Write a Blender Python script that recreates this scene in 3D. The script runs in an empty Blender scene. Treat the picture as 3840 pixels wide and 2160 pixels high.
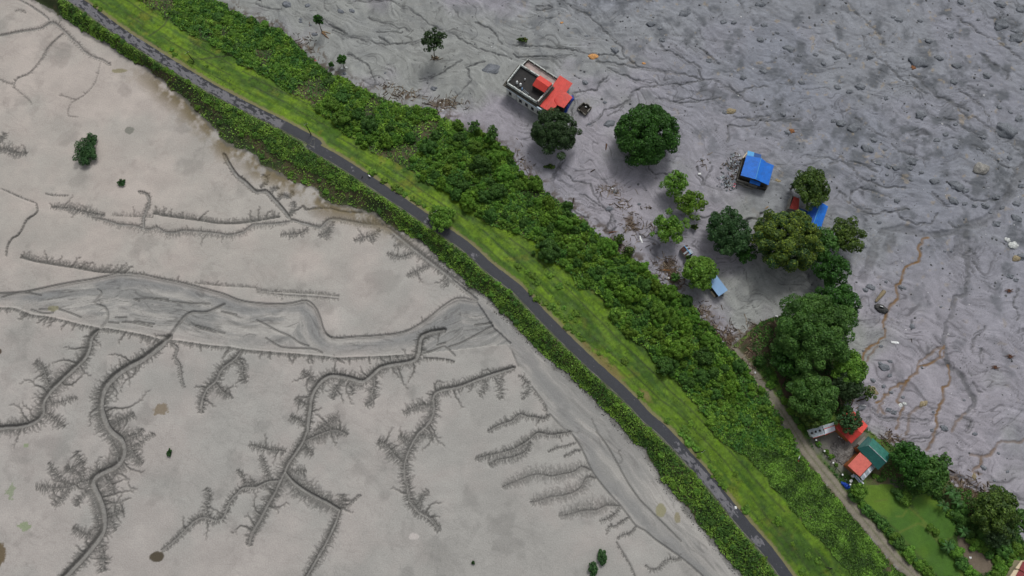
import bpy, bmesh, math, random
import numpy as np
from mathutils import Vector, Matrix

# ------------------------------------------------------------------ camera, sky, sun
H, TILT, FPX = 200.0, math.radians(14.5), 2595.0
scene = bpy.context.scene
cam_data = bpy.data.cameras.new('camera')
cam = bpy.data.objects.new('camera', cam_data)
scene.collection.objects.link(cam)
cam.location = (0, 0, H)
cam.rotation_euler = (TILT, 0, 0)
cam_data.sensor_width = 36
cam_data.lens = 36 * FPX / 3840
cam_data.clip_start = 1
cam_data.clip_end = 9000
scene.camera = cam

SUN_EL, SUN_AZ = math.radians(52), math.radians(18)      # azimuth from +Y towards +X
world = bpy.data.worlds.new('World')
scene.world = world
world.use_nodes = True
wn, wl = world.node_tree.nodes, world.node_tree.links
wn.clear()
w_out = wn.new('ShaderNodeOutputWorld')
w_bg = wn.new('ShaderNodeBackground')
w_sky = wn.new('ShaderNodeTexSky')
w_sky.sky_type = 'NISHITA'
w_sky.sun_disc = False
w_sky.sun_elevation = SUN_EL
w_sky.sun_rotation = SUN_AZ
w_sky.air_density = 1.0
w_sky.dust_density = 4.0
w_sky.ozone_density = 1.0
w_hsv = wn.new('ShaderNodeHueSaturation')
w_hsv.inputs['Saturation'].default_value = 0.22      # overcast: the blue is veiled by cloud
wl.new(w_sky.outputs[0], w_hsv.inputs['Color'])
wl.new(w_hsv.outputs[0], w_bg.inputs['Color'])
w_bg.inputs['Strength'].default_value = 0.112
wl.new(w_bg.outputs[0], w_out.inputs[0])
sun_d = bpy.data.lights.new('sun', 'SUN')
sun_d.energy = 1.5
sun_d.angle = math.radians(14)
sun_d.color = (1.0, 0.97, 0.93)
sun = bpy.data.objects.new('sun', sun_d)
scene.collection.objects.link(sun)
sd = Vector((math.sin(SUN_AZ) * math.cos(SUN_EL), math.cos(SUN_AZ) * math.cos(SUN_EL), math.sin(SUN_EL)))
sun.rotation_euler = (-sd).to_track_quat('-Z', 'Y').to_euler()
scene.view_settings.view_transform = 'Standard'
scene.view_settings.look = 'None'
scene.view_settings.exposure = 0.0
scene.view_settings.gamma = 1.0
scene.render.engine = 'CYCLES'
scene.cycles.max_bounces = 5
scene.cycles.diffuse_bounces = 3
scene.cycles.use_denoising = True

# ------------------------------------------------------------------ survey helpers
ct, st = math.cos(TILT), math.sin(TILT)
def U(px, py, z=0.0):
    """aerial survey: photograph pixel -> world point on the level z"""
    px, py = np.asarray(px, float), np.asarray(py, float)
    X = (px - 1920) / FPX
    Y = -(py - 1080) / FPX
    dy = Y * ct + st
    dz = Y * st - ct
    k = (z - H) / dz
    return np.stack([X * k, dy * k], -1)
K = 2576 / 960.0
def R(c, r, *xy):
    """points read in one 960 x 540 tile of the photograph, enlarged 2.683 times"""
    a = np.array(xy, float).reshape(-1, 2) / K
    return a + np.array([960 * c, 540 * r])
def cat(*a): return np.concatenate(a, 0)
def UW(a, z=0.0): return U(a[:, 0], a[:, 1], z)

rng = np.random.default_rng(7)
random.seed(11)

# value noise
_T = np.random.default_rng(3).random((256, 256)).astype(np.float32)
def vnoise(x, y):
    xi, yi = np.floor(x).astype(np.int64), np.floor(y).astype(np.int64)
    fx, fy = (x - xi).astype(np.float32), (y - yi).astype(np.float32)
    fx = fx * fx * (3 - 2 * fx); fy = fy * fy * (3 - 2 * fy)
    x0, x1, y0, y1 = xi & 255, (xi + 1) & 255, yi & 255, (yi + 1) & 255
    return (_T[x0, y0] * (1 - fx) + _T[x1, y0] * fx) * (1 - fy) + (_T[x0, y1] * (1 - fx) + _T[x1, y1] * fx) * fy
def fbm(x, y, s, o=4, g=0.5, off=0.0):
    v = 0; a = 1; t = 0; f = 1 / s
    for i in range(o):
        v = v + a * vnoise(x * f + 17.3 * i + off, y * f - 9.1 * i + off * 1.7); t += a
        a *= g; f *= 2.03
    return v / t
def sst(a, b, x):
    t = np.clip((x - a) / (b - a), 0, 1)
    return t * t * (3 - 2 * t)

# ------------------------------------------------------------------ survey lines
ROAD = cat(np.array([[-260, -330], [20, -145]]),
           np.array([[285, 0]]), R(0, 0, 1180, 300, 1700, 630, 2150, 900, 2576, 1122),
           R(1, 0, 250, 1245, 620, 1449), R(1, 1, 545, 0, 840, 175, 1120, 355, 1330, 495, 1600, 675, 1850, 845, 2150, 1060, 2350, 1245),
           R(2, 2, 40, 0, 300, 270, 560, 530, 800, 760, 1000, 940, 1200, 1130, 1350, 1290),
           R(2, 3, 1535, 0, 1750, 230, 1950, 450, 2200, 760, 2400, 1000, 2576, 1200),
           np.array([[2949, 2160], [3120, 2400], [3400, 2800]]))
LB = cat(np.array([[-300, -300]]), R(0, 0, 360, 0, 520, 100, 640, 190, 830, 310, 1010, 410, 1180, 520, 1340, 610, 1480, 690, 1620, 790, 1720, 900, 1900, 1030, 1960, 1120, 2100, 1230, 2220, 1370, 2300, 1449),
         R(1, 1, 0, 100, 60, 210, 180, 260, 280, 310, 400, 380, 560, 430, 620, 470, 680, 560, 800, 600, 950, 620, 1040, 660, 1180, 690, 1300, 780, 1440, 860, 1600, 950, 1700, 1010, 1830, 1140, 1950, 1240, 2040, 1320, 2130, 1400),
         R(1, 2, 2150, 0, 2300, 60, 2400, 200, 2576, 340),
         R(2, 2, 100, 460, 250, 600, 400, 740, 560, 870, 720, 1000, 860, 1170, 1000, 1300, 1120, 1449),
         R(2, 3, 1200, 80, 1330, 180, 1430, 350, 1500, 480, 1600, 600, 1700, 700, 1800, 830, 1900, 950, 2000, 1080, 2130, 1220, 2250, 1380, 2320, 1449), np.array([[3000, 2480], [3250, 2850]]))
GB = cat(np.array([[60, -330]]), R(0, 0, 1390, 0, 1560, 100, 1680, 190, 1850, 300, 2050, 400, 2200, 500, 2300, 540, 2400, 640, 2576, 730),
         R(1, 0, 150, 800, 300, 910, 480, 990, 600, 1130, 800, 1240, 880, 1350, 1040, 1449),
         R(1, 1, 1200, 100, 1400, 190, 1600, 300, 1650, 370, 1800, 440, 1950, 500, 2100, 600, 2300, 780, 2576, 880),
         R(2, 1, 180, 950, 300, 1050, 380, 1130, 500, 1230, 600, 1330, 650, 1449),
         R(2, 2, 780, 0, 880, 90, 980, 200, 1000, 350, 1120, 460, 1280, 560, 1420, 720, 1600, 870, 1700, 1000, 1830, 1150, 1950, 1300, 2000, 1449),
         R(2, 3, 2100, 90, 2250, 170, 2400, 290, 2576, 450), R(3, 3, 0, 520, 150, 650, 300, 850, 400, 980, 600, 1150, 750, 1349, 850, 1449),
         np.array([[3400, 2480], [3600, 2850]]))
TRACK = cat(R(2, 2, 2240, 640, 2300, 700, 2420, 850, 2500, 960, 2576, 1040), R(3, 2, 30, 1090, 130, 1220, 230, 1380, 280, 1449),
            R(3, 3, 400, 200, 520, 350, 640, 490, 760, 640, 900, 800, 1030, 950, 1160, 1110, 1290, 1270, 1430, 1400, 1480, 1449), np.array([[3620, 2420], [3800, 2750]]))
BL = cat(np.array([[480, -330]]), R(0, 0, 2130, 0, 2220, 20, 2330, 100, 2420, 150, 2576, 190),
         R(1, 0, 100, 250, 250, 310, 380, 420, 480, 530, 600, 600, 660, 690, 760, 740, 900, 780, 1000, 850, 1150, 930, 1300, 990, 1420, 1050, 1600, 1090, 1750, 1080, 1850, 1170, 1990, 1220, 2130, 1300, 2250, 1310, 2400, 1400, 2440, 1449),
         R(2, 1, 0, 90, 60, 260, 200, 360, 300, 430, 420, 560, 560, 590, 600, 720, 720, 790, 820, 870, 960, 980, 1100, 1100, 1250, 1180, 1380, 1250, 1480, 1370, 1540, 1449),
         R(2, 2, 1600, 0, 1740, 100, 1850, 210, 1880, 310, 2000, 390, 2080, 500, 2230, 650, 2330, 760, 2450, 930, 2560, 1080),
         R(3, 2, 90, 1250, 170, 1400), R(3, 3, 300, 150, 420, 300, 560, 480, 700, 640, 850, 830, 1000, 1000, 1150, 1180, 1290, 1350, 1400, 1449), np.array([[3540, 2420], [3720, 2750]]))
YARD = cat(R(2, 2, 2200, 600), R(3, 2, -60, 330, 150, 270, 500, 350, 850, 700, 930, 950, 850, 1100, 820, 1230, 1000, 1400),
           R(3, 3, 1050, 0, 1130, 60, 1250, 130, 1500, 200, 1650, 330, 1800, 480, 1900, 560, 2100, 600, 2300, 620, 2440, 680, 2500, 820, 2540, 1030, 2576, 1090),
           np.array([[4100, 2150], [4300, 2750], [3720, 2750], [3540, 2420]]), TRACK[::-1][2:])

# ------------------------------------------------------------------ terrain grid
STEP = 0.22                                                    # finest spacing; coarser on the far side of the embankment
gx = np.concatenate([np.arange(-182, 62, .22), np.arange(62, 182, .36)]); gy = np.arange(-36, 158, .25)
ext = np.array([3, 8, 18, 40, 90, 200, 450, 1000, 2500.0])
xs = np.concatenate([gx[0] - ext[::-1], gx, gx[-1] + ext]); ys = np.concatenate([gy[0] - ext[::-1], gy, gy[-1] + ext])
E = len(ext)
NX, NY = len(xs), len(ys)
IX, IY = np.arange(NX), np.arange(NY)
X, Y = np.meshgrid(xs, ys, indexing='ij')
Xf, Yf = X.ravel(), Y.ravel()

def signed(poly, x, y, arc=False):
    """signed distance to a line (north-east side positive), optionally the length along it"""
    best = np.full(x.shape, 1e9); sg = np.ones(x.shape); S = np.zeros(x.shape); s0 = 0
    for (ax, ay), (bx, by) in zip(poly[:-1], poly[1:]):
        dx, dy = bx - ax, by - ay; L = math.hypot(dx, dy)
        if L < 1e-6: continue
        t = np.clip(((x - ax) * dx + (y - ay) * dy) / L / L, 0, 1)
        qx, qy = x - ax - t * dx, y - ay - t * dy
        d = np.hypot(qx, qy); m = d < best
        best[m] = d[m]
        if arc: S[m] = s0 + t[m] * L
        s0 += L
    p0, p1 = poly[0], poly[-1]
    sg = np.where(inside(np.concatenate([poly, [p1 + np.array([2000., -2500.]), [6000., -2500.], [6000., 6000.], p0 + np.array([-2500., 1800.])]]), x, y), 1, -1)
    return (best * sg, S) if arc else best * sg
def inside(poly, x, y):
    r = np.zeros(x.shape, bool)
    n = len(poly)
    for i in range(n):
        ax, ay = poly[i]; bx, by = poly[(i + 1) % n]
        if ay == by: continue
        c = ((ay > y) != (by > y)) & (x < (bx - ax) * (y - ay) / (by - ay) + ax)
        r ^= c
    return r

road_w = UW(ROAD, 3.0)
bl_w, gb_w, lb_w, tr_w, yard_w = UW(BL, .5), UW(GB, 1.8), UW(LB, .2), UW(TRACK, .5), UW(YARD, .3)
D, S = signed(road_w, Xf, Yf, True)
dBL = signed(bl_w, Xf, Yf); dGB = signed(gb_w, Xf, Yf); dLB = signed(lb_w, Xf, Yf); dTR = signed(tr_w, Xf, Yf)
nearx = fbm(Xf, Yf, 2.2, 3) - .5
dBLn = dBL + nearx * 2.4; dLBn = dLB + nearx * 1.8; dGBn = dGB + nearx * 2.2
yard = inside(yard_w, Xf + nearx * 2, Yf + nearx * 2) & (dBL > 0)

def swell(z): return z
# embankment
Z = np.zeros_like(Xf)
lt = np.clip((-D - 2.3) / np.maximum(-D - 2.3 + np.maximum(dLB, 0) + .01, .01), 0, 1)
left_h = 3 * (1 - sst(0, 1, lt))
rt = np.clip((D - 2.6) / np.maximum(D - 2.6 + np.maximum(-dBL, 0) + .01, .01), 0, 1)
right_h = 3 * (1 - rt) ** 1.2
Z = np.where(D < -2.3, np.where(dLB > 0, left_h, 0), np.where(D > 2.6, np.where(dBL < 0, right_h, 0), 3.0))
on_bank = (dLBn > 0) & (dBLn < 0)
mud = dLBn <= 0
lahar = (dBLn >= 0) & ~yard
edge_r = np.clip(dBL / 6, 0, 1)
# the debris plain on the right: hummocky, streaked along the flow
def flowangle(x, y):
    p = sst(60, 120, x) * sst(95, 30, y)
    return math.radians(-28) * (1 - p) + math.radians(-108) * p + (fbm(x, y, 45, 2, off=5) - .5) * 1.7
fa = flowangle(Xf, Yf)
ca, sa = np.cos(fa.mean()), np.sin(fa.mean())
A_ = math.radians(-30)
u_ = Xf * math.cos(A_) + Yf * math.sin(A_); v_ = -Xf * math.sin(A_) + Yf * math.cos(A_)
warp = fbm(Xf, Yf, 14, 3, off=9) - .5
warp2 = fbm(Xf, Yf, 14, 3, off=31) - .5
rid = 1 - np.abs(2 * fbm(u_ / 4.5 + warp * 4, v_ + warp2 * 20, 2.4, 4, .6, off=2) - 1) * 2
rough_zone = sst(70, 150, Xf * .62 + Yf * .78 - 10)          # the blockier upper right
zl = .13 * np.clip(rid, -1, 1) + .22 * (fbm(Xf, Yf, 9, 4, .42, off=4) - .5) + rough_zone * .75 * (fbm(Xf, Yf, 3.2, 4, .66, off=8) - .5)
ln1 = np.abs(2 * fbm(u_ / 6 + warp * 3, v_ + warp2 * 22, 3.0, 3, .5, off=27) - 1)
ln2 = np.abs(2 * fbm(u_ / 5 + warp * 4, v_ + warp2 * 15, 1.5, 3, .55, off=37) - 1)
lnk = sst(.045, .0, ln1) * sst(.40, .58, fbm(Xf, Yf, 14, 3, off=38)) + .7 * sst(.06, .0, ln2) * sst(.45, .62, fbm(Xf, Yf, 8, 3, off=39))
Z = Z + np.where(lahar, (zl - .10 * lnk) * edge_r, 0)
zy = .25 * (fbm(Xf, Yf, 5, 3, off=12) - .5)
Z = Z + np.where(yard, zy, 0)
zm = .10 * (fbm(Xf, Yf, 16, 3, off=14) - .5) + .025 * (fbm(u_ * .6, v_ * 1.8, 1.1, 3, .6, off=3) - .5)
Z = Z + np.where(mud, zm, 0)
zb = .35 * (fbm(S, D, 1.6, 3, .6, off=6) - .5) * (np.abs(D) > 2.2) + .22 * (fbm(S / 14, D, .9, 3, off=2) - .5) * ((D > 2.6) & (dGB < 0))
Z = Z + np.where(on_bank, zb * np.clip((np.abs(D) - 2.0) / .8, 0, 1), 0)
Z = np.where(np.abs(D) < 2.0, 3.0, Z)

# ------------------------------------------------------------------ carving of channels and rills
CARVE = np.zeros(NX * NY, np.float32); WET_SHADE = np.zeros(NX * NY, np.float32); RUST = np.zeros(NX * NY, np.float32); BED = np.zeros(NX * NY, np.float32)
def resample(p, step=.14, smooth=True):
    p = np.asarray(p, float)
    if smooth and len(p) > 2:                                    # Catmull-Rom
        q = [p[0]]
        P = np.concatenate([[2 * p[0] - p[1]], p, [2 * p[-1] - p[-2]]])
        for i in range(1, len(P) - 2):
            a, b, c, d = P[i - 1], P[i], P[i + 1], P[i + 2]
            n = max(2, int(np.hypot(*(c - b)) / 1.0))
            for t in np.linspace(0, 1, n + 1)[1:]:
                q.append(.5 * ((2 * b) + (c - a) * t + (2 * a - 5 * b + 4 * c - d) * t * t + (3 * b - a - 3 * c + d) * t ** 3))
        p = np.array(q)
    seg = np.hypot(*(p[1:] - p[:-1]).T); L = np.concatenate([[0], np.cumsum(seg)])
    n = max(2, int(L[-1] / step) + 1)
    s = np.linspace(0, L[-1], n)
    return np.stack([np.interp(s, L, p[:, 0]), np.interp(s, L, p[:, 1])], -1)
def stamp(P, bed, bank, depth, wet=1.0, rust=0.0, bedwet=.35, wk=1.6):
    """P: N x 2, arrays bed (half width), bank (m), depth (m)"""
    n = len(P)
    bed, bank, depth, wet = [np.broadcast_to(np.asarray(a, float), (n,)) for a in (bed, bank, depth, wet)]
    i0 = np.round(np.interp(P[:, 0], xs, IX)).astype(int); j0 = np.round(np.interp(P[:, 1], ys, IY)).astype(int)
    ok = (i0 > E + 8) & (i0 < NX - E - 8) & (j0 > E + 8) & (j0 < NY - E - 8)
    P, bed, bank, depth, wet, i0, j0 = P[ok], bed[ok], bank[ok], depth[ok], wet[ok], i0[ok], j0[ok]
    if not len(P): return
    k = int(math.ceil((bed + bank).max() / STEP))
    for a in range(-k, k + 1):
        for b in range(-k, k + 1):
            I, J = i0 + a, j0 + b
            d = np.hypot(xs[I] - P[:, 0], ys[J] - P[:, 1])
            t = (d - bed) / bank
            m = t < 1
            if not m.any(): continue
            t = np.clip(t[m], 0, 1); idx = I[m] * NY + J[m]
            prof = 1 - t * t * (3 - 2 * t)
            np.minimum.at(CARVE, idx, (-depth[m] * prof).astype(np.float32))
            wv = wet[m] * np.where(d[m] < bed[m] * .8, bedwet, np.minimum(1, wk * (1 - t)))
            np.maximum.at(WET_SHADE, idx, wv.astype(np.float32))
            if rust: np.maximum.at(RUST, idx, (rust * prof).astype(np.float32))
            bm = d[m] < bed[m] * .85
            np.maximum.at(BED, idx[bm], 1.0)
TP = []                                                        # rill points: x, y, radius, depth, wet
rr = random.Random(5)
def twig(x, y, a, L, w, lvl, fade=1.0, curl=.28):
    n = max(2, int(L / .2)); seg = L / n
    nxt = rr.uniform(.2, .5); drift = rr.gauss(0, .035); sgn = rr.choice((-1, 1))
    for i in range(n):
        f = 1 - i / n
        TP.append((x, y, w * (.55 + .45 * f), w * (.2 + 1.0 * f), fade * (.22 + .78 * f ** .8)))
        a += rr.gauss(0, curl) + drift
        x += math.cos(a) * seg; y += math.sin(a) * seg
        nxt -= seg
        if lvl > 0 and nxt < 0 and i < n - 1:
            nxt = rr.uniform(.45, .85)
            sgn = -sgn
            twig(x, y, a + sgn * rr.uniform(.4, .85), max(.45, min(2.2, L * (.25 + .75 * f)) * rr.uniform(.3, .6)), w * .82, lvl - 1, fade * (.3 + .65 * f), curl)
def fringe(P, side, sp, ln, lvl=1, w=.34, off=.4, big=.05, bigx=3.2, fade=1.0, lean=0.0, curl=.15, ease=True):
    Q = resample(P, .2); n = len(Q); k = 0
    T = np.gradient(Q, axis=0); T /= np.hypot(T[:, 0], T[:, 1])[:, None] + 1e-9
    s = 0
    while True:
        s += sp * rr.uniform(.5, 1.5)
        i = int(s / .2)
        if i >= n - 1: break
        nxv = np.array([T[i, 1], -T[i, 0]]) * side
        e = math.sin(math.pi * i / n) ** .35 if ease else 1
        Lg = ln * rr.uniform(.45, 1.35) * e; lv = lvl; ww = w
        if rr.random() < big: Lg *= bigx * rr.uniform(.6, 1.25); lv = 2; ww = w * 1.45
        a = math.atan2(nxv[1], nxv[0]) + rr.gauss(0, .22) + lean
        q = Q[i] + nxv * off
        twig(q[0], q[1], a, Lg, ww, lv, fade, curl)
def channel(P, bed=.55, bank=.7, depth=1.0, wet=1.0, fr=(1.0, 1.0), sp=.42, ln=1.8, lvl=1, big=.09, bigx=3.4, w=.30, taper=0.0, z=0, fade=1.0, bedwet=.3):
    sp *= .80; w *= .80; bank = bank * .66; bed = bed * .68; depth *= .72; ln *= 1.12; big *= .4
    Q = resample(UW(P, z)); n = len(Q)
    tp = 1 - taper * np.linspace(0, 1, n)
    tp = tp * np.clip(.35 + np.arange(n) * .14 / 6, 0, 1)
    wob = .7 + .6 * fbm(np.arange(n) * .14, np.zeros(n), 3.0, 2, off=float(P[0, 0]) % 19)
    stamp(Q, bed * tp * wob, bank * (1 - taper * .6 * np.linspace(0, 1, n)), depth * (1 - .6 * taper * np.linspace(0, 1, n)), wet * .62, bedwet=bedwet, wk=1.3)
    if bed > .3:                                                 # wider upper-left bank combed by rills: damp mud with slope shade painted in
        cmb = np.clip(.35 + 1.5 * vnoise(np.arange(n) * .14 / .55, np.zeros(n) + 3.3), .2, 1.15)
        for sft in (.25, .6, .95):
            stamp(Q + np.array([-.78, .62]) * (bed * .6 + sft * bank), 0, .42, depth * .5 * (1.1 - sft), wet * cmb * (1 - .35 * sft), wk=1.5)
    for sd_, f in ((1, fr[0]), (-1, fr[1])):
        if f > 0: fringe(UW(P, z), sd_, sp, ln * f, lvl, w, bed * .9 + bank * .45, big, bigx, fade)

# trunk channels of the mudflat (right bank, left bank fringe)
channel(cat(R(0, 2, 2250, 160, 2080, 240, 1900, 250, 1780, 370, 1700, 480)), .5, .45, .7, .6, (0, 0))
channel(cat(R(0, 2, 1700, 480, 1640, 550, 1530, 640, 1400, 730, 1250, 810, 1130, 900, 1040, 1010, 1010, 1130, 1010, 1230, 1050, 1350, 1110, 1449),
            R(0, 3, 1200, 70, 1235, 160, 1220, 260, 1150, 350, 1000, 420, 920, 490, 930, 560, 980, 660, 1020, 780, 1035, 900, 1020, 1010, 940, 1130, 820, 1270, 700, 1400, 600, 1500)),
        .75, 1.1, 1.5, 1, (1.1, 1.25), .34, 2.1, 1, .085, 3.3, .33)
channel(R(0, 3, 905, 600, 940, 700, 975, 800, 970, 900, 965, 1010), .12, .4, .5, .9, (.8, .5), .3, 1.0, 1, .02)
channel(R(0, 3, 1090, 30, 1150, 150, 1180, 240, 1160, 330), .12, .35, .5, .9, (.9, .9), .3, 1.2, 1, .06)
channel(R(0, 2, 970, 10, 1010, 50, 940, 150, 1040, 190, 1070, 260, 1060, 330, 980, 420), .4, .35, .5, .5, (0, 0))
channel(R(0, 2, 980, 420, 910, 490, 890, 590, 840, 700, 740, 800, 620, 910, 500, 1030, 420, 1150, 420, 1260, 350, 1340, 220, 1390, 0, 1410, -200, 1430),
        .5, 1.0, 1.3, 1, (1.2, 1.3), .34, 1.9, 1, .09, 3.4, .32)
channel(R(0, 2, 2420, 620, 2370, 700, 2230, 810, 2170, 930, 2080, 1010, 2030, 1130, 2020, 1260), .3, .8, 1.0, 1, (1.0, 1.0), .33, 1.6, 1, .07, 2.6, .31, .6)
channel(R(0, 2, 2370, 700, 2440, 790, 2430, 850, 2470, 960), .15, .5, .7, 1, (1, 1), .35, 1.6, 1, .1, 2.6, .3, .5)
channel(R(0, 2, 2170, 960, 2220, 1030, 2300, 1090, 2330, 1080), .15, .5, .6, 1, (1, 1), .33, 1.7, 1, .1, 2, .3, .5)
channel(R(0, 2, 1700, 550, 1780, 600, 1750, 700, 1800, 760, 1820, 900, 1850, 1010), .3, .5, .8, 1, (.5, .5), .5, 1.0, 1, .05, 2, .26, .85)
channel(R(0, 2, 490, 1010, 450, 880, 420, 790, 350, 740), .15, .5, .7, 1, (1, 1), .36, 1.7, 1, .1, 2.3, .3, .6)
channel(R(0, 2, 420, 1220, 500, 1300, 580, 1350, 640, 1410), .12, .4, .6, 1, (1, 1), .45, 1.9, 1, .2, 2.3, .3, .6)
channel(R(0, 2, 430, 1150, 560, 1160, 680, 1130, 780, 1100), .12, .35, .5, 1, (1, 1), .5, 1.2, 1, .1, 2.3, .27, .7)
channel(R(0, 3, 900, 500, 800, 510, 700, 560, 600, 570, 480, 565, 350, 560), .12, .45, .6, 1, (1, 1), .5, 2.0, 1, .3, 2.6, .3, .8)
channel(R(0, 3, 810, 510, 760, 400, 700, 370, 640, 360), .12, .4, .6, 1, (1, 1), .5, 1.9, 1, .25, 2.2, .3, .6)
channel(R(0, 3, 820, 480, 830, 350, 790, 270, 760, 190), .1, .4, .5, 1, (1, 1), .5, 1.5, 1, .15, 2.2, .3, .6)
channel(R(0, 3, 720, 540, 600, 480, 540, 400, 480, 310), .1, .35, .5, 1, (1, 1), .5, 1.4, 1, .15, 2.0, .3, .6)
channel(R(0, 3, 700, 570, 640, 650, 580, 700, 520, 745), .1, .35, .5, 1, (1, 1), .5, 1.5, 1, .15, 2.0, .3, .6)
channel(R(0, 3, 890, 600, 820, 640, 780, 700, 755, 760), .1, .35, .5, 1, (1, 1), .4, 1.6, 1, .15, 2.0, .3, .6)
channel(R(0, 3, 1220, 80, 1300, 50, 1390, 20, 1440, -30), .15, .5, .6, 1, (1, 1), .4, 1.8, 1, .2, 2.0, .31, .6)
channel(R(0, 3, 1290, 90, 1320, 190, 1370, 270, 1430, 330), .12, .45, .6, 1, (1, 1), .36, 1.8, 1, .1, 2.0, .3, .6)
channel(R(0, 3, 1330, 150, 1400, 120, 1460, 70, 1550, 10), .12, .35, .5, 1, (1, 1), .45, 1.2, 1, .1, 2.0, .27, .7)
channel(R(0, 3, 1050, 850, 1120, 830, 1190, 800, 1250, 770), .15, .45, .6, 1, (1, 1), .4, 1.8, 1, .2, 2.2, .3, .6)
channel(R(0, 3, 1090, 860, 1130, 930, 1160, 1000), .1, .35, .5, 1, (1, 1), .4, 1.4, 1, .1, 2.2, .28, .6)
channel(R(0, 3, 960, 1050, 870, 1040, 800, 1010, 720, 980), .12, .35, .5, 1, (1, 1), .4, 1.6, 1, .1, 2.0, .3, .7)
channel(R(0, 3, 1000, 1150, 1030, 1230, 1040, 1300, 1020, 1420), .15, .4, .6, 1, (1, 1), .4, 2.0, 1, .25, 2.0, .3, .6)
channel(R(0, 3, 1080, 450, 1110, 540, 1140, 640), .15, .5, .6, 1, (1, 1), .33, 1.9, 1, .05, 2.0, .3, .5)
channel(R(0, 2, 1110, 1390, 1200, 1340, 1290, 1300, 1350, 1260), .12, .45, .6, 1, (1, 1), .36, 2.0, 1, .1, 2.0, .31, .6)
channel(R(1, 2, 1900, 415, 1760, 440, 1670, 480, 1645, 540, 1640, 600, 1610, 710, 1500, 750, 1380, 770, 1250, 800, 1170, 870, 1070, 940, 950, 910, 820, 885, 720, 890, 630, 960, 570, 1050, 545, 1150, 530, 1270, 515, 1380, 510, 1449),
        .6, .8, 1.2, 1, (0.85, 1.0), .4, 1.7, 1, .10, 3.4, .31)
channel(cat(R(1, 3, 500, 0, 470, 90, 400, 200, 320, 320, 285, 400, 240, 490, 180, 620, 110, 740, 40, 880), R(0, 3, 2576, 940, 2530, 1030, 2500, 1150)), .35, .9, 1.2, 1, (1.1, 1.0), .34, 1.7, 1, .08, 3.0, .31, .6)
channel(R(1, 3, 285, 400, 360, 500, 480, 590, 620, 670, 740, 730, 835, 790), .45, .7, 1.2, 1, (1.2, 1.3), .28, 2.1, 1, .04, 2.0, .31)
channel(R(1, 3, 835, 790, 810, 880, 760, 1000, 700, 1120, 620, 1260, 550, 1380, 480, 1500), .35, .6, .9, 1, (1, 1), .36, 1.6, 1, .06, 2.4, .29)
channel(R(1, 3, 835, 790, 920, 740, 1000, 680, 1050, 630), .2, .4, .7, 1, (.5, .5), .5, .9, 1, .1, 2, .27, .6)
channel(R(1, 3, 830, 780, 860, 720, 880, 620), .1, .35, .5, 1, (1, 1), .35, 1.9, 1, .1, 2, .3, .6)
channel(cat(R(1, 3, 240, 490, 130, 500, 50, 530, 0, 560), R(0, 3, 2450, 560, 2380, 620, 2310, 700, 2270, 800, 2230, 880, 2150, 890, 2060, 860, 1980, 880, 1900, 950, 1800, 1050, 1700, 1140, 1620, 1200)),
        .3, .6, .8, .9, (.9, .8), .4, 1.4, 1, .1, 3.2, .28, .7)
channel(R(0, 3, 2100, 860, 2070, 760, 2100, 660, 2080, 560), .1, .35, .45, .9, (1, 1), .4, 1.2, 1, .1, 2, .27, .6)
channel(R(0, 3, 2576, 500, 2460, 520, 2440, 440, 2380, 380), .1, .35, .45, .9, (1, 1), .4, 1.0, 1, .1, 2, .27, .6)
channel(R(1, 3, 300, 200, 200, 190, 100, 180, 0, 150, -80, 130), .15, .4, .6, .9, (1, 1), .4, 1.6, 1, .15, 2.6, .28, .5)
channel(R(1, 3, 160, 480, 100, 400, 80, 300, 30, 240), .1, .35, .5, .9, (1, 1), .4, 1.3, 1, .1, 2, .28, .7)
channel(R(1, 3, 490, 90, 600, 40, 700, 0, 800, -20, 920, 30), .15, .55, .8, 1, (1, 1), .3, 2.2, 1, .1, 2.0, .31, .6)
channel(R(1, 3, 480, 90, 500, 180, 580, 220), .12, .35, .6, 1, (1, 1), .35, 1.8, 1, .1, 2, .3, .6)
channel(R(1, 3, 300, 400, 400, 400, 510, 385), .1, .35, .5, 1, (1, 1), .4, 1.6, 1, .1, 2, .28, .7)
channel(R(1, 2, 590, 1449, 690, 1390, 760, 1330, 820, 1310), .12, .45, .6, 1, (1, 1), .3, 1.9, 1, .1, 2.0, .29, .7)
channel(R(1, 2, 1190, 890, 1190, 980, 1160, 1060, 1180, 1130, 1100, 1190), .15, .5, .7, 1, (1, 1), .36, 1.8, 1, .15, 2.0, .3, .5)
channel(R(1, 2, 600, 960, 540, 900, 460, 840), .12, .45, .6, 1, (1, 1), .33, 2.0, 1, .1, 2.0, .3, .5)
channel(R(1, 2, 510, 1180, 450, 1150, 400, 1100), .12, .4, .6, 1, (1, 1), .36, 1.7, 1, .1, 2.0, .3, .5)
channel(R(1, 2, 500, 1370, 420, 1330, 340, 1290), .12, .4, .6, 1, (1, 1), .36, 1.5, 1, .1, 2.0, .3, .5)
channel(R(1, 2, 870, 930, 820, 990, 780, 1060, 770, 1130), .12, .4, .6, 1, (1, 1), .36, 1.5, 1, .1, 2.0, .3, .5)
channel(R(1, 2, 980, 930, 960, 1030, 970, 1080), .1, .35, .5, 1, (1, 1), .36, 1.2, 1, .1, 2.0, .28, .5)
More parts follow.
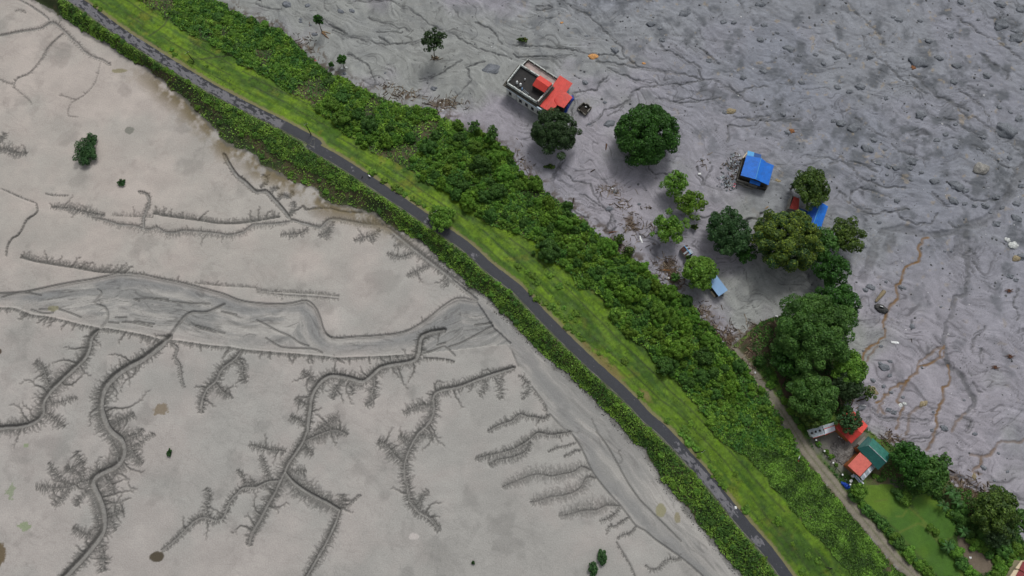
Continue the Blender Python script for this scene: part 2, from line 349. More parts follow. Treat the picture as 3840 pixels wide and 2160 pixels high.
channel(cat(R(1, 2, 2600, 800, 2480, 840, 2350, 880, 2200, 930, 2050, 990, 1900, 1020, 1810, 1050, 1780, 1110, 1790, 1200, 1770, 1300, 1700, 1400, 1640, 1449),
            R(1, 3, 1620, 30, 1560, 130, 1510, 250, 1490, 350, 1500, 470, 1530, 580, 1540, 680, 1600, 760, 1660, 820, 1740, 860, 1800, 930, 1850, 1000)),
        .45, .7, 1.0, .95, (1.0, 1.0), .38, 1.8, 1, .10, 2.8, .29, .75)
channel(R(1, 2, 1780, 1180, 1680, 1180, 1580, 1210, 1480, 1260), .12, .45, .6, .9, (1, 1), .33, 1.8, 1, .1, 2.0, .28, .6)
channel(R(1, 3, 1480, 320, 1400, 240, 1300, 130, 1220, 90), .12, .45, .6, .9, (1, 1), .3, 2.0, 1, .1, 1.8, .28, .6)
channel(R(1, 3, 1560, 110, 1490, 70, 1430, 40), .12, .4, .6, .9, (1, 1), .3, 1.8, 1, .1, 1.8, .28, .6)
channel(R(1, 3, 1640, 50, 1720, 30, 1800, 60), .12, .4, .5, .7, (1, 1), .3, 1.6, 1, .1, 1.8, .26, .6)
channel(R(1, 3, 1640, 770, 1670, 660, 1740, 580), .12, .35, .4, .7, (1, 1), .35, 1.2, 1, .1, 1.8, .26, .7)
channel(R(1, 2, 2480, 880, 2450, 980, 2470, 1060, 2440, 1130), .12, .35, .5, .9, (1, 1), .5, 1.4, 1, .1, 1.8, .27, .7)
channel(R(1, 2, 2320, 930, 2300, 1020, 2240, 1090), .12, .35, .5, .9, (1, 1), .5, 1.4, 1, .1, 1.8, .27, .7)
# right hand fans below the embankment
channel(cat(R(2, 2, 370, 1280, 330, 1320, 220, 1300, 160, 1300, 80, 1270, 0, 1340), R(1, 2, 2450, 1380, 2330, 1449)), .22, .5, .8, 1, (.9, .9), .42, 1.3, 1, .08, 2.2, .28, .6)
channel(cat(R(2, 3, 600, 0, 480, 20, 380, 30, 260, 10, 200, 60, 120, 120, 0, 180), R(1, 3, 2450, 215, 2300, 250, 2200, 280)), .18, .45, .8, 1, (.9, .9), .36, 1.5, 1, .08, 2.0, .28, .7)
channel(cat(R(2, 3, 180, 110, 150, 190, 80, 230, 0, 260), R(1, 3, 2430, 290, 2350, 350)), .15, .4, .7, 1, (.9, .9), .36, 1.5, 1, .05, 2.0, .27, .7)
channel(R(2, 3, 790, 390, 700, 350, 640, 400, 500, 430, 380, 450, 300, 430, 200, 440, 100, 480, 0, 520, -100, 560), .14, .45, .8, 1, (1.5, 1.2), .27, 1.5, 1, .02, 2.0, .26, .6, fade=.75)
channel(R(2, 3, 840, 470, 760, 460, 700, 560, 600, 620, 480, 650, 380, 660, 270, 700, 180, 710), .14, .45, .8, 1, (1.5, 1.2), .27, 1.5, 1, .02, 2.0, .26, .6, fade=.75)
channel(R(2, 3, 1080, 750, 950, 745, 860, 790, 770, 790, 690, 805, 560, 840, 470, 850), .14, .45, .8, 1, (1.6, .8), .27, 1.7, 1, .02, 2.0, .26, .6, fade=.75)
channel(R(2, 3, 1080, 750, 1050, 820, 960, 880, 880, 900), .12, .35, .7, 1, (.7, .7), .5, 1.0, 1, .05, 2.0, .26, .6)
channel(R(2, 3, 1185, 860, 1100, 910, 1050, 950, 980, 960, 950, 1040), .14, .35, .7, 1, (.6, .6), .5, .9, 1, .05, 2.0, .26, .6)
channel(R(2, 3, 1250, 950, 1200, 1020, 1120, 1040, 1050, 1080), .14, .35, .7, 1, (.6, .6), .5, .9, 1, .05, 2.0, .26, .6)
channel(R(2, 3, 1720, 1280, 1600, 1290, 1530, 1310, 1500, 1370, 1400, 1390, 1340, 1340), .14, .35, .5, .8, (.6, .6), .5, 1.1, 1, .1, 2.0, .26, .6)
channel(R(2, 3, 1050, 1100, 1130, 1230, 1190, 1330, 1260, 1490), .05, .3, .3, .7, (.6, .0), .3, 1.0, 1, .02, 2.0, .26)
channel(R(2, 3, 650, 110, 560, 140, 470, 160, 360, 200), .08, .3, .4, .8, (.6, .6), .4, .9, 1, .05, 2.0, .26, .6)
channel(R(2, 3, 700, 180, 600, 210, 520, 250), .08, .3, .4, .8, (.6, .6), .4, .9, 1, .05, 2.0, .26, .6)
channel(R(2, 2, 60, 880, 140, 940, 170, 1030, 100, 1130), .08, .35, .4, .7, (.8, .8), .4, 1.2, 1, .1, 2.0, .26, .4)
channel(R(2, 2, 200, 990, 280, 1090, 340, 1180, 360, 1260), .08, .3, .35, .6, (.9, .0), .35, 1.1, 1, .05, 2.0, .26, .2)
# upper left network
channel(R(0, 0, -100, 370, 0, 355, 60, 345, 200, 315, 380, 290, 470, 250, 510, 225, 560, 240, 640, 310, 720, 390, 790, 450, 850, 520, 930, 570, 1040, 610, 1110, 660),
        .4, .4, .6, .65, (.5, .6), .5, 1.2, 1, .06, 2.8, .26, .5, fade=.8)
channel(R(0, 0, 190, 0, 300, 60, 420, 140, 490, 200), .35, .35, .35, .3, (0, .4), .5, .8, 1, .03, 2, .25)
channel(R(0, 0, 640, 330, 560, 400, 480, 480, 440, 560, 380, 640, 290, 740, 170, 790, 130, 880), .15, .4, .6, .8, (.4, .5), .6, 1.1, 1, .1, 3.2, .26, .3, fade=.8)
channel(R(0, 0, 140, 850, 60, 830, 0, 800, -80, 790), .08, .3, .35, .6, (.6, .6), .5, 1.1, 1, .1, 2.2, .25, .3, fade=.7)
channel(R(0, 0, 130, 880, 220, 950, 280, 1000, 320, 1050), .05, .28, .3, .5, (.6, .6), .5, .8, 1, .1, 2.2, .24, .3, fade=.5)
channel(R(0, 0, 1010, 620, 970, 780, 920, 880, 830, 970, 760, 1005, 700, 1060, 680, 1160, 780, 1180), .1, .35, .35, .5, (.3, .3), .8, .9, 1, .1, 2.6, .25, .3, fade=.5)
channel(R(0, 0, 770, 1010, 640, 970, 590, 960), .08, .3, .3, .5, (.4, .4), .6, .9, 1, .1, 2.2, .25, .3, fade=.5)
channel(R(0, 0, 260, 130, 180, 100, 150, 120), .06, .3, .3, .5, (.8, .8), .35, .8, 1, .1, 2.2, .25, .3, fade=.6)
channel(R(0, 0, -20, 1440, 20, 1380, 50, 1340), .12, .35, .5, .9, (1, 1), .33, 1.5, 1, .1, 2, .3, .3)
channel(R(0, 1, -40, 60, 50, 50, 90, 80, 160, 90, 270, 100), .12, .35, .6, .9, (1.1, 1.3), .35, 1.7, 1, .15, 2, .3, .5)
channel(R(0, 1, 0, 450, 200, 540, 360, 600), .1, .4, .3, .35, (.0, .5), .6, .8, 1, .05, 3, .24)
channel(R(0, 1, 360, 600, 370, 690, 270, 760, 230, 840, 180, 920, 120, 950, 70, 1040, 60, 1130), .14, .4, .8, 1, (.45, .35), .5, .8, 1, .03, 2.4, .28)
channel(R(0, 1, 450, 500, 560, 520, 690, 520), .08, .3, .3, .6, (.3, .7), .5, .7, 1, .05, 2, .25)
channel(cat(R(0, 1, 510, 635, 690, 650, 870, 690, 1050, 720)), .1, .4, .5, .85, (.9, 1.5), .3, 1.3, 1, .10, 2.3, .27)
channel(cat(R(0, 1, 920, 740, 1070, 770, 1200, 810, 1340, 820, 1480, 860, 1580, 840, 1650, 885, 1760, 890, 1840, 870, 2050, 885, 2200, 900, 2300, 915, 2450, 880, 2530, 820), R(1, 1, 0, 810, 200, 800, 340, 780, 360, 765)),
        .25, .4, .5, .8, (.95, .45), .42, 1.7, 1, .07, 2.3, .26, fade=.8)
channel(R(0, 1, 1390, 480, 1470, 500, 1500, 570, 1470, 660, 1440, 740, 1440, 840), .3, .4, .6, .8, (.7, .8), .35, .9, 1, .03, 2, .28)
fringe(UW(cat(R(0, 1, 1540, 700, 1700, 730, 2000, 770, 2200, 800, 2400, 800, 2576, 775), R(1, 1, 240, 735))), -1, .17, 1.6, 1, .27, 0, .05, 2.2, 1.0, ease=False)
channel(cat(R(0, 1, 2380, 790, 2576, 775), R(1, 1, 120, 750, 240, 735)), .05, .3, .5, 1, (0, .3), .4, .8, 0, 0)
fringe(UW(cat(R(0, 1, 1120, 720, 1300, 730, 1540, 740))), -1, .3, 1.6, 1, .24, 0, .05, 2.2, .6, ease=False)
channel(cat(R(0, 1, 2250, 100, 2300, 200, 2380, 320, 2450, 370, 2576, 480), R(1, 1, 90, 470, 180, 560, 260, 650, 330, 740)), .55, .45, .9, .9, (.5, .4), .35, 1.0, 1, .04, 2.6, .3)
channel(R(1, 1, 40, 440, 110, 370, 90, 330, 60, 310), .12, .4, .6, 1, (.7, .7), .35, 1.1, 1, .1, 2, .3)
channel(R(1, 1, 160, 500, 160, 450, 230, 450), .12, .4, .6, 1, (.8, .8), .3, 1.1, 1, .05, 2, .3)
channel(R(1, 1, 220, 570, 260, 510, 330, 540, 370, 480), .12, .4, .6, 1, (.8, .8), .25, 1.1, 1, .05, 2, .3)
channel(R(1, 1, 340, 720, 380, 650, 370, 580), .12, .4, .6, 1, (.9, .9), .25, 1.3, 1, .05, 2, .3)
channel(R(1, 1, 330, 690, 420, 660, 480, 620, 490, 660, 600, 650, 740, 650, 850, 680, 950, 690, 1060, 690), .05, .35, .5, 1, (.3, .7), .3, .7, 1, .02, 2, .28)
channel(cat(R(1, 1, 350, 760, 480, 800, 600, 830, 650, 840, 740, 760, 900, 770, 1100, 810, 1250, 820, 1330, 850, 1450, 950, 1600, 1070, 1750, 1190, 1900, 1300, 2050, 1430), R(1, 2, 2220, 120)),
        .45, .4, .6, .75, (.9, .9), .4, 1.1, 1, .02, 2.2, .27, fade=.8)
fringe(UW(R(1, 1, 1060, 800, 1200, 820, 1330, 850)), -1, .36, 3.3, 0, .3, .3, 0, 1, 1.0)
fringe(UW(cat(R(1, 1, 1330, 850, 1600, 1070, 1900, 1300, 2120, 1449))), 1, .40, 1.7, 1, .27, .5, .05, 2, .9)
fringe(UW(cat(R(1, 1, 1330, 850, 1600, 1070, 1900, 1300, 2120, 1449))), -1, .27, 1.5, 1, .27, .5, .0, 2, 1.0)
for pts in ((780, 770, 740, 850, 690, 900, 620, 930), (740, 850, 690, 960), (520, 840, 450, 900, 240, 915), (1240, 840, 1200, 910, 1100, 940, 980, 975), (1160, 930, 1180, 990),
            (1480, 980, 1440, 1020, 1380, 1030), (1600, 1080, 1570, 1100, 1450, 1140, 1310, 1105), (1760, 1220, 1690, 1250, 1600, 1290, 1510, 1330), (1940, 1360, 1900, 1400, 1930, 1440)):
    channel(R(1, 1, *pts), .12, .4, .6, .9, (.9, .9), .4, 1.5, 1, .08, 1.8, .27, .6)
# comb-like bank rills
fringe(UW(R(0, 1, 200, 1140, 340, 1180, 540, 1215, 800, 1255, 1000, 1290, 1260, 1300)), -1, .19, 2.0, 1, .28, 0, .08, 1.8, .95, lean=-.35, ease=False)
fringe(UW(cat(R(0, 1, 1950, 1400, 2200, 1425, 2576, 1449), R(1, 2, 0, 25, 300, 45, 600, 60, 840, 85))), -1, .22, .9, 1, .24, 0, .02, 2, .6, ease=False)
fringe(UW(cat(R(1, 2, 0, 40, 300, 70, 600, 90, 840, 110))), 1, .22, 1.0, 1, .24, 0, .02, 2, .45, ease=False)
LOWER = cat(R(0, 2, -150, 190, 0, 200, 150, 210, 300, 270, 450, 290, 600, 320, 800, 370, 960, 400, 1060, 410, 1250, 440, 1450, 480, 1640, 530, 1760, 530, 1900, 550, 2100, 580, 2330, 600, 2420, 620, 2576, 635),
            R(1, 2, 300, 660, 550, 680, 720, 695, 800, 707, 1000, 700, 1300, 690, 1580, 670))
UPPER = cat(R(0, 1, -150, 1500, 200, 1490, 560, 1420, 750, 1385, 920, 1360, 1100, 1320, 1200, 1300, 1400, 1310, 1600, 1350, 1800, 1390, 2000, 1440),
            R(0, 2, 2250, 60, 2400, 120, 2576, 150), R(1, 2, 200, 160, 370, 150, 500, 125, 590, 190, 640, 290, 690, 440, 780, 500, 1000, 490, 1200, 480, 1450, 450, 1600, 390, 1750, 290, 1900, 170, 2040, 100, 2220, 130))
lower_w, upper_w = UW(LOWER), UW(UPPER)
fringe(lower_w, 1, .22, 1.1, 1, .30, 0, .07, 3.0, 1.0, ease=False)
fringe(UW(R(1, 2, 1680, 700, 1900, 715, 2000, 740)), 1, .3, 1.1, 1, .28, 0, .05, 2.0, .9, ease=False)
fringe(upper_w[6:11], -1, .5, .9, 1, .26, 0, .03, 2.0, .8, ease=False)
fringe(upper_w[20:], -1, .9, .9, 1, .24, 0, .1, 2.2, .7, ease=False)
def edge_line(P, w=.28, depth=.35, wet=.9): stamp(resample(P), .08, w, depth, wet, bedwet=1)
edge_line(upper_w, .28, .4, .75); edge_line(lower_w, .22, .2, .3)
for pts in ((850, 0, 950, 130, 1060, 320, 1170, 520, 1290, 690, 1400, 800, 1550, 950, 1700, 1100),
            (600, 20, 700, 170, 780, 350, 840, 450, 950, 590, 1040, 690, 1080, 730, 1180, 860, 1250, 950, 1330, 990, 1450, 1090, 1580, 1180, 1720, 1280, 1840, 1380, 1950, 1480)):
    edge_line(UW(R(2, 3, *pts)), .26, .3, .75)
for pts in ((1080, 320, 1110, 290, 1070, 200, 1090, 190),):
    edge_line(UW(R(2, 3, *pts)), .22, .2, .5)
for pts in ((0, 640, 60, 790), (380, 1270, 480, 1380, 560, 1449), (800, 1320, 860, 1449), (200, 200, 420, 460)):
    edge_line(UW(R(2, 2, *pts)), .25, .2, .5)
for pts in ((0, 320, 100, 370, 210, 430, 330, 480, 430, 550, 520, 580), (90, 500, 200, 570, 300, 600, 560, 610, 660, 650), (2200, 370, 2370, 350), (1940, 590, 2080, 540, 2380, 380), (1680, 660, 1800, 620, 1900, 590, 2000, 680), (1820, 570, 1900, 550)):
    edge_line(UW(R(1, 2, *pts)), .34, .25, .8)
for pts in ((1340, 330, 1440, 345, 1540, 360), (1250, 335, 1400, 360, 1520, 385), (1970, 375, 2090, 405, 2230, 450), (2000, 400, 2150, 440), (1080, 340, 1180, 350), (300, 215, 420, 250, 520, 245), (380, 210, 500, 215), (560, 200, 700, 250, 800, 290), (1340, 110, 1390, 130), (1560, 100, 1680, 110), (0, 90, 200, 40, 400, 70), (1340, 110, 1500, 105, 1700, 130, 1900, 150, 2100, 155), (1150, 295, 1260, 290), (1220, 340, 1380, 345, 1510, 360), (1960, 385, 2080, 420, 2250, 450), (2220, 235, 2370, 265)):
    edge_line(UW(R(0, 2, *pts)), .34, .2, .85)

# the debris plain: traced runnels, then many small ones along the flow
def run(P, w=.42, depth=.35, wet=.8, rust=0, bed=.08):
    Q = resample(UW(P)); n = len(Q)
    k = .6 + .8 * fbm(np.arange(n) * .14, np.zeros(n), 4.0, 2, off=float(P[0, 1]) % 13)
    Q = Q + np.stack([fbm(Q[:, 0], Q[:, 1], 2.2, 3, .6, off=1) - .5, fbm(Q[:, 0], Q[:, 1], 2.2, 3, .6, off=2) - .5], -1) * 2.0
    m0 = (fbm(Q[:, 0], Q[:, 1], .9, 3, .7, off=3) - .5) * 2.6
    stamp(Q, bed * k * (1 if bed > .1 else 0), w * .85 * np.clip(k + m0 * .4, .45, 1.7), depth * k, np.clip(wet * (.75 + m0), .15, 1), rust, bedwet=.85, wk=1.8)
    if not rust:
        T2 = np.gradient(Q, axis=0); T2 /= np.hypot(T2[:, 0], T2[:, 1])[:, None] + 1e-9; N2_ = np.stack([T2[:, 1], -T2[:, 0]], 1)
        for j in range(3 if bed < .2 else 7):
            spread = (.9 if bed < .2 else bed * 1.5)
            of_ = (fbm(np.arange(n) * .14, np.zeros(n), 5.0, 2, off=j * 7.3 + float(P[0, 0]) % 11) - .5) * 2 * spread * 1.7
            m1 = fbm(np.arange(n) * .14, np.zeros(n) + j, 3.0, 3, .6, off=j * 3.1 + float(P[0, 1]) % 7) > .52
            if m1.any(): stamp((Q + N2_ * of_[:, None])[m1], 0, .26, .16, rr.uniform(.35, .8), 0, wk=2.2)
RN = [(2, 0, (630, 80, 780, 180, 900, 280, 1000, 390, 1090, 490, 1150, 590, 1280, 670, 1500, 710, 1700, 730, 1800, 770, 1900, 800, 2050, 810, 2150, 870, 2250, 930, 2330, 1000, 2450, 1040)),
      (2, 0, (0, 460, 300, 470, 600, 500, 850, 550, 1000, 560, 1150, 600)), (2, 0, (850, 610, 1050, 640, 1200, 680, 1280, 680)), (2, 0, (950, 690, 1100, 750, 1300, 820, 1550, 855, 1750, 840, 1900, 800)),
      (2, 0, (1450, 870, 1300, 890, 1200, 950, 1140, 1030, 1050, 1070, 950, 1090, 880, 1190, 750, 1280)), (2, 0, (970, 1170, 1060, 1120, 1130, 1040)), (2, 0, (1640, 1020, 1780, 1000, 1900, 1020, 2100, 1000)),
      (2, 0, (620, 940, 750, 920, 850, 900, 890, 830, 970, 760)), (2, 0, (2250, 930, 2350, 890, 2450, 870, 2576, 880)), (2, 0, (600, 960, 620, 1060, 590, 1160)), (2, 0, (230, 60, 400, 75, 300, 110, 240, 90)),
      (2, 0, (1880, 480, 2000, 570, 2100, 640)), (2, 0, (1480, 440, 1650, 560, 1780, 620, 1900, 690)), (2, 0, (530, 0, 580, 60, 680, 110, 780, 160)), (2, 0, (0, 550, 150, 590, 400, 560, 650, 565)),
      (2, 0, (1880, 710, 1920, 780, 1990, 800)), (2, 0, (2150, 1420, 2200, 1260, 2350, 1280, 2500, 1230, 2576, 1220)), (2, 0, (2230, 1180, 2380, 1200, 2576, 1170)), (2, 0, (1440, 980, 1600, 1020, 1780, 1040, 1900, 1020)),
      (1, 0, (940, 0, 1100, 15, 1250, 0, 1450, 60, 1600, 130, 1700, 200, 1850, 310, 2000, 350, 2150, 440, 2350, 520, 2576, 580)), (1, 0, (680, 200, 800, 280, 950, 360, 1100, 400, 1250, 440, 1450, 440, 1640, 410)),
      (1, 0, (1130, 180, 1300, 240, 1420, 270, 1550, 310)), (1, 0, (1200, 320, 1330, 310, 1470, 330)), (1, 0, (2200, 230, 2350, 290, 2480, 440)), (1, 0, (940, 550, 1100, 630, 1190, 790, 1190, 850)),
      (1, 0, (2300, 620, 2120, 670, 2160, 800, 2130, 870, 2010, 970)), (1, 0, (2070, 610, 1950, 680, 1800, 760, 1650, 800)), (1, 0, (1240, 370, 1340, 430)), (1, 0, (780, 310, 950, 370, 1050, 400, 1150, 440)), (1, 0, (0, 40, 100, 90, 240, 100)),
      (3, 0, (780, 10, 880, 120, 1000, 240, 1080, 310, 1180, 450)), (3, 0, (960, 370, 1000, 450, 1120, 590, 1250, 700, 1400, 840)), (3, 0, (1430, 740, 1560, 840, 1700, 970, 1850, 1030, 2000, 1110, 2150, 1240, 2280, 1290)),
      (3, 0, (1420, 800, 1500, 870, 1600, 940)), (3, 0, (1920, 900, 2100, 1010, 2190, 1150, 2230, 1240)), (3, 0, (1900, 160, 2100, 300, 2260, 400, 2400, 480, 2576, 600)), (3, 0, (2130, 530, 2300, 650, 2430, 750, 2400, 800)),
      (3, 0, (1760, 1180, 1900, 1220, 1980, 1300, 2100, 1340)), (3, 0, (880, 1200, 1000, 1280, 1100, 1350, 1200, 1400)), (3, 0, (0, 1200, 150, 1220, 300, 1215)), (3, 0, (580, 390, 700, 490, 800, 590)), (3, 0, (1700, 980, 1880, 1060, 2010, 1190)),
      (3, 1, (1240, 0, 1350, 90, 1540, 140, 1580, 230)), (3, 1, (2060, 20, 2250, 120, 2380, 230, 2490, 270, 2450, 460, 2340, 550, 2130, 570, 2010, 520)), (3, 1, (1650, 490, 1750, 580, 1830, 630)),
      (3, 1, (860, 620, 980, 690, 1080, 710, 1160, 680, 1260, 695, 1400, 650)), (3, 1, (620, 200, 760, 180, 900, 290, 960, 350, 1080, 400, 1200, 440, 1300, 410, 1390, 440)), (3, 1, (830, 600, 840, 500, 940, 450, 1100, 490, 1230, 550)),
      (3, 1, (720, 490, 800, 540)), (3, 1, (900, 640, 1030, 660)), (3, 1, (400, 110, 560, 130, 750, 150, 950, 200, 1100, 280)), (3, 1, (2450, 0, 2576, 110)), (3, 1, (1820, 800, 1880, 840, 2050, 820)),
      (3, 1, (2000, 1010, 2070, 1100, 2100, 1280)), (3, 1, (1970, 1100, 1970, 1180, 2060, 1290)), (3, 1, (2576, 180, 2490, 270)), (3, 1, (1300, 700, 1400, 780, 1620, 810, 1690, 760, 1700, 700)),
      (3, 2, (2520, 0, 2500, 120, 2470, 180, 2520, 230, 2500, 330)), (3, 2, (2200, 380, 2100, 500, 2050, 640)), (3, 2, (2150, 590, 2140, 740)), (3, 2, (2060, 960, 2150, 1050)), (3, 2, (1890, 1300, 2040, 1340, 2000, 1449)),
      (3, 2, (1060, 1200, 1100, 1270, 1170, 1310, 1250, 1335, 1400, 1330, 1600, 1320)), (3, 2, (1000, 1300, 1030, 1360)), (3, 2, (1440, 310, 1440, 430)), (3, 2, (150, 390, 130, 440)),
      (3, 3, (1300, 90, 1450, 90, 1600, 60, 1700, 0)), (3, 3, (1800, 400, 1950, 480, 2100, 570, 2200, 620)), (3, 3, (2576, 700, 2450, 640)),
      (2, 1, (480, 190, 460, 230, 530, 290, 620, 360, 760, 410, 830, 530, 920, 640, 1000, 730, 1040, 800)), (2, 1, (530, 150, 470, 220, 400, 380)), (2, 1, (1000, 740, 950, 880, 1040, 840)), (2, 1, (680, 510, 800, 560, 870, 610)),
      (2, 1, (1880, 220, 1890, 310, 1930, 350, 1920, 420)), (2, 1, (2020, 230, 1960, 330, 1930, 420)), (2, 1, (1900, 740, 2100, 730)), (2, 1, (1840, 960, 1820, 1020, 1870, 1080)), (2, 1, (600, 650, 640, 700, 780, 750)),
      (2, 1, (1320, 0, 1400, 280, 1600, 300))]
for c_, r_, p_ in RN: run(R(c_, r_, *p_), .38, .38, .85)
run(R(2, 1, 2320, 762, 2400, 765, 2470, 730, 2540, 690), .5, .8, 1.0)
for c_, r_, p_ in ((3, 1, (2576, 200, 2480, 420, 2350, 600, 2200, 750, 2000, 830, 1850, 900, 1600, 910, 1400, 870, 1230, 860, 1120, 900, 1060, 1050, 1040, 1150, 950, 1350)), (3, 1, (1240, 900, 1200, 1050)),
                   (3, 1, (1980, 880, 1900, 1050, 1860, 1120)),
                   (3, 0, (2280, 1290, 2400, 1400, 2576, 1449))):
    run(R(c_, r_, *p_), 1.0, .3, .42, 0, .7)
run(cat(R(3, 1, 1990, 880, 2010, 1449)[:1], R(3, 2, 2000, 0, 1880, 120, 1840, 280, 1790, 430, 1770, 560, 1800, 680, 1830, 780, 1930, 880, 2020, 1020, 2075, 1120, 2050, 1200, 1980, 1260)), .6, .3, .6, 0, .3)
RU = [(cat(R(3, 1, 1620, 940, 1530, 1010, 1530, 1130, 1440, 1210, 1370, 1270, 1340, 1350, 1290, 1449), R(3, 2, 1300, 100, 1210, 220, 1170, 350, 1170, 480, 1080, 570, 980, 640, 950, 720)), 1),
      (R(3, 2, 1100, 590, 1020, 680, 980, 740), .5), (R(3, 2, 1770, 570, 1720, 640, 1740, 700, 1650, 770, 1500, 800, 1480, 880, 1400, 960, 1330, 975, 1220, 1020, 1150, 1120, 1090, 1150), .9),
      (R(3, 2, 1500, 800, 1520, 730, 1620, 690, 1660, 610, 1760, 580), .5), (R(3, 2, 1790, 650, 1700, 730, 1660, 760), .5), (R(3, 2, 1830, 780, 1815, 950, 1770, 1010, 1780, 1070, 1720, 1180, 1710, 1290, 1690, 1449), .9),
      (R(3, 2, 1400, 980, 1320, 1060, 1310, 1150, 1350, 1230, 1320, 1350, 1290, 1400), .7), (R(3, 2, 1540, 1170, 1450, 1250, 1420, 1350, 1400, 1449), .4), (R(3, 2, 1980, 1260, 1890, 1350, 1840, 1449), .5),
      (R(3, 3, 1690, 0, 1660, 90, 1600, 170), .6), (R(3, 3, 2300, 180, 2180, 240, 2150, 300, 2060, 380, 2150, 420), .6), (R(3, 3, 2060, 240, 2180, 260), .4), (R(3, 3, 2576, 80, 2350, 100, 2300, 180), .4), (R(3, 2, 1130, 1190, 1180, 1260), .5), (R(3, 2, 1150, 1110, 1110, 1250), .4)]
for P_, k_ in RU: run(P_, .42 + .08 * k_, .2, .35, .9 * k_, .12)
rr.seed(21)
_rx = np.array([(rr.uniform(-90, 178), rr.uniform(-30, 155)) for _ in range(4200)])
_rx = _rx[signed(bl_w, _rx[:, 0], _rx[:, 1]) > 1.5]
for x, y in _rx[:420]:
    a = flowangle(np.array([x]), np.array([y]))[0] + rr.gauss(0, .2) + (math.pi if rr.random() < .3 else 0)
    twig(x, y, a, rr.uniform(1.0, 4) * rr.choice((1, 1, 2, 3.5)), rr.uniform(.17, .25), rr.choice((0, 0, 0, 1)), rr.uniform(.15, .6), .07)
NTW = len(TP)
tp = np.array(TP)
lahar_tw = np.zeros(len(tp), bool)
# faint ripples on the mudflat
stamp(tp[:, :2], 0, np.maximum(tp[:, 2] * 1.0, .175), tp[:, 3] * 1.5, np.clip(tp[:, 4] * 1.12, 0, 1), bedwet=1, wk=2.2)

# broad low channel floors
lowpoly = cat(upper_w, UW(R(1, 2, 2300, 250, 2400, 400)), UW(R(2, 2, 0, 560)), UW(R(1, 2, 2000, 620, 1700, 660)), lower_w[::-1])
low = inside(lowpoly, Xf, Yf)
toe = inside(cat(UW(R(1, 2, 2220, 130, 2330, 330)), UW(R(2, 2, 0, 640, 100, 860, 200, 980, 330, 1160, 380, 1270)), UW(R(2, 3, 600, 20, 700, 170, 780, 350, 840, 450, 950, 590, 1040, 690, 1080, 730, 1250, 950, 1450, 1090, 1720, 1280, 1950, 1480, 2100, 1700)),
                 UW(LB)[::-1][2:26]), Xf, Yf)
dU = np.abs(signed(upper_w, Xf, Yf)); dL_ = np.abs(signed(lower_w, Xf, Yf))
lowk = low * sst(0, .7, dU) * sst(0, .7, dL_)
Z = Z - .55 * lowk + np.where(low, .16 * (fbm(u_ * .5 + warp * 6, v_ + warp2 * 8, 2.2, 3, .6, off=7) - .5), 0)

m_ok = mud | lahar | yard
Z = Z + np.where(mud | lahar, CARVE * np.where(lahar, np.clip(dBL / 1.0, 0, 1), 1), 0)
Zg = Z.reshape(NX, NY)
def ground_z(x, y):
    x = np.asarray(x, float); y = np.asarray(y, float)
    fi = np.clip(np.interp(x, xs, IX), 0, NX - 2); fj = np.clip(np.interp(y, ys, IY), 0, NY - 2)
    i = fi.astype(int); j = fj.astype(int); a = fi - i; b = fj - j
    return (Zg[i, j] * (1 - a) + Zg[i + 1, j] * a) * (1 - b) + (Zg[i, j + 1] * (1 - a) + Zg[i + 1, j + 1] * a) * b
def G(px, py, h=0.0):
    """survey pixel -> world point h above the ground"""
    z = 0.0
    for _ in range(3):
        p = U(px, py, z + h)
        z = float(ground_z(p[0], p[1]))
    return float(p[0]), float(p[1]), z
def px_m(py): return FPX / (H / math.cos(TILT - math.atan((py - 1080) / FPX)) * math.cos(math.atan((py - 1080) / FPX)))

# ------------------------------------------------------------------ ground colours (dry, wet and stained earth, turf)
def mixc(a, b, t): return a + (b - a) * t[:, None]
C = lambda *c: np.array(c, float)[None, :]
n1 = fbm(Xf, Yf, 38, 4, off=1); n2 = fbm(Xf, Yf, 9, 4, .55, off=2); n3 = fbm(Xf, Yf, 2.0, 4, .6, off=3)
n5 = fbm(Xf, Yf, .8, 2, .6, off=5)
one = np.ones_like(Xf)
col = np.zeros((len(Xf), 3))
# mudflat
n6 = fbm(Xf * .6 + warp * 6, Yf + warp2 * 6, 5, 4, .6, off=71)
c = mixc(C(.318, .312, .294), C(.362, .338, .318), sst(.34, .66, n1 * .5 + n2 * .5))
c = c * (.86 + .28 * n6[:, None]) * (.93 + .14 * n3[:, None])
c = c * (1 - .16 * sst(.58, .75, fbm(Xf, Yf, 7, 4, .6, off=73)))[:, None]
wrk = np.abs(2 * fbm(u_ * .45 + warp * 8, v_ + warp2 * 8, 2.6, 4, .6, off=75) - 1)
c = c * (1 - .11 * sst(.10, .0, wrk) * sst(.42, .6, fbm(Xf, Yf, 18, 3, off=76)))[:, None]
warmth = sst(25, 75, Yf) * sst(0, -70, Xf)
c = c * (1 + warmth[:, None] * C(.13, .09, .06))
_, Su = signed(upper_w, Xf, Yf, True)
streak = .5 * fbm(Su / 9 + warp * 2, dU + warp2 * 3, 1.2, 4, .65, off=11) + .5 * fbm(Su / 6, dU + warp * 6, 5, 4, .6, off=12)
_tm = toe & ~low
streak = np.where(_tm, .5 * fbm(S / 11 + warp, D * .8 + warp2 * 3, 1.3, 4, .65, off=18) + .5 * fbm(S / 5, D + warp * 6, 5, 4, .6, off=19), streak)
cl = mixc(C(.212, .213, .206), C(.338, .328, .308), sst(.36, .64, streak))
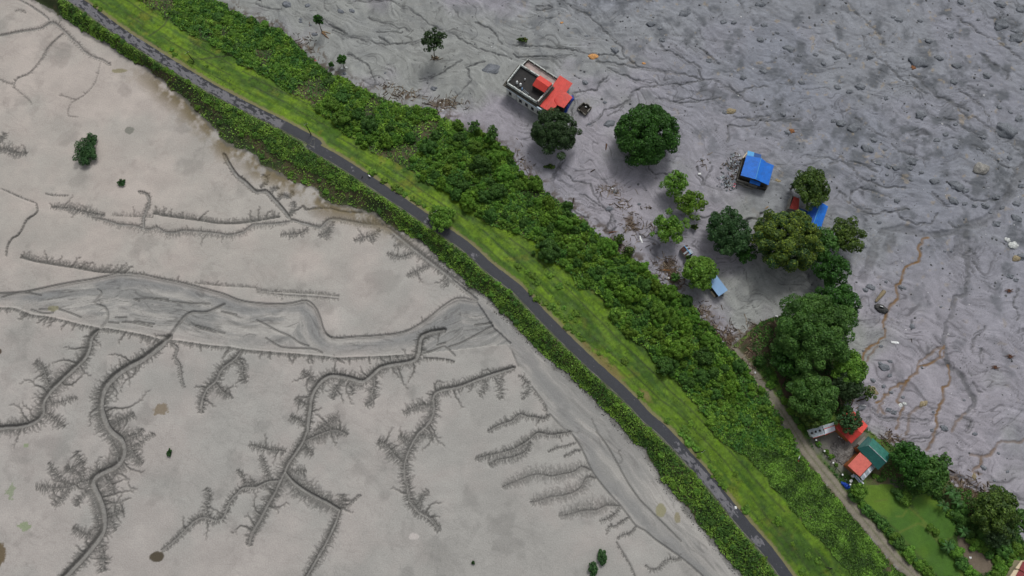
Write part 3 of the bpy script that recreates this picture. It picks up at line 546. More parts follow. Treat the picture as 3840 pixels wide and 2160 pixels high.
for P_, wd_ in ((cat(R(0, 1, 1000, 1400, 1250, 1390, 1500, 1390, 1800, 1449), R(0, 2, 2100, 80, 2400, 190, 2576, 230), R(1, 2, 200, 230, 440, 190, 560, 300, 600, 450, 680, 590, 800, 655, 1000, 640, 1250, 570, 1500, 500, 1750, 420, 1900, 330, 2000, 200, 2150, 160)), 2.6),
                (cat(R(1, 2, 2250, 180), R(2, 2, 0, 480, 200, 760, 400, 1050, 560, 1290, 680, 1449), R(2, 3, 780, 150, 820, 350, 930, 520, 1080, 620, 1250, 800, 1400, 980, 1600, 1150, 1800, 1300, 2050, 1600)), 2.3), (R(0, 1, -100, 1560, 100, 1520, 400, 1520, 560, 1480), 2.0)):
    db = np.abs(signed(UW(P_), Xf, Yf)) + (n6 - .5) * 4 + (n3 - .5) * 1.2
    cl = mixc(cl, C(.180, .184, .184) * one[:, None], sst(wd_, .3, db) * .8)
cl = mixc(cl, C(.12, .12, .115) * one[:, None], sst(.66, .76, fbm(Su / 7, dU + warp * 8, .9, 4, .7, off=15)) * .6 * (~_tm))
fl1 = np.where(_tm, np.abs(2 * fbm(S / 9 + warp, D + warp2 * 4, 1.5, 3, .55, off=25) - 1), np.abs(2 * fbm(Su / 9 + warp * 2, dU + warp2 * 6, 1.8, 3, .55, off=25) - 1))
cl = cl * (1 - .38 * sst(.09, .0, fl1) * sst(.35, .6, n2))[:, None] * (1 + .16 * sst(.12, .22, fl1) * sst(.34, .24, fl1))[:, None]
lowt = np.maximum(low * sst(0, 2.6, dU + .5) * sst(-.3, 5.0, dL_ + (n3 - .5) * 3), (toe & ~low) * .75)
c = mixc(c, cl, lowt)
wet_shade_m = WET_SHADE * (1 - .5 * BED)
c = mixc(c, C(.078, .077, .071), np.clip(wet_shade_m, 0, 1) ** 1.15 * .86)  # damp mud, plus the slope shade painted on upper-left banks
bedc = C(.215, .212, .20)
c = mixc(c, bedc * (.55 + .9 * fbm(Xf, Yf, .8, 3, .7, off=17))[:, None], np.clip(BED * .8, 0, 1))
for (cx, cy), rx, ry, colr, rag in ((R(0, 0, 1300, 1312)[0], 1.55, 1.25, C(.19, .19, .165), .3), (R(0, 2, 1612, 1228)[0], 2.1, 1.5, C(.21, .175, .13), .9),
                              (R(0, 3, 1575, 1252)[0], 1.9, 1.3, C(.075, .062, .042), .3), (R(2, 3, 1500, 790)[0], 1.4, 1.9, C(.25, .24, .15), .4), (R(2, 3, 1665, 860)[0], .8, 1.4, C(.24, .22, .15), .4),
                              (R(0, 2, 520, 200)[0], 1.7, .9, C(.22, .21, .14), .5), (R(0, 2, -10, 640)[0], .8, .8, C(.07, .05, .035), .3), (R(0, 3, -20, 1250)[0], 1.8, 3.5, C(.13, .10, .06), .5),
                              (R(0, 0, 1200, 712)[0], 2.2, .7, C(.25, .23, .15), .5), (R(0, 3, 105, 600)[0], 1.0, 1.8, C(.24, .27, .19), 1.5), (R(0, 3, 240, 950)[0], 1.3, .9, C(.24, .28, .18), 1.5), (R(0, 3, 262, 135)[0], .6, .5, C(.24, .28, .18), 1.4),
                              (R(1, 3, 1590, 1050)[0], 1.2, .8, C(.45, .42, .40), .6)):
    w0 = U(cx, cy)
    d0 = np.hypot((Xf - w0[0]) / rx, (Yf - w0[1]) / ry) + (fbm(Xf, Yf, 1.0, 3, .6, off=4) - .5) * rag * 1.6
    c = mixc(c, colr * one[:, None], sst(1.12, .9, d0))
# fan shaped dark washes
for (cx, cy), R0, a0, a1, k in ((R(1, 3, 1810, 1030)[0], 15, -2.5, -.8, .13), (R(0, 2, 1800, 1800)[0], 10, -2.8, -1.2, .1), (R(1, 2, 850, 180)[0], 9, -2.6, -.6, -.10)):
    w0 = U(cx, cy); rr0 = np.hypot(Xf - w0[0], Yf - w0[1]); an = np.arctan2(Yf - w0[1], Xf - w0[0])
    f = sst(R0, R0 * .2, rr0 + 4 * (fbm(an * 8, rr0 * .05, .8, 3) - .5)) * sst(a0 - .2, a0 + .3, an) * sst(a1 + .2, a1 - .3, an)
    c = c * (1 - k * f * (.5 + fbm(an * 14, rr0 * .04, 1, 3)))[:, None]
sludge = sst(-8, -1, dLB) * sst(62, 76, Yf) * sst(129, 118, Yf) * sst(.36, .58, n3 * .5 + n2 * .5)
c = mixc(c, C(.16, .13, .075) * one[:, None], sludge)
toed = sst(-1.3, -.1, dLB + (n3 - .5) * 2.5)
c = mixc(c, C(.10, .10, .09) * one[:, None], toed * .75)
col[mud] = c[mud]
# debris plain
pl = sst(.4, .6, fbm(Xf, Yf, 30, 4, .55, off=21))
c = mixc(C(.226, .240, .222), C(.256, .249, .268), pl)
c = mixc(c, C(.172, .188, .212) * one[:, None], np.clip(rough_zone * .8 + .25 * sst(.45, .7, n1), 0, 1))
stk = fbm(u_ * .2 + warp * 5, v_ + warp2 * 22, 1.2, 4, .65, off=23)
c = c * C(1.08, 1.06, 1.10) * (.72 + .58 * stk[:, None]) * (.78 + .44 * n3[:, None])
dm = sst(.50, .76, fbm(Xf, Yf, 4.5, 4, .62, off=26)) * (.25 + .65 * rough_zone)
c = mixc(c, C(.088, .097, .110) * one[:, None], dm)
c = mixc(c, C(.27, .225, .16) * one[:, None], sst(.72, .80, fbm(Xf, Yf, 2.2, 3, .6, off=33)) * .6 * rough_zone)
c = c * (1 - .50 * np.clip(lnk, 0, 1))[:, None]
c = mixc(c, C(.052, .055, .058), np.clip(WET_SHADE, 0, 1) * .78)
c = mixc(c, C(.17, .098, .038), np.clip(RUST * (1.3 * n3 + .35), 0, 1))
# brown wrack and twigs along the foot of the bank
wr = sst(5.0, .3, dBL + (n2 - .5) * 7) * sst(.47, .60, fbm(Xf, Yf, 1.5, 3, .65, off=28))
c = mixc(c, C(.060, .040, .022), wr * .8)
for (cx, cy), rx, ry in ((R(2, 2, 1890, 250)[0], 5, 3), (R(2, 2, 2060, 470)[0], 6, 4.5), (R(2, 2, 2450, 480)[0], 6, 5), (R(2, 1, 1580, 1240)[0], 3.3, 4), (R(2, 1, 1620, 1330)[0], 3, 4), (R(2, 1, 1040, 1040)[0], 5, 3.2), (R(2, 1, 1200, 800)[0], 3.5, 4),
                         (R(2, 2, 2200, 560)[0], 5, 5), (R(2, 2, 2540, 620)[0], 4, 6), (R(1, 0, 1500, 970)[0], 6, 2), (R(1, 0, 1900, 1040)[0], 6, 2.4), (R(3, 2, 780, 1100)[0], 3, 3), (R(3, 3, 1250, 70)[0], 5, 3), (R(3, 3, 1900, 520)[0], 5, 4), (R(2, 1, 1020, 450)[0], 4, 2.5), (R(3, 3, 2100, 640)[0], 7, 4), (R(3, 3, 2300, 700)[0], 5, 4)):
    w0 = U(cx, cy); d0 = np.hypot((Xf - w0[0]) / rx, (Yf - w0[1]) / ry)
    c = mixc(c, C(.075, .048, .026), sst(1.1, .3, d0) * sst(.42, .6, fbm(Xf, Yf, 1.3, 3, .65, off=29)) * .9)
col[lahar] = c[lahar]
# embankment: turf and earth
gr = fbm(S / 9, D, 1.1, 4, .6, off=41); g2 = fbm(S / 2.5, D, 3.0, 4, .6, off=42); g3 = fbm(Xf, Yf, .8, 3, .7, off=43)
turf = mixc(C(.036, .078, .008), C(.100, .160, .010), sst(.35, .65, gr * .45 + g2 * .55))
turf = mixc(turf, C(.14, .125, .030) * one[:, None], sst(.60, .78, fbm(Xf, Yf, 5, 4, .6, off=44)) * .5)
lowturf = sst(1150, 1650, 0 * Xf + 1080 - (Yf - 51) * 11)
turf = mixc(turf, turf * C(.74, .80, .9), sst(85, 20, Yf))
turf = turf * C(1.18, 1.30, .5) * (.45 + .95 * g3[:, None]) * (.75 + .5 * fbm(S / 4, D, 1.8, 4, .65, off=47))[:, None]
for off_, wd in ((6.5, .22), (10.5, .25), (4.2, .15)):
    ln = np.exp(-((D - off_ - 2.2 * (fbm(S, 0 * S, 30, 3, off=off_) - .5)) / wd) ** 2) * (fbm(S, D * 0, 9, 2, off=off_ + 3) > .42)
    turf = mixc(turf, C(.022, .034, .008) * one[:, None], ln * .75)
verge = sst(2.75, 2.05, np.abs(D) + (g3 - .5) * .9) * (D > 0)
turf = mixc(turf, C(.19, .165, .085) * one[:, None], verge * .85)
vergel = sst(2.35, 1.95, np.abs(D) + (g3 - .5) * .5) * (D < 0)
turf = mixc(turf, C(.14, .15, .10) * one[:, None], vergel * .8)
for (cx, cy), rx, ry in ((R(2, 2, 900, 720)[0], 4.2, 1.6), (R(2, 2, 1030, 850)[0], 4.5, 1.8), (R(2, 2, 750, 580)[0], 2.4, .9), (R(2, 2, 1350, 1080)[0], 2.6, 1.2)):
    w0 = U(cx, cy, 3); a0 = math.radians(-48); du = (Xf - w0[0]) * math.cos(a0) + (Yf - w0[1]) * math.sin(a0); dv = -(Xf - w0[0]) * math.sin(a0) + (Yf - w0[1]) * math.cos(a0)
    turf = mixc(turf, C(.165, .130, .045) * one[:, None], sst(1.1, .5, np.hypot(du / rx, dv / ry) + (g3 - .5) * .8) * .8)
for P_ in (R(0, 0, 1690, 130, 1640, 250, 1550, 330, 1500, 370), R(0, 0, 2330, 540, 2180, 560, 2050, 590, 1930, 600)):
    dp = np.abs(signed(UW(P_, 2.5), Xf, Yf)); turf = mixc(turf, C(.03, .04, .012) * one[:, None], sst(.5, .1, dp) * .7)
earth = mixc(C(.030, .045, .012), C(.070, .060, .028), sst(.45, .6, g2))
under = np.maximum(sst(-.3, .6, dGBn), (D < -2.2) * 1.0)
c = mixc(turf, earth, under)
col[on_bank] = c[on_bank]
# yard, fields, soil under the trees
yc = mixc(C(.048, .095, .014), C(.080, .145, .018), sst(.4, .6, n2)) * (.6 + .8 * g3[:, None])
def blob(cx, cy, rx, ry, colr, k=1.0, soft=.35, z=.3, off=50):
    global yc
    w0 = U(cx, cy, z); d0 = np.hypot((Xf - w0[0]) / rx, (Yf - w0[1]) / ry) + (fbm(Xf, Yf, 1.5, 3, .6, off=off) - .5) * .7
    yc = mixc(yc, colr * one[:, None], sst(1 + soft, 1 - soft, d0) * k)
wood = inside(UW(cat(R(2, 2, 2230, 640), R(3, 2, -40, 330, 450, 300, 850, 650, 950, 950, 850, 1050, 760, 1240, 300, 1340, 150, 1050, 60, 800))), Xf, Yf)
yc = np.where(wood[:, None], mixc(C(.060, .040, .024), C(.035, .045, .014), sst(.45, .6, n3)) * (.6 + .8 * g3[:, None]), yc)
blob(*R(3, 3, 770, 180)[0], 7.0, 6.0, C(.165, .155, .14)); blob(*R(3, 3, 470, 130)[0], 3, 3, C(.12, .115, .10), .8)
blob(*R(3, 3, 1200, 440)[0], 5.5, 5.5, C(.085, .062, .035), .8); blob(*R(3, 3, 900, 30)[0], 3, 4, C(.14, .13, .12), .8)
blob(*R(3, 3, 1290, 540)[0], 2.2, 2.2, C(.11, .10, .09), .8); blob(*R(3, 3, 1980, 640)[0], 6, 5, C(.075, .05, .03), .7); blob(*R(3, 3, 2200, 720)[0], 7, 5, C(.07, .035, .026), .7)
yc_f = mixc(C(.050, .125, .012), C(.095, .175, .014), sst(.35, .65, fbm(Xf, Yf, 10, 3, off=51))) * (.8 + .4 * g3[:, None])
for poly in (R(3, 3, 990, 540, 1250, 520, 1420, 680, 1400, 800, 1250, 880, 1100, 800, 960, 680), R(3, 3, 1440, 700, 1600, 610, 1720, 700, 1880, 900, 1890, 1040, 1760, 1090, 1590, 900),
             R(3, 3, 1330, 1020, 1520, 930, 1600, 980, 1720, 1140, 1850, 1240, 1960, 1449, 1720, 1449, 1560, 1260), R(3, 3, 1420, 770, 1560, 900, 1330, 1000, 1180, 880), R(3, 3, 1910, 1150, 1980, 1190, 1970, 1250, 1910, 1250)):
    m = inside(UW(poly, .3), Xf + nearx * .8, Yf); yc[m] = yc_f[m]
m = inside(UW(R(3, 3, 1920, 1040, 2000, 1060, 2120, 1130, 2210, 1220, 2270, 1300, 2250, 1400, 2180, 1449, 2060, 1370, 1990, 1270, 1930, 1160), .3), Xf + nearx, Yf)
yc[m] = (mixc(C(.135, .105, .075), C(.165, .135, .10), n2) * (.8 + .4 * g3[:, None]))[m]
for P_ in (R(3, 3, 1430, 760, 1560, 880, 1620, 980, 1700, 1080, 1850, 1200, 1960, 1449), R(3, 3, 1330, 1010, 1520, 920, 1590, 950), R(3, 3, 1080, 700, 1200, 680), R(3, 3, 1300, 850, 1360, 850, 1400, 790)):
    dp = np.abs(signed(UW(P_, .3), Xf, Yf)); yc = mixc(yc, C(.10, .15, .02) * one[:, None], sst(.45, .1, dp) * .8)
ro = np.abs(signed(UW(R(3, 2, -20, 900, 120, 1080, 260, 1290, 420, 1449), .3), Xf, Yf))
yc = mixc(yc, C(.03, .035, .02) * one[:, None], sst(.6, .2, ro) * .8)
col[yard] = yc[yard]
# dirt track with two worn ruts
tw = np.abs(dTR) + (n3 - .5) * .8
rut = np.minimum(np.abs(np.abs(dTR) - .75), 9)
tc = mixc(C(.205, .185, .145), C(.10, .115, .05), sst(.30, .1, np.abs(dTR)) * sst(35, 10, Yf) * .7) * (.68 + .64 * g3[:, None])
tk = sst(1.75, 1.25, tw)
shore = ~mud
col = np.where((shore & (tw < 1.75))[:, None], mixc(col, tc, tk), col)
wr = sst(2.6, 1.4, tw) * (1 - tk); col = mixc(col, C(.11, .105, .045) * one[:, None], wr * .45 * shore)
track_m = shore & (tw < 1.5)
rough = np.clip(.62 + .3 * n3 - .18 * np.clip(WET_SHADE, 0, 1), .35, .95)

# ------------------------------------------------------------------ materials
def nt(name):
    m = bpy.data.materials.new(name); m.use_nodes = True
    n, l = m.node_tree.nodes, m.node_tree.links
    return m, n, l, n['Principled BSDF']
def ground_mat():
    m, n, l, b = nt('earth')
    at = n.new('ShaderNodeAttribute'); at.attribute_name = 'albedo'
    tc_ = n.new('ShaderNodeNewGeometry')
    no = n.new('ShaderNodeTexNoise'); no.inputs['Scale'].default_value = 2.6; no.inputs['Detail'].default_value = 6; no.inputs['Roughness'].default_value = .7
    l.new(tc_.outputs['Position'], no.inputs['Vector'])
    mr = n.new('ShaderNodeMapRange'); mr.inputs['To Min'].default_value = .80; mr.inputs['To Max'].default_value = 1.20
    mr.inputs['From Min'].default_value = .25; mr.inputs['From Max'].default_value = .75
    l.new(no.outputs[0], mr.inputs['Value'])
    mx = n.new('ShaderNodeVectorMath'); mx.operation = 'SCALE'
    l.new(at.outputs['Color'], mx.inputs[0]); l.new(mr.outputs[0], mx.inputs['Scale'])
    l.new(mx.outputs[0], b.inputs['Base Color'])
    bu = n.new('ShaderNodeBump'); bu.inputs['Strength'].default_value = .5; bu.inputs['Distance'].default_value = .12
    l.new(no.outputs[0], bu.inputs['Height']); l.new(bu.outputs[0], b.inputs['Normal'])
    ra = n.new('ShaderNodeAttribute'); ra.attribute_name = 'rough'
    l.new(ra.outputs['Fac'], b.inputs['Roughness'])
    b.inputs['Specular IOR Level'].default_value = .35
    return m
M_EARTH = ground_mat()
def attr_mat(name, rough=.75, spec=.3, noise=6.0, amt=.2, bump=.3, objrand=0.0):
    m, n, l, b = nt(name)
    at = n.new('ShaderNodeAttribute'); at.attribute_name = 'tint'
    no = n.new('ShaderNodeTexNoise'); no.inputs['Scale'].default_value = noise; no.inputs['Detail'].default_value = 5
    ge = n.new('ShaderNodeNewGeometry'); l.new(ge.outputs['Position'], no.inputs['Vector'])
    mr = n.new('ShaderNodeMapRange'); mr.inputs['From Min'].default_value = .3; mr.inputs['From Max'].default_value = .7
    mr.inputs['To Min'].default_value = 1 - amt; mr.inputs['To Max'].default_value = 1 + amt
    l.new(no.outputs[0], mr.inputs['Value'])
    mx = n.new('ShaderNodeVectorMath'); mx.operation = 'SCALE'
    l.new(at.outputs['Color'], mx.inputs[0]); l.new(mr.outputs[0], mx.inputs['Scale']); l.new(mx.outputs[0], b.inputs['Base Color'])
    bu = n.new('ShaderNodeBump'); bu.inputs['Strength'].default_value = bump; bu.inputs['Distance'].default_value = .05
    l.new(no.outputs[0], bu.inputs['Height']); l.new(bu.outputs[0], b.inputs['Normal'])
    b.inputs['Roughness'].default_value = rough; b.inputs['Specular IOR Level'].default_value = spec
    return m
M_STONE = attr_mat('stone', .8, .25, 3, .35, .8)
M_WOOD = attr_mat('driftwood', .85, .2, 5, .3, .3)
def foliage_mat(name, hue=.012, val=.22):
    m, n, l, b = nt(name)
    at = n.new('ShaderNodeAttribute'); at.attribute_name = 'tint'
    oi = n.new('ShaderNodeObjectInfo')
    hs = n.new('ShaderNodeHueSaturation')
    mh = n.new('ShaderNodeMapRange'); mh.inputs['To Min'].default_value = .5 - hue; mh.inputs['To Max'].default_value = .5 + hue
    mv = n.new('ShaderNodeMapRange'); mv.inputs['To Min'].default_value = 1 - val; mv.inputs['To Max'].default_value = 1 + val
    l.new(oi.outputs['Random'], mh.inputs['Value']); l.new(oi.outputs['Random'], mv.inputs['Value'])
    l.new(mh.outputs[0], hs.inputs['Hue']); l.new(mv.outputs[0], hs.inputs['Value']); l.new(at.outputs['Color'], hs.inputs['Color'])
    l.new(hs.outputs[0], b.inputs['Base Color'])
    b.inputs['Roughness'].default_value = .55; b.inputs['Specular IOR Level'].default_value = .25
    tr = n.new('ShaderNodeBsdfTranslucent'); l.new(hs.outputs[0], tr.inputs['Color'])
    ms = n.new('ShaderNodeMixShader'); ms.inputs[0].default_value = .22
    l.new(b.outputs[0], ms.inputs[1]); l.new(tr.outputs[0], ms.inputs[2]); l.new(ms.outputs[0], n['Material Output'].inputs['Surface'])
    return m
M_LEAF = foliage_mat('foliage', .008, .17)
M_LEAF_T = foliage_mat('tree_foliage', .004, .05)
_pm = {}
def paint(name, c, rough=.6, amt=.12, scale=1.2, dirt=None, dk=.5, metal=0.0, rib=None, bump=.15):
    """painted or weathered surface: base colour, blotches of grime of their own, optional ribs of roofing sheet"""
    if name in _pm: return _pm[name]
    m, n, l, b = nt(name)
    tc_ = n.new('ShaderNodeTexCoord')
    no = n.new('ShaderNodeTexNoise'); no.inputs['Scale'].default_value = scale; no.inputs['Detail'].default_value = 7; no.inputs['Roughness'].default_value = .65
    l.new(tc_.outputs['Object'], no.inputs['Vector'])
    mr = n.new('ShaderNodeMapRange'); mr.inputs['From Min'].default_value = .3; mr.inputs['From Max'].default_value = .7; mr.inputs['To Min'].default_value = 1 - amt; mr.inputs['To Max'].default_value = 1 + amt
    l.new(no.outputs[0], mr.inputs['Value'])
    mx = n.new('ShaderNodeVectorMath'); mx.operation = 'SCALE'; mx.inputs[0].default_value = c
    l.new(mr.outputs[0], mx.inputs['Scale']); last = mx.outputs[0]
    if dirt:
        n2_ = n.new('ShaderNodeTexNoise'); n2_.inputs['Scale'].default_value = scale * .8; n2_.inputs['Detail'].default_value = 8; n2_.inputs['Roughness'].default_value = .7
        mp = n.new('ShaderNodeMapping'); mp.inputs['Location'].default_value = (7, 3, 1); l.new(tc_.outputs['Object'], mp.inputs[0]); l.new(mp.outputs[0], n2_.inputs['Vector'])
        m2 = n.new('ShaderNodeMapRange'); m2.inputs['From Min'].default_value = .48; m2.inputs['From Max'].default_value = .62; m2.inputs['To Max'].default_value = dk
        l.new(n2_.outputs[0], m2.inputs['Value'])
        mi = n.new('ShaderNodeMix'); mi.data_type = 'RGBA'; l.new(m2.outputs[0], mi.inputs['Factor']); l.new(last, mi.inputs['A']); mi.inputs['B'].default_value = (*dirt, 1); last = mi.outputs['Result']
    l.new(last, b.inputs['Base Color'])
    bu = n.new('ShaderNodeBump'); bu.inputs['Strength'].default_value = bump; bu.inputs['Distance'].default_value = .03
    l.new(no.outputs[0], bu.inputs['Height']); l.new(bu.outputs[0], b.inputs['Normal'])
    b.inputs['Roughness'].default_value = rough; b.inputs['Metallic'].default_value = metal; b.inputs['Specular IOR Level'].default_value = .3
    _pm[name] = m
    return m

# ------------------------------------------------------------------ object helpers
COL = scene.collection
def tag(o, label=None, cat_=None, group=None, kind=None):
    if label: o['label'] = label
    if cat_: o['category'] = cat_
    if group: o['group'] = group
    if kind: o['kind'] = kind
    return o
def empty(name, loc, label, cat_, group=None, rz=0):
    o = bpy.data.objects.new(name, None); COL.objects.link(o); o.location = loc; o.rotation_euler.z = rz
    o.empty_display_size = .3
    return tag(o, label, cat_, group)
def link(name, me, mat=None, parent=None, loc=None):
    o = bpy.data.objects.new(name, me); COL.objects.link(o)
    if mat and not me.materials: me.materials.append(mat)
    if parent: o.parent = parent
    if loc is not None: o.location = loc
    return o
def np_mesh(name, V, F, tint=None, smooth=False, extra=None):
    V = np.ascontiguousarray(V, np.float32); F = np.ascontiguousarray(F, np.int32)
    me = bpy.data.meshes.new(name); k = F.shape[1]
    me.vertices.add(len(V)); me.vertices.foreach_set('co', V.ravel())
    me.loops.add(F.size); me.loops.foreach_set('vertex_index', F.ravel())
    me.polygons.add(len(F)); me.polygons.foreach_set('loop_start', np.arange(0, F.size, k, dtype=np.int32))
    try: me.polygons.foreach_set('loop_total', np.full(len(F), k, np.int32))
    except Exception: pass
    me.polygons.foreach_set('use_smooth', np.full(len(F), smooth, bool))
    def color(nm, arr):
        a = me.attributes.new(nm, 'FLOAT_COLOR', 'POINT')
        a.data.foreach_set('color', np.concatenate([arr, np.ones((len(arr), 1))], 1).astype(np.float32).ravel())
    if tint is not None: color('tint', tint)
    for nm, arr in (extra or {}).items():
        if arr.ndim == 2: color(nm, arr)
        else:
            a = me.attributes.new(nm, 'FLOAT', 'POINT'); a.data.foreach_set('value', arr.astype(np.float32))
    me.update(calc_edges=True); me.validate()
    return me

# ------------------------------------------------------------------ ground sheets
fi, fj = np.meshgrid(np.arange(NX - 1), np.arange(NY - 1), indexing='ij')
q = (fi * NY + fj).ravel()
quads = np.stack([q, q + NY, q + NY + 1, q + 1], 1)
lab = np.zeros(len(Xf), np.int8)
lab[on_bank] = 1; lab[lahar] = 2; lab[yard] = 3; lab[track_m] = 4
fl = lab[quads[:, 0]]
V3 = np.stack([Xf, Yf, Z], 1)
for code, nm in ((0, 'mudflat'), (1, 'levee_embankment'), (2, 'debris_plain'), (3, 'village_ground'), (4, 'dirt_track')):
    fq = quads[fl == code]
    used, inv = np.unique(fq, return_inverse=True)
    me = np_mesh(nm, V3[used], inv.reshape(-1, 4), smooth=True, extra={'albedo': col[used], 'rough': rough[used]})
    o = link(nm, me, M_EARTH); tag(o, kind='structure')

# ------------------------------------------------------------------ asphalt road and kerb on the crest
rp = resample(road_w, .16)
T_ = np.gradient(rp, axis=0); T_ /= np.hypot(T_[:, 0], T_[:, 1])[:, None]
Nn = np.stack([-T_[:, 1], T_[:, 0]], 1)                        # towards the outer side
m_ = (rp[:, 1] > -60) & (rp[:, 1] < 175)
rp, Nn = rp[m_], Nn[m_]; srd = np.arange(len(rp)) * .16
offs = np.linspace(-1.5, 1.5, 21)
eg = (fbm(srd, 0 * srd, 1.2, 3, off=60) - .5) * .22
RV = []; SC = []
for k_, o_ in enumerate(offs):
    oo = o_ + (eg if k_ in (0, 20) else 0)
    P_ = rp + Nn * (np.ones(len(rp)) * oo)[:, None]
    RV.append(np.concatenate([P_, np.full((len(rp), 1), 3.035 - .02 * (o_ / 1.68) ** 2)], 1))
RV = np.stack(RV, 1)
Pf = RV.reshape(-1, 3)
sf = np.repeat(srd, 21); of = np.tile(offs, len(rp))
def roads_at(px, py):
    w0 = U(px, py, 3); return srd[np.argmin(np.hypot(rp[:, 0] - w0[0], rp[:, 1] - w0[1]))]
sA, sB = roads_at(250, -20), roads_at(1046, 488)
dens = np.where(sf < sB, .40, -.09) + .12 * (fbm(sf, of * 0, 18, 2, off=61) - .5)
dens = np.where(sf < sA, .4, dens)
for (px_, py_), w_, k_ in ((R(1, 1, 570, 25)[0], 1.2, .25), (R(1, 1, 1740, 790)[0], 1.6, .3), (R(1, 1, 2200, 1120)[0], 1.6, .26), (R(1, 1, 950, 270)[0], 1.0, .2), (R(2, 3, 1700, 190)[0], 3.0, .33), (R(2, 3, 1840, 400)[0], 4.5, .42), (R(2, 3, 2050, 650)[0], 6.5, .45), (R(2, 3, 2465, 1110)[0], 1.6, .4)):
    s0 = roads_at(px_, py_); dens = np.maximum(dens, k_ * sst(w_ * 1.5, w_ * .5, np.abs(sf - s0)) * sst(1.3, .9, np.abs(of + (.35 if sf.mean() else 0))))
pn = fbm(sf / 2.2, of, .55, 4, .6, off=62) - .45 * sst(.2, 1.0, of) * (sf < sB) * .3
patch = sst(.0, .035, dens * 1.0 + pn - .80 - .10 * sst(.9, 1.6, np.abs(of)))
asph = C(.034, .037, .044) * (.85 + .3 * fbm(Pf[:, 0], Pf[:, 1], .9, 4, .6, off=63))[:, None] * np.where(sf < sB, .85, 1.1)[:, None]
seam = np.exp(-((sf - sB) / .25) ** 2)
rc = mixc(asph, C(.145, .145, .160) * (.75 + .4 * fbm(Pf[:, 0], Pf[:, 1], .6, 3, off=64))[:, None], patch)
rc = mixc(rc, C(.11, .11, .115) * one[:len(rc), None], seam * .6)
ii, jj = np.meshgrid(np.arange(len(rp) - 1), np.arange(20), indexing='ij')
q = (ii * 21 + jj).ravel(); RF = np.stack([q, q + 1, q + 22, q + 21], 1)[:, ::-1]
o = link('asphalt_road', np_mesh('asphalt_road', Pf, RF, smooth=True, extra={'albedo': rc, 'rough': np.full(len(rc), .7)}), M_EARTH); tag(o, kind='structure')
def kerb(side, name):
    prof = [(1.58, 2.9), (1.58, 3.11), (1.75, 3.11), (1.75, 2.9)]
    P2 = rp[::6]; N2 = Nn[::6]; k = len(P2); vv = []
    wob = (fbm(np.arange(k) * 1.0, np.zeros(k), 8, 2, off=66) - .5) * .1
    for o_, z_ in prof:
        vv.append(np.concatenate([P2 + N2 * (side * (o_ + wob))[:, None], np.full((k, 1), z_)], 1))
    vv = np.stack(vv, 1).reshape(-1, 3)
    i_, j_ = np.meshgrid(np.arange(k - 1), np.arange(3), indexing='ij'); q = (i_ * 4 + j_).ravel()
    f = np.stack([q, q + 4, q + 5, q + 1], 1)
    t = mixc(C(.085, .095, .06), C(.17, .17, .15), sst(.4, .6, fbm(vv[:, 0], vv[:, 1], 2, 3, off=67)))
    return tag(link(name, np_mesh(name, vv, f, t), M_STONE), kind='structure')
kerb(-1, 'road_kerb')

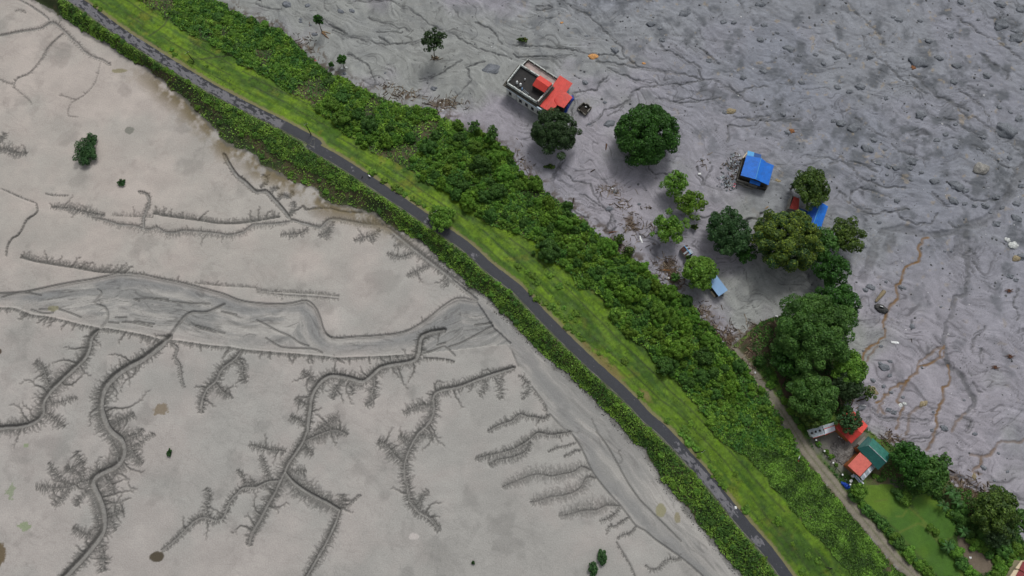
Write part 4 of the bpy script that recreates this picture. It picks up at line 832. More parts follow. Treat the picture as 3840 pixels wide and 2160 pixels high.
# ------------------------------------------------------------------ foliage builders
def leaf_quads(Cn, Nm, size, tint, rg, elong=1.5):
    n = len(Cn)
    Nm = Nm / (np.linalg.norm(Nm, axis=1)[:, None] + 1e-9)
    r = rg.normal(size=(n, 3)); t = np.cross(Nm, r); t /= np.linalg.norm(t, axis=1)[:, None] + 1e-9
    b = np.cross(Nm, t); s = size[:, None] * .5
    a = s * t * elong; c_ = s * b
    V = np.stack([Cn - a, Cn - c_ * .9 + Nm * s * .12, Cn + a, Cn + c_ * .9 + Nm * s * .12], 1).reshape(-1, 3)
    F = np.arange(n * 4).reshape(n, 4)
    return V, F, np.repeat(tint, 4, axis=0)
def crown_arrays(rg, nl, dens, lobe=(.20, .36), flat=.75, leaf=.12, base=(.045, .10, .02), tip=(.10, .19, .03), tipk=.35, gap=0.0, skirt=-.25, ragged=.12):
    """a crown of radius 1: lobes spread over a dome, leaves on each lobe"""
    P = []; Nn_ = []; T = []; SZ = []
    base, tip = np.array(base), np.array(tip)
    for i in range(nl):
        k = (i + .5) / nl
        z = 1 - k * (1 - skirt); ph = i * 2.39996 + rg.normal() * .25
        r0 = math.sqrt(max(0, 1 - z * z)); lr = rg.uniform(*lobe)
        sc = (1 - lr * .75) * (1 + rg.normal() * ragged)
        c0 = np.array([math.cos(ph) * r0 * sc, math.sin(ph) * r0 * sc, z * sc * flat])
        if rg.random() < gap: continue
        n = int(dens * lr * lr)
        d = rg.normal(size=(n, 3)); d[:, 2] = np.abs(d[:, 2]) * .9 + .05 * d[:, 2]
        d /= np.linalg.norm(d, axis=1)[:, None]
        rad = lr * (1 - .35 * rg.random(n) ** 2.0)
        q = c0 + d * rad[:, None] * np.array([1, 1, .8])
        P.append(q); Nn_.append(d + rg.normal(size=(n, 3)) * .45 + np.array([0, 0, .25]))
        f = np.clip(rg.normal(.22, .12) + .12 * rg.normal(size=n) + (rg.random(n) < tipk * .6) * rg.uniform(.3, .9, n), 0, 1)[:, None]
        T.append((base + (tip - base) * f) * (rg.uniform(.82, 1.18)) * rg.uniform(.8, 1.2, (n, 1)))
        SZ.append(leaf * rg.uniform(.6, 1.35, n))
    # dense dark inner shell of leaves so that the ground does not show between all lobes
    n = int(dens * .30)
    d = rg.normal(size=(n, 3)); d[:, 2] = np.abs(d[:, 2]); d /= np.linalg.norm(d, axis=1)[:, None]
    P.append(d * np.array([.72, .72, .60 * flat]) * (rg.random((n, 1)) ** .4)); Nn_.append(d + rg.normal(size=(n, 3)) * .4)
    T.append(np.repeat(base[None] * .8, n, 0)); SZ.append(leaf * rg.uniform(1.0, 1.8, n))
    return np.concatenate(P), np.concatenate(Nn_), np.concatenate(SZ), np.concatenate(T)
def tube(path, radii, n=7):
    path = np.array(path, float); V = []; F = []
    for i, p in enumerate(path):
        t = path[min(i + 1, len(path) - 1)] - path[max(i - 1, 0)]; t /= np.linalg.norm(t) + 1e-9
        u = np.cross(t, [0.3, 1, .1]); u /= np.linalg.norm(u) + 1e-9; v = np.cross(t, u)
        for k in range(n):
            a = 2 * math.pi * k / n; V.append(p + (u * math.cos(a) + v * math.sin(a)) * radii[i])
    for i in range(len(path) - 1):
        for k in range(n):
            k2 = (k + 1) % n; F.append((i * n + k, i * n + k2, (i + 1) * n + k2, (i + 1) * n + k))
    return np.array(V), np.array(F)
def join(parts):
    V = []; F = []; o_ = 0
    for v, f in parts: V.append(v); F.append(f + o_); o_ += len(v)
    return np.concatenate(V), np.concatenate(F)

GREENS = {
    'dark':   dict(base=(.022, .048, .016), tip=(.055, .105, .032)),
    'deep':   dict(base=(.020, .072, .011), tip=(.060, .170, .022)),
    'mango':  dict(base=(.024, .068, .020), tip=(.250, .320, .030)),
    'mid':    dict(base=(.040, .110, .020), tip=(.110, .230, .042)),
    'bright': dict(base=(.070, .172, .018), tip=(.185, .340, .045)),
    'olive':  dict(base=(.036, .076, .014), tip=(.115, .180, .026)),
    'teal':   dict(base=(.024, .072, .022), tip=(.070, .155, .048)),
    'lime':   dict(base=(.070, .155, .014), tip=(.190, .310, .034)),
}
def tree(name, px, py, rpx, hc, kind, label, group=None, nl=46, flat=.62, sx=1.0, sy=1.0, trunk=.28, gap=.08, lobe=(.17, .32), leaf=.42, dens=1.0, ragged=.12, seed=0, cat_='tree', base=None, skirt=-.2, tipk=.35):
    """crown centre seen at px,py; hc = height of the crown's centre above ground"""
    rg = np.random.default_rng(int(px * 7 + py * 3 + seed))
    x, y, z = G(px, py, hc)
    Rm = rpx / px_m(py) * (H - hc) / H
    if base is not None:
        bx, by, z = G(*base)
    else: bx, by = x, y
    t = empty(name, (bx, by, z), label, cat_, group)
    dn = 1500 * dens * max(.16, (Rm / 6) ** 2) * (.42 / leaf) ** 2
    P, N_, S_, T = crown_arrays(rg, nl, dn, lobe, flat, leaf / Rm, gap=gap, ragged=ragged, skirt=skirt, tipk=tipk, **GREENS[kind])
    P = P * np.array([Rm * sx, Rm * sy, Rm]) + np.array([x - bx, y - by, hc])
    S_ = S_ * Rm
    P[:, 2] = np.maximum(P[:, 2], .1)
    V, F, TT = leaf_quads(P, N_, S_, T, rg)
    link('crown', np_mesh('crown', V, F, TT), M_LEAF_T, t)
    parts = []
    cx, cy = x - bx, y - by
    top = hc + Rm * flat * .25
    parts.append(tube([(0, 0, -.6), (cx * .1, cy * .1, hc * .35), (cx * .6, cy * .6, hc * .75), (cx, cy, top)], [trunk * 1.25, trunk, trunk * .75, trunk * .35]))
    for k in range(7):
        a = k * .9 + rg.uniform(0, .5); rl = Rm * rg.uniform(.5, .85)
        parts.append(tube([(cx * .55, cy * .55, hc * .62), (cx * .8 + math.cos(a) * rl * .45 * sx, cy * .8 + math.sin(a) * rl * .45 * sy, hc * .82), (cx + math.cos(a) * rl * sx, cy + math.sin(a) * rl * sy, hc + Rm * flat * .3)], [trunk * .55, trunk * .35, trunk * .12], 5))
    V, F = join(parts)
    link('trunk', np_mesh('trunk', V, F, np.repeat(np.array([[.10, .085, .065]]), len(V), 0), True), M_WOOD, t)
    return t

# standing trees on and beside the debris plain
tree('buried_tree', *R(1, 0, 628, 205)[0], 19, 5.4, 'deep', 'narrow leaning tree with orange planks jammed at its foot, leftmost tree on the grey plain', nl=20, flat=1.5, gap=0, trunk=.14, leaf=.45, base=tuple(R(1, 0, 665, 318)[0]), cat_='tree', dens=1.6)
tree('buried_tree', *R(1, 0, 1790, 415)[0], 44, 8.2, 'dark', 'lone round-headed tree with bare trunk and roots showing on the open grey plain', nl=34, flat=.7, gap=.1, trunk=.16, leaf=.45, base=tuple(R(1, 0, 1800, 592)[0]), dens=1.5, lobe=(.16, .28))
tree('small_tree', *R(1, 0, 868, 605)[0], 19, 2.8, 'deep', 'small upright leafy tree with white litter at its foot', nl=20, flat=1.2, gap=0, trunk=.12, leaf=.4, base=tuple(R(1, 0, 888, 682)[0]), dens=1.6)
tree('small_shrub', *R(1, 0, 757, 648)[0], 11, 1.1, 'deep', 'tiny leafy shrub between the small upright tree and the thicket', nl=12, gap=0, leaf=.3, cat_='shrub', trunk=.06)
tree('rain_tree', 2078, 497, 84, 5.6, 'dark', 'dark grey-green round tree touching the red roof of the large flat-roofed house', nl=70, leaf=.36, dens=1.9, flat=.6, gap=.02, lobe=(.14, .24))
tree('mango_tree', 2425, 507, 116, 6.2, 'deep', 'very large round dark green tree standing alone on the grey plain', nl=90, leaf=.45, dens=1.9, flat=.62, gap=.0, lobe=(.13, .25), ragged=.07)
tree('young_tree', *R(2, 1, 1640, 400)[0], 48, 4.2, 'bright', 'open green tree, topmost of the three small trees right of the thicket', nl=34, gap=.12, leaf=.4, dens=1.6, ragged=.2)
tree('young_tree', *R(2, 1, 1795, 600)[0], 54, 4.2, 'lime', 'yellow-green tree in the middle of the three small trees', nl=34, gap=.12, leaf=.4, dens=1.6, ragged=.22, seed=3)
tree('young_tree', *R(2, 1, 1590, 845)[0], 58, 4.5, 'bright', 'ragged tree, lowest of the three small trees, above the striped hut', nl=36, gap=.2, leaf=.4, dens=1.6, ragged=.22, seed=4)
tree('mango_tree', *R(2, 1, 1888, 1300)[0], 63, 4.6, 'bright', 'bright yellow-green round tree half covering the pale blue roof', nl=60, gap=.0, leaf=.4, dens=1.9, lobe=(.14, .26), ragged=.08)
tree('mango_tree', *R(2, 1, 2165, 900)[0], 82, 5.5, 'teal', 'blue-green billowing tree left of the huge yellow-tipped tree', nl=64, gap=.03, leaf=.42, dens=1.9, lobe=(.15, .28), sx=.92, sy=1.1)
tree('small_tree', *R(2, 1, 2340, 1090)[0], 42, 3.5, 'deep', 'low dark tree between the blue-green tree and the yellow-tipped tree', nl=26, gap=.05, leaf=.42, dens=1.6)
tree('flowering_tree', 2942, 902, 126, 6.8, 'mango', 'huge spreading tree flecked with yellow young leaves beside the blue-roofed house', nl=100, gap=.02, leaf=.42, dens=2.0, lobe=(.12, .22), tipk=.22, sy=.9)
tree('mid_tree', *R(3, 1, 545, 1000)[0], 58, 5.2, 'mid', 'mid green tree tucked between the yellow-tipped tree and the olive tree', nl=36, gap=.05, leaf=.4, dens=1.7)
tree('olive_tree', *R(3, 1, 790, 930)[0], 64, 5.4, 'olive', 'thin olive-green tree with pale branches showing, right of the yellow-tipped tree', nl=44, gap=.18, leaf=.4, dens=1.4, ragged=.18)
tree('forked_tree', *R(3, 1, 435, 440)[0], 66, 6.5, 'olive', 'dark tree with forked gap leaning over the red and blue roofs', nl=50, gap=.1, leaf=.4, dens=1.8, sy=1.18, sx=.92)
tree('dark_tree', *R(3, 1, 620, 1260)[0], 64, 5.5, 'deep', 'dark conical tree, upper of the two below the yellow-tipped tree', nl=50, gap=.02, leaf=.42, dens=1.8, lobe=(.15, .27), flat=.8)
tree('mango_tree', *R(3, 2, 685, 170)[0], 82, 5.5, 'deep', 'dark tree speckled with yellow leaves above the wood by the dirt track', nl=60, gap=.04, leaf=.42, dens=1.8, lobe=(.14, .25), tipk=.5)
tree('acacia_tree', *R(3, 2, 440, 440)[0], 140, 8.0, 'mid', 'enormous feathery mid green tree, biggest crown of the wood by the dirt track', nl=110, gap=.05, leaf=.38, dens=1.7, lobe=(.12, .24), ragged=.12, flat=.55)
tree('broadleaf_tree', *R(3, 2, 820, 800)[0], 62, 5.5, 'bright', 'bright green tree on the right edge of the wood', nl=44, gap=.05, leaf=.42, dens=1.7)
tree('broadleaf_tree', *R(3, 2, 200, 720)[0], 62, 4.5, 'deep', 'green tree on the left edge of the wood above the track', nl=40, gap=.08, leaf=.42, dens=1.6)
tree('broadleaf_tree', *R(3, 2, 330, 850)[0], 46, 3.8, 'mid', 'small tree in the gap between the two feathery trees of the wood', nl=30, gap=.08, leaf=.42, dens=1.5)
tree('broadleaf_tree', *R(3, 2, 790, 980)[0], 58, 4.6, 'dark', 'dark tree at the lower right corner of the wood', nl=40, gap=.05, leaf=.42, dens=1.6)
tree('feathery_tree', *R(3, 2, 450, 1080)[0], 88, 5.8, 'mid', 'feathery green tree over the lower middle of the wood', nl=60, gap=.05, leaf=.38, dens=1.7, ragged=.14)
tree('feathery_tree', *R(3, 2, 430, 1215)[0], 66, 4.6, 'olive', 'yellowish feathery tree shading the white-roofed shed', nl=60, gap=.06, leaf=.38, dens=1.7, ragged=.14)
tree('broadleaf_tree', *R(3, 2, 810, 1335)[0], 45, 5.8, 'teal', 'dark blue-green tree growing through the red roof', nl=50, gap=.0, leaf=.32, dens=1.8, lobe=(.12, .22))
tree('broken_tree', *R(3, 2, 1010, 1060)[0], 27, 2.0, 'olive', 'small battered olive tree caught in the debris right of the wood', nl=20, gap=.25, leaf=.35, ragged=.25)
tree('fruit_tree', *R(3, 3, 1410, 270)[0], 64, 5.2, 'deep', 'dark round tree right of the green roof', nl=52, gap=.02, leaf=.4, dens=1.8, lobe=(.15, .25))
tree('fruit_tree', *R(3, 3, 1620, 430)[0], 64, 5.0, 'mid', 'bright-topped round tree beside the dark round tree and the fields', nl=52, gap=.03, leaf=.4, dens=1.8)
tree('fruit_tree', *R(3, 3, 1470, 460)[0], 44, 4.0, 'deep', 'small dark tree squeezed below the two round trees by the green roof', nl=32, gap=.03, leaf=.4, dens=1.7)
tree('small_tree', *R(3, 3, 1770, 272)[0], 25, 2.4, 'mid', 'small ragged tree alone at the edge of the mud above the fields', nl=18, gap=.15, leaf=.35, ragged=.25, sx=1.25)
tree('red_leaved_tree', *R(3, 3, 2270, 800)[0], 82, 4.8, 'olive', 'brownish olive tree near the right edge of the photo', nl=60, gap=.08, leaf=.4, dens=1.6, ragged=.15)
tree('fruit_tree', *R(3, 3, 2490, 880)[0], 44, 4.2, 'mid', 'green tree cut by the right edge of the photo', nl=34, gap=.05, leaf=.4, dens=1.6)
tree('fruit_tree', *R(3, 3, 2290, 980)[0], 56, 4.0, 'dark', 'dark tree below the brownish olive tree', nl=40, gap=.1, leaf=.4, dens=1.5)
tree('fruit_tree', *R(3, 3, 2380, 655)[0], 26, 3.0, 'dark', 'small dark tree on the mud edge above the brownish olive tree', nl=20, gap=.1, leaf=.4, dens=1.5)
tree('garden_shrub', *R(3, 3, 915, 590)[0], 30, 1.8, 'bright', 'bright shrub below the blue tarpaulin', nl=26, gap=.0, leaf=.3, dens=1.7, cat_='shrub', trunk=.08)
tree('roadside_bush', *R(1, 1, 1865, 740)[0], 44, 1.8, 'bright', 'large bright bush standing on the turf beside the asphalt road', nl=40, gap=.03, leaf=.3, dens=1.8, cat_='bush', trunk=.08, ragged=.2)
tree('round_bush', *R(2, 2, 2500, 735)[0], 19, 1.5, 'mid', 'round bush beside the upper end of the dirt track', nl=20, gap=0, leaf=.28, cat_='bush', trunk=.07, dens=1.5)
tree('stranded_tree', *R(1, 0, 2380, 1340)[0], 21, 2.6, 'mid', 'small tree sticking out of the grey mud at the thicket edge', nl=20, gap=.02, sy=1.5, leaf=.35, dens=1.4)
tree('stranded_tree', *R(1, 0, 2195, 1275)[0], 22, 2.4, 'mid', 'bushy tree on the thicket edge left of the stranded small tree', nl=20, gap=.05, leaf=.35, dens=1.4)
tree('stranded_bush', *R(2, 1, 1080, 960)[0], 20, 1.4, 'olive', 'green bush sprouting from the wrack heap below the thicket edge', nl=20, gap=.12, leaf=.32, cat_='bush', trunk=.06)
tree('stranded_bush', *R(2, 1, 1170, 1080)[0], 20, 1.2, 'olive', 'brown and green bush lying in the wrack heap', nl=20, gap=.2, leaf=.32, cat_='bush', trunk=.06, sx=1.4)
tree('stranded_bush', *R(2, 1, 1640, 1340)[0], 17, 1.2, 'mid', 'small bush in the brown wrack left of the bright round tree', nl=18, gap=.1, leaf=.3, cat_='bush', trunk=.06)
tree('stranded_bush', *R(2, 1, 1835, 835)[0], 14, 1.2, 'olive', 'small half-bare bush between two small trees and the blue-green tree', nl=14, gap=.3, leaf=.3, cat_='bush', trunk=.06)
tree('stranded_bush', *R(2, 1, 378, 228)[0], 16, .8, 'olive', 'flattened brown-green bush below the dark grey-green tree', nl=14, gap=.1, leaf=.3, cat_='bush', trunk=.06, sx=1.4, sy=.7)
tree('stranded_bush', *R(2, 0, 105, 405)[0], 16, .6, 'olive', 'flattened bush with orange earth left of the orange boulder', nl=12, gap=.2, leaf=.3, cat_='bush', trunk=.06, sx=1.4, sy=.7)
tree('small_shrub', *R(2, 1, 1772, 1142)[0], 9, 2.0, 'olive', 'little shrub leaning on the lower corner of the striped hut', nl=10, gap=0, leaf=.26, cat_='shrub', trunk=.05)
tree('stranded_tree', *R(3, 1, 262, 420)[0], 14, 2.4, 'dark', 'small dark offshoot tree left of the forked tree', nl=14, gap=.1, leaf=.35)
# the mudflat's half-drowned plants
tree('drowned_bush', *R(0, 1, 880, 90)[0], 44, .9, 'teal', 'large dark green bush half buried in the pale mudflat', nl=34, gap=.08, sy=1.15, leaf=.34, dens=1.4, cat_='bush', trunk=.06, flat=.35, ragged=.25, skirt=.1)
tree('drowned_bush', *R(0, 0, 920, 1415)[0], 30, .9, 'teal', 'upper lobe of dark green growth beside the large half-buried bush', nl=24, gap=.1, leaf=.34, dens=1.3, cat_='bush', trunk=.06, flat=.35, ragged=.25, skirt=.1)
tree('drowned_shrub', *R(0, 1, 1222, 390)[0], 14, .5, 'teal', 'small elongated green shrub on the mudflat right of the large half-buried bush', nl=12, gap=.1, sx=1.25, sy=1.0, leaf=.28, cat_='shrub', trunk=.05, flat=.35)
tree('drowned_shrub', *R(0, 3, 1703, 212)[0], 11, .5, 'teal', 'tiny green shrub alone on the lower mudflat', nl=12, gap=.05, sy=1.4, sx=.8, leaf=.26, cat_='shrub', trunk=.05, flat=.35)
tree('drowned_shrub', *R(1, 3, 2186, 1315)[0], 6, .4, 'teal', 'speck of a green shrub near the bottom edge of the mudflat', nl=8, gap=0, leaf=.24, cat_='shrub', trunk=.04, flat=.35)
tree('drowned_tree', *R(2, 3, 908, 1258)[0], 20, .9, 'teal', 'upper of two smooth dark oval tree tops in the mud by the bottom edge', nl=26, gap=0, sx=.85, sy=1.45, leaf=.28, dens=1.6, cat_='tree', trunk=.05, flat=.4, ragged=.04)
tree('drowned_tree', *R(2, 3, 815, 1378)[0], 20, .9, 'teal', 'lower of two smooth dark oval tree tops in the mud by the bottom edge', nl=26, gap=0, sx=.85, sy=1.3, leaf=.28, dens=1.6, cat_='tree', trunk=.05, flat=.4, ragged=.04)
# banana plants
def banana(px, py, label, n=9):
    x, y, z = G(px, py, 1.5); t = empty('banana_plant', (x, y, z), label, 'plant', 'banana plants by the fields')
    rg = random.Random(int(px + py))
    V, F = tube([(0, 0, -.2), (0, 0, 1.0), (.05, 0, 1.9)], [.16, .13, .09]); link('stem', np_mesh('stem', V, F, np.repeat([[.09, .12, .05]], len(V), 0)), M_WOOD, t)
    for k in range(n):
        a = k * 2.4 + rg.uniform(-.3, .3); L = rg.uniform(1.7, 2.4); w = .3; V = []; F = []
        for i in range(6):
            f = i / 5; r = .1 + L * f * .9; zz = 1.9 + .75 * math.sin(f * 2.6) - .5 * f * f; ww = w * math.sin(math.pi * min(.95, f * .9 + .08))
            for s_ in (-1, 0, 1):
                V.append((math.cos(a) * r - math.sin(a) * ww * s_, math.sin(a) * r + math.cos(a) * ww * s_, zz - abs(s_) * .06))
        for i in range(5):
            for s_ in range(2): b = i * 3 + s_; F.append((b, b + 3, b + 4, b + 1))
        g = rg.uniform(.8, 1.3)
        link('leaf', np_mesh('leaf', np.array(V), np.array(F), np.repeat([[.045 * g, .115 * g, .028 * g]], len(V), 0), True), M_LEAF, t)
for i, (p, l_) in enumerate((((1870, 640), 'uppermost banana plant above the curved field'), ((1900, 700), 'second banana plant down from the mud edge above the curved field'), ((1760, 740), 'banana plant at the upper corner of the curved field'), ((1820, 600), 'banana plant nearest the two round trees'),
                             ((1960, 1000), 'banana plant above the brown pond'), ((1800, 1150), 'yellowish banana plant between the lowest field and the pond'))):
    banana(*R(3, 3, *p)[0], l_)

# shared low shrub shapes
shrub_me = []
for k in range(8):
    rg = np.random.default_rng(100 + k)
    kd = ('bright', 'bright', 'lime', 'mid', 'bright', 'bright', 'lime', 'mid')[k]
    P, N_, S_, T = crown_arrays(rg, 15, 1500, (.26, .46), .75, .20, gap=.05, ragged=.28, skirt=-.1, **GREENS[kd])
    V, F, TT = leaf_quads(P, N_, S_, T, rg); me = np_mesh('shrub_crown', V, F, TT); me.materials.append(M_LEAF); shrub_me.append(me)
big_me = []
for k in range(5):
    rg = np.random.default_rng(140 + k)
    P, N_, S_, T = crown_arrays(rg, 34, 2200, (.17, .34), .72, .125, gap=.06, ragged=.2, skirt=-.1, **GREENS[('bright', 'mid', 'bright', 'lime', 'mid')[k]])
    V, F, TT = leaf_quads(P, N_, S_, T, rg); me = np_mesh('bush_crown', V, F, TT); me.materials.append(M_LEAF); big_me.append(me)
def shrub(x, y, r, hz, label, group, cat_='shrub', k=None, name='shrub'):
    me = (big_me[random.randrange(5)] if r > 1.7 else shrub_me[random.randrange(8)]) if k is None else shrub_me[k]
    o = bpy.data.objects.new(name, me); COL.objects.link(o)
    z = float(ground_z(x, y))
    o.location = (x, y, z + hz * .25); o.scale = (r, r * random.uniform(.85, 1.15), hz); o.rotation_euler.z = random.uniform(0, 6.28)
    return tag(o, label, cat_, group)
def along(poly, n): Q = resample(poly, .5, False); return Q[np.linspace(0, len(Q) - 1, n).astype(int)]

# ---- thicket on the outer slope: up to 300 bushes as individuals
def fld(fn, x, y):
    return fn(np.array([x]), np.array([y]))[0]
cand = []
rg = np.random.default_rng(77)
for _ in range(60000):
    x, y = rg.uniform(-120, 110), rg.uniform(-30, 150)
    cand.append((x, y))
cand = np.array(cand)
cb = signed(bl_w, cand[:, 0], cand[:, 1]); cg = signed(gb_w, cand[:, 0], cand[:, 1])
cn = fbm(cand[:, 0], cand[:, 1], 7, 2, off=70)
tall = sst(125, 95, cand[:, 1]) * sst(8, 22, cand[:, 1])       # taller in the middle stretch
hole = (fbm(cand[:, 0], cand[:, 1], 9, 3, off=88) > .62) & (cand[:, 1] > 80)
thick = ~hole & (cb < -.3) & (cg > .5) & (cand[:, 1] > 4 + 10 * cn)
cand, cb, cg, cn, tall = cand[thick], cb[thick], cg[thick], cn[thick], tall[thick]
kept = []
for i in range(len(cand)):
    r = (.8 + 1.9 * rg.random() ** 2.2) * (.70 + .60 * tall[i])
    x, y = cand[i]
    if all((x - a) ** 2 + (y - b) ** 2 > (.80 * (r + c_)) ** 2 for a, b, c_ in kept[-4000:]): kept.append((x, y, r))
    if len(kept) >= 900: break
kept.sort(key=lambda k: -k[2])
indiv, rest = kept[:300], kept[300:]
tall_f = lambda y: float(sst(125, 95, np.array(y)) * sst(8, 22, np.array(y)))
for x, y, r in indiv:
    where = 'upper' if y > 95 else ('middle' if y > 55 else 'lower')
    shrub(x, y, r, r * (.7 + .5 * tall_f(y)), 'leafy green bush in the %s stretch of the thicket between turf and grey plain' % where, 'bushes of the thicket, %s stretch' % where, 'bush', name='thicket_bush')
def mass(name, pts, leafsize, zspread, kinds, label, seed, per=1, tilt=.5, up=.8, gain=1.0):
    rg = np.random.default_rng(seed)
    x, y = pts[:, 0], pts[:, 1]; n = len(x)
    hz = fbm(x, y, 1.9, 3, .6, off=seed) * zspread
    z = ground_z(x, y) + np.maximum(.05, hz - .25 * zspread) + rg.random(n) * .12
    e = .35
    gxn = (fbm(x + e, y, 1.9, 3, .6, off=seed) - fbm(x - e, y, 1.9, 3, .6, off=seed)) * zspread / (2 * e)
    gyn = (fbm(x, y + e, 1.9, 3, .6, off=seed) - fbm(x, y - e, 1.9, 3, .6, off=seed)) * zspread / (2 * e)
    Nm = np.stack([-gxn, -gyn, np.full(n, up)], 1) + rg.normal(size=(n, 3)) * tilt
    a, b = np.array(GREENS[kinds[0]]['base']), np.array(GREENS[kinds[1]]['tip'])
    f = np.clip(fbm(x, y, 3.2, 3, .6, off=seed + 4) * 1.7 - .5 + rg.normal(0, .25, n), 0, 1)[:, None]
    T = (a + (b - a) * f) * rg.uniform(.75, 1.3, (n, 1)) * gain
    V, F, TT = leaf_quads(np.stack([x, y, z], 1), Nm, leafsize * rg.uniform(.6, 1.4, n), T, rg)
    o = link(name, np_mesh(name, V, F, TT), M_LEAF); tag(o, label, None, None, 'stuff')
    return T
def scatter(n, box, fn, seed):
    rg = np.random.default_rng(seed); x = rg.uniform(box[0], box[1], n); y = rg.uniform(box[2], box[3], n)
    m = fn(x, y); return np.stack([x[m], y[m]], 1)
def in_thicket(x, y):
    nn = (fbm(x, y, 2.2, 3) - .5)
    hole = (fbm(x, y, 9, 3, off=88) > .62) & (y > 80) & (np.random.default_rng(8).random(len(x)) > .25)
    return ~hole & (signed(bl_w, x, y) + nn * 2.4 < .2) & (signed(gb_w, x, y) + nn * 2.2 > .1) & (y > 8 * fbm(x, y, 7, 2, off=70))
mass('thicket_undergrowth', scatter(900000, (-130, 115, -34, 156), in_thicket, 1), .40, 1.9, ('mid', 'lime'), 'dense low leafy growth filling the thicket between its bushes', 201, gain=1.12)
if rest:
    VV = []; FF = []; TT_ = []; o_ = 0
    rg = np.random.default_rng(9)
    for x, y, r in rest:
        me = shrub_me[int(rg.integers(8))]
        n = len(me.vertices); co = np.empty(n * 3, np.float32); me.vertices.foreach_get('co', co); co = co.reshape(-1, 3)
        sel = np.arange(n) // 4; keepm = (sel % 2 == 0); co = co[keepm]
        tc2 = np.empty(n * 4, np.float32); me.attributes['tint'].data.foreach_get('color', tc2); tc2 = tc2.reshape(-1, 4)[:, :3][keepm]
        a = rg.uniform(0, 6.28); c_, s_ = math.cos(a), math.sin(a)
        co = co @ np.array([[c_, s_, 0], [-s_, c_, 0], [0, 0, 1]]) * r
        co[:, 0] += x; co[:, 1] += y; co[:, 2] += float(ground_z(x, y)) + .2
        VV.append(co); FF.append(np.arange(len(co)).reshape(-1, 4) + o_); TT_.append(tc2 * rg.uniform(.8, 1.25)); o_ += len(co)
    o = link('small_thicket_bushes', np_mesh('small_thicket_bushes', np.concatenate(VV), np.concatenate(FF), np.concatenate(TT_)), M_LEAF); tag(o, 'small leafy bushes filling in the thicket', None, None, 'stuff')

# ---- inner slope: leafy creepers and weeds from the kerb down to the mud
def in_left(x, y):
    d, s = signed(road_w, x, y, True); nn = fbm(x, y, 2.2, 3) - .5
    dl = signed(lb_w, x, y) + nn * 1.8
    belt = sst(127, 118, y) * sst(68, 78, y)                    # brown sludge belt stays thin
    keep = np.random.default_rng(5).random(len(x)) < np.where(dl < 4.2 * belt, .16, 1)
    return (d < -2.0 + (nn * .5)) & (dl > .1) & keep
mass('slope_creepers', scatter(1000000, (-150, 92, -36, 157), in_left, 2), .34, 1.1, ('mid', 'bright'), 'leafy green creepers covering the slope between the asphalt road and the mudflat', 202, gain=1.45)
rg = np.random.default_rng(12)
cl_ = scatter(9000, (-150, 92, -36, 157), in_left, 6); n_ = 0; pl_ = []
for x, y in cl_:
    if all((x - a) ** 2 + (y - b) ** 2 > 3.4 for a, b in pl_): pl_.append((x, y))
for x, y in pl_[:240]:
    r = rg.uniform(.45, 1.0); shrub(x, y, r, r * .7, 'low leafy clump among the creepers below the kerb of the asphalt road', 'leafy clumps on the inner slope', 'plant', name='leafy_clump')
# ---- lower outer slope: mottled low weeds with bare patches
def in_low(x, y):
    nn = fbm(x, y, 2.2, 3) - .5
    thin = fbm(x, y, 1.6, 3, .6, off=81) + .25 * sst(9, 3, np.abs(signed(bl_w, x, y) + 8))
    return (signed(bl_w, x, y) + nn * 1.5 < -.4) & (signed(gb_w, x, y) + nn * 2 > .1) & (y <= 12 * fbm(x, y, 7, 2, off=70) + 2) & (thin > .45)
mass('slope_weeds', scatter(260000, (40, 150, -36, 14), in_low, 3), .34, .6, ('olive', 'bright'), 'patchy low weeds on the lower slope above the dirt track', 203)
# ---- yard weeds
def in_yard(x, y):
    m = inside(yard_w, x, y) & (np.abs(signed(tr_w, x, y)) > 1.9)
    k = fbm(x, y, 3, 3, .6, off=91); fieldm = np.zeros(len(x), bool)
    for poly in (R(3, 3, 990, 540, 1250, 520, 1420, 680, 1560, 620, 1720, 700, 1890, 950, 1880, 1040, 1990, 1060, 2270, 1290, 2250, 1400, 2000, 1449, 1720, 1449, 1330, 1030, 960, 680), R(3, 3, 400, 0, 1100, 0, 1250, 200, 1100, 480, 700, 420, 470, 200)):
        fieldm |= inside(UW(poly, .3), x, y)
    return m & ~fieldm & (k > .4)
mass('yard_weeds', scatter(150000, (70, 185, -36, 60), in_yard, 4), .34, .6, ('deep', 'mid'), 'rank weeds around the yards and fields by the dirt track', 204)
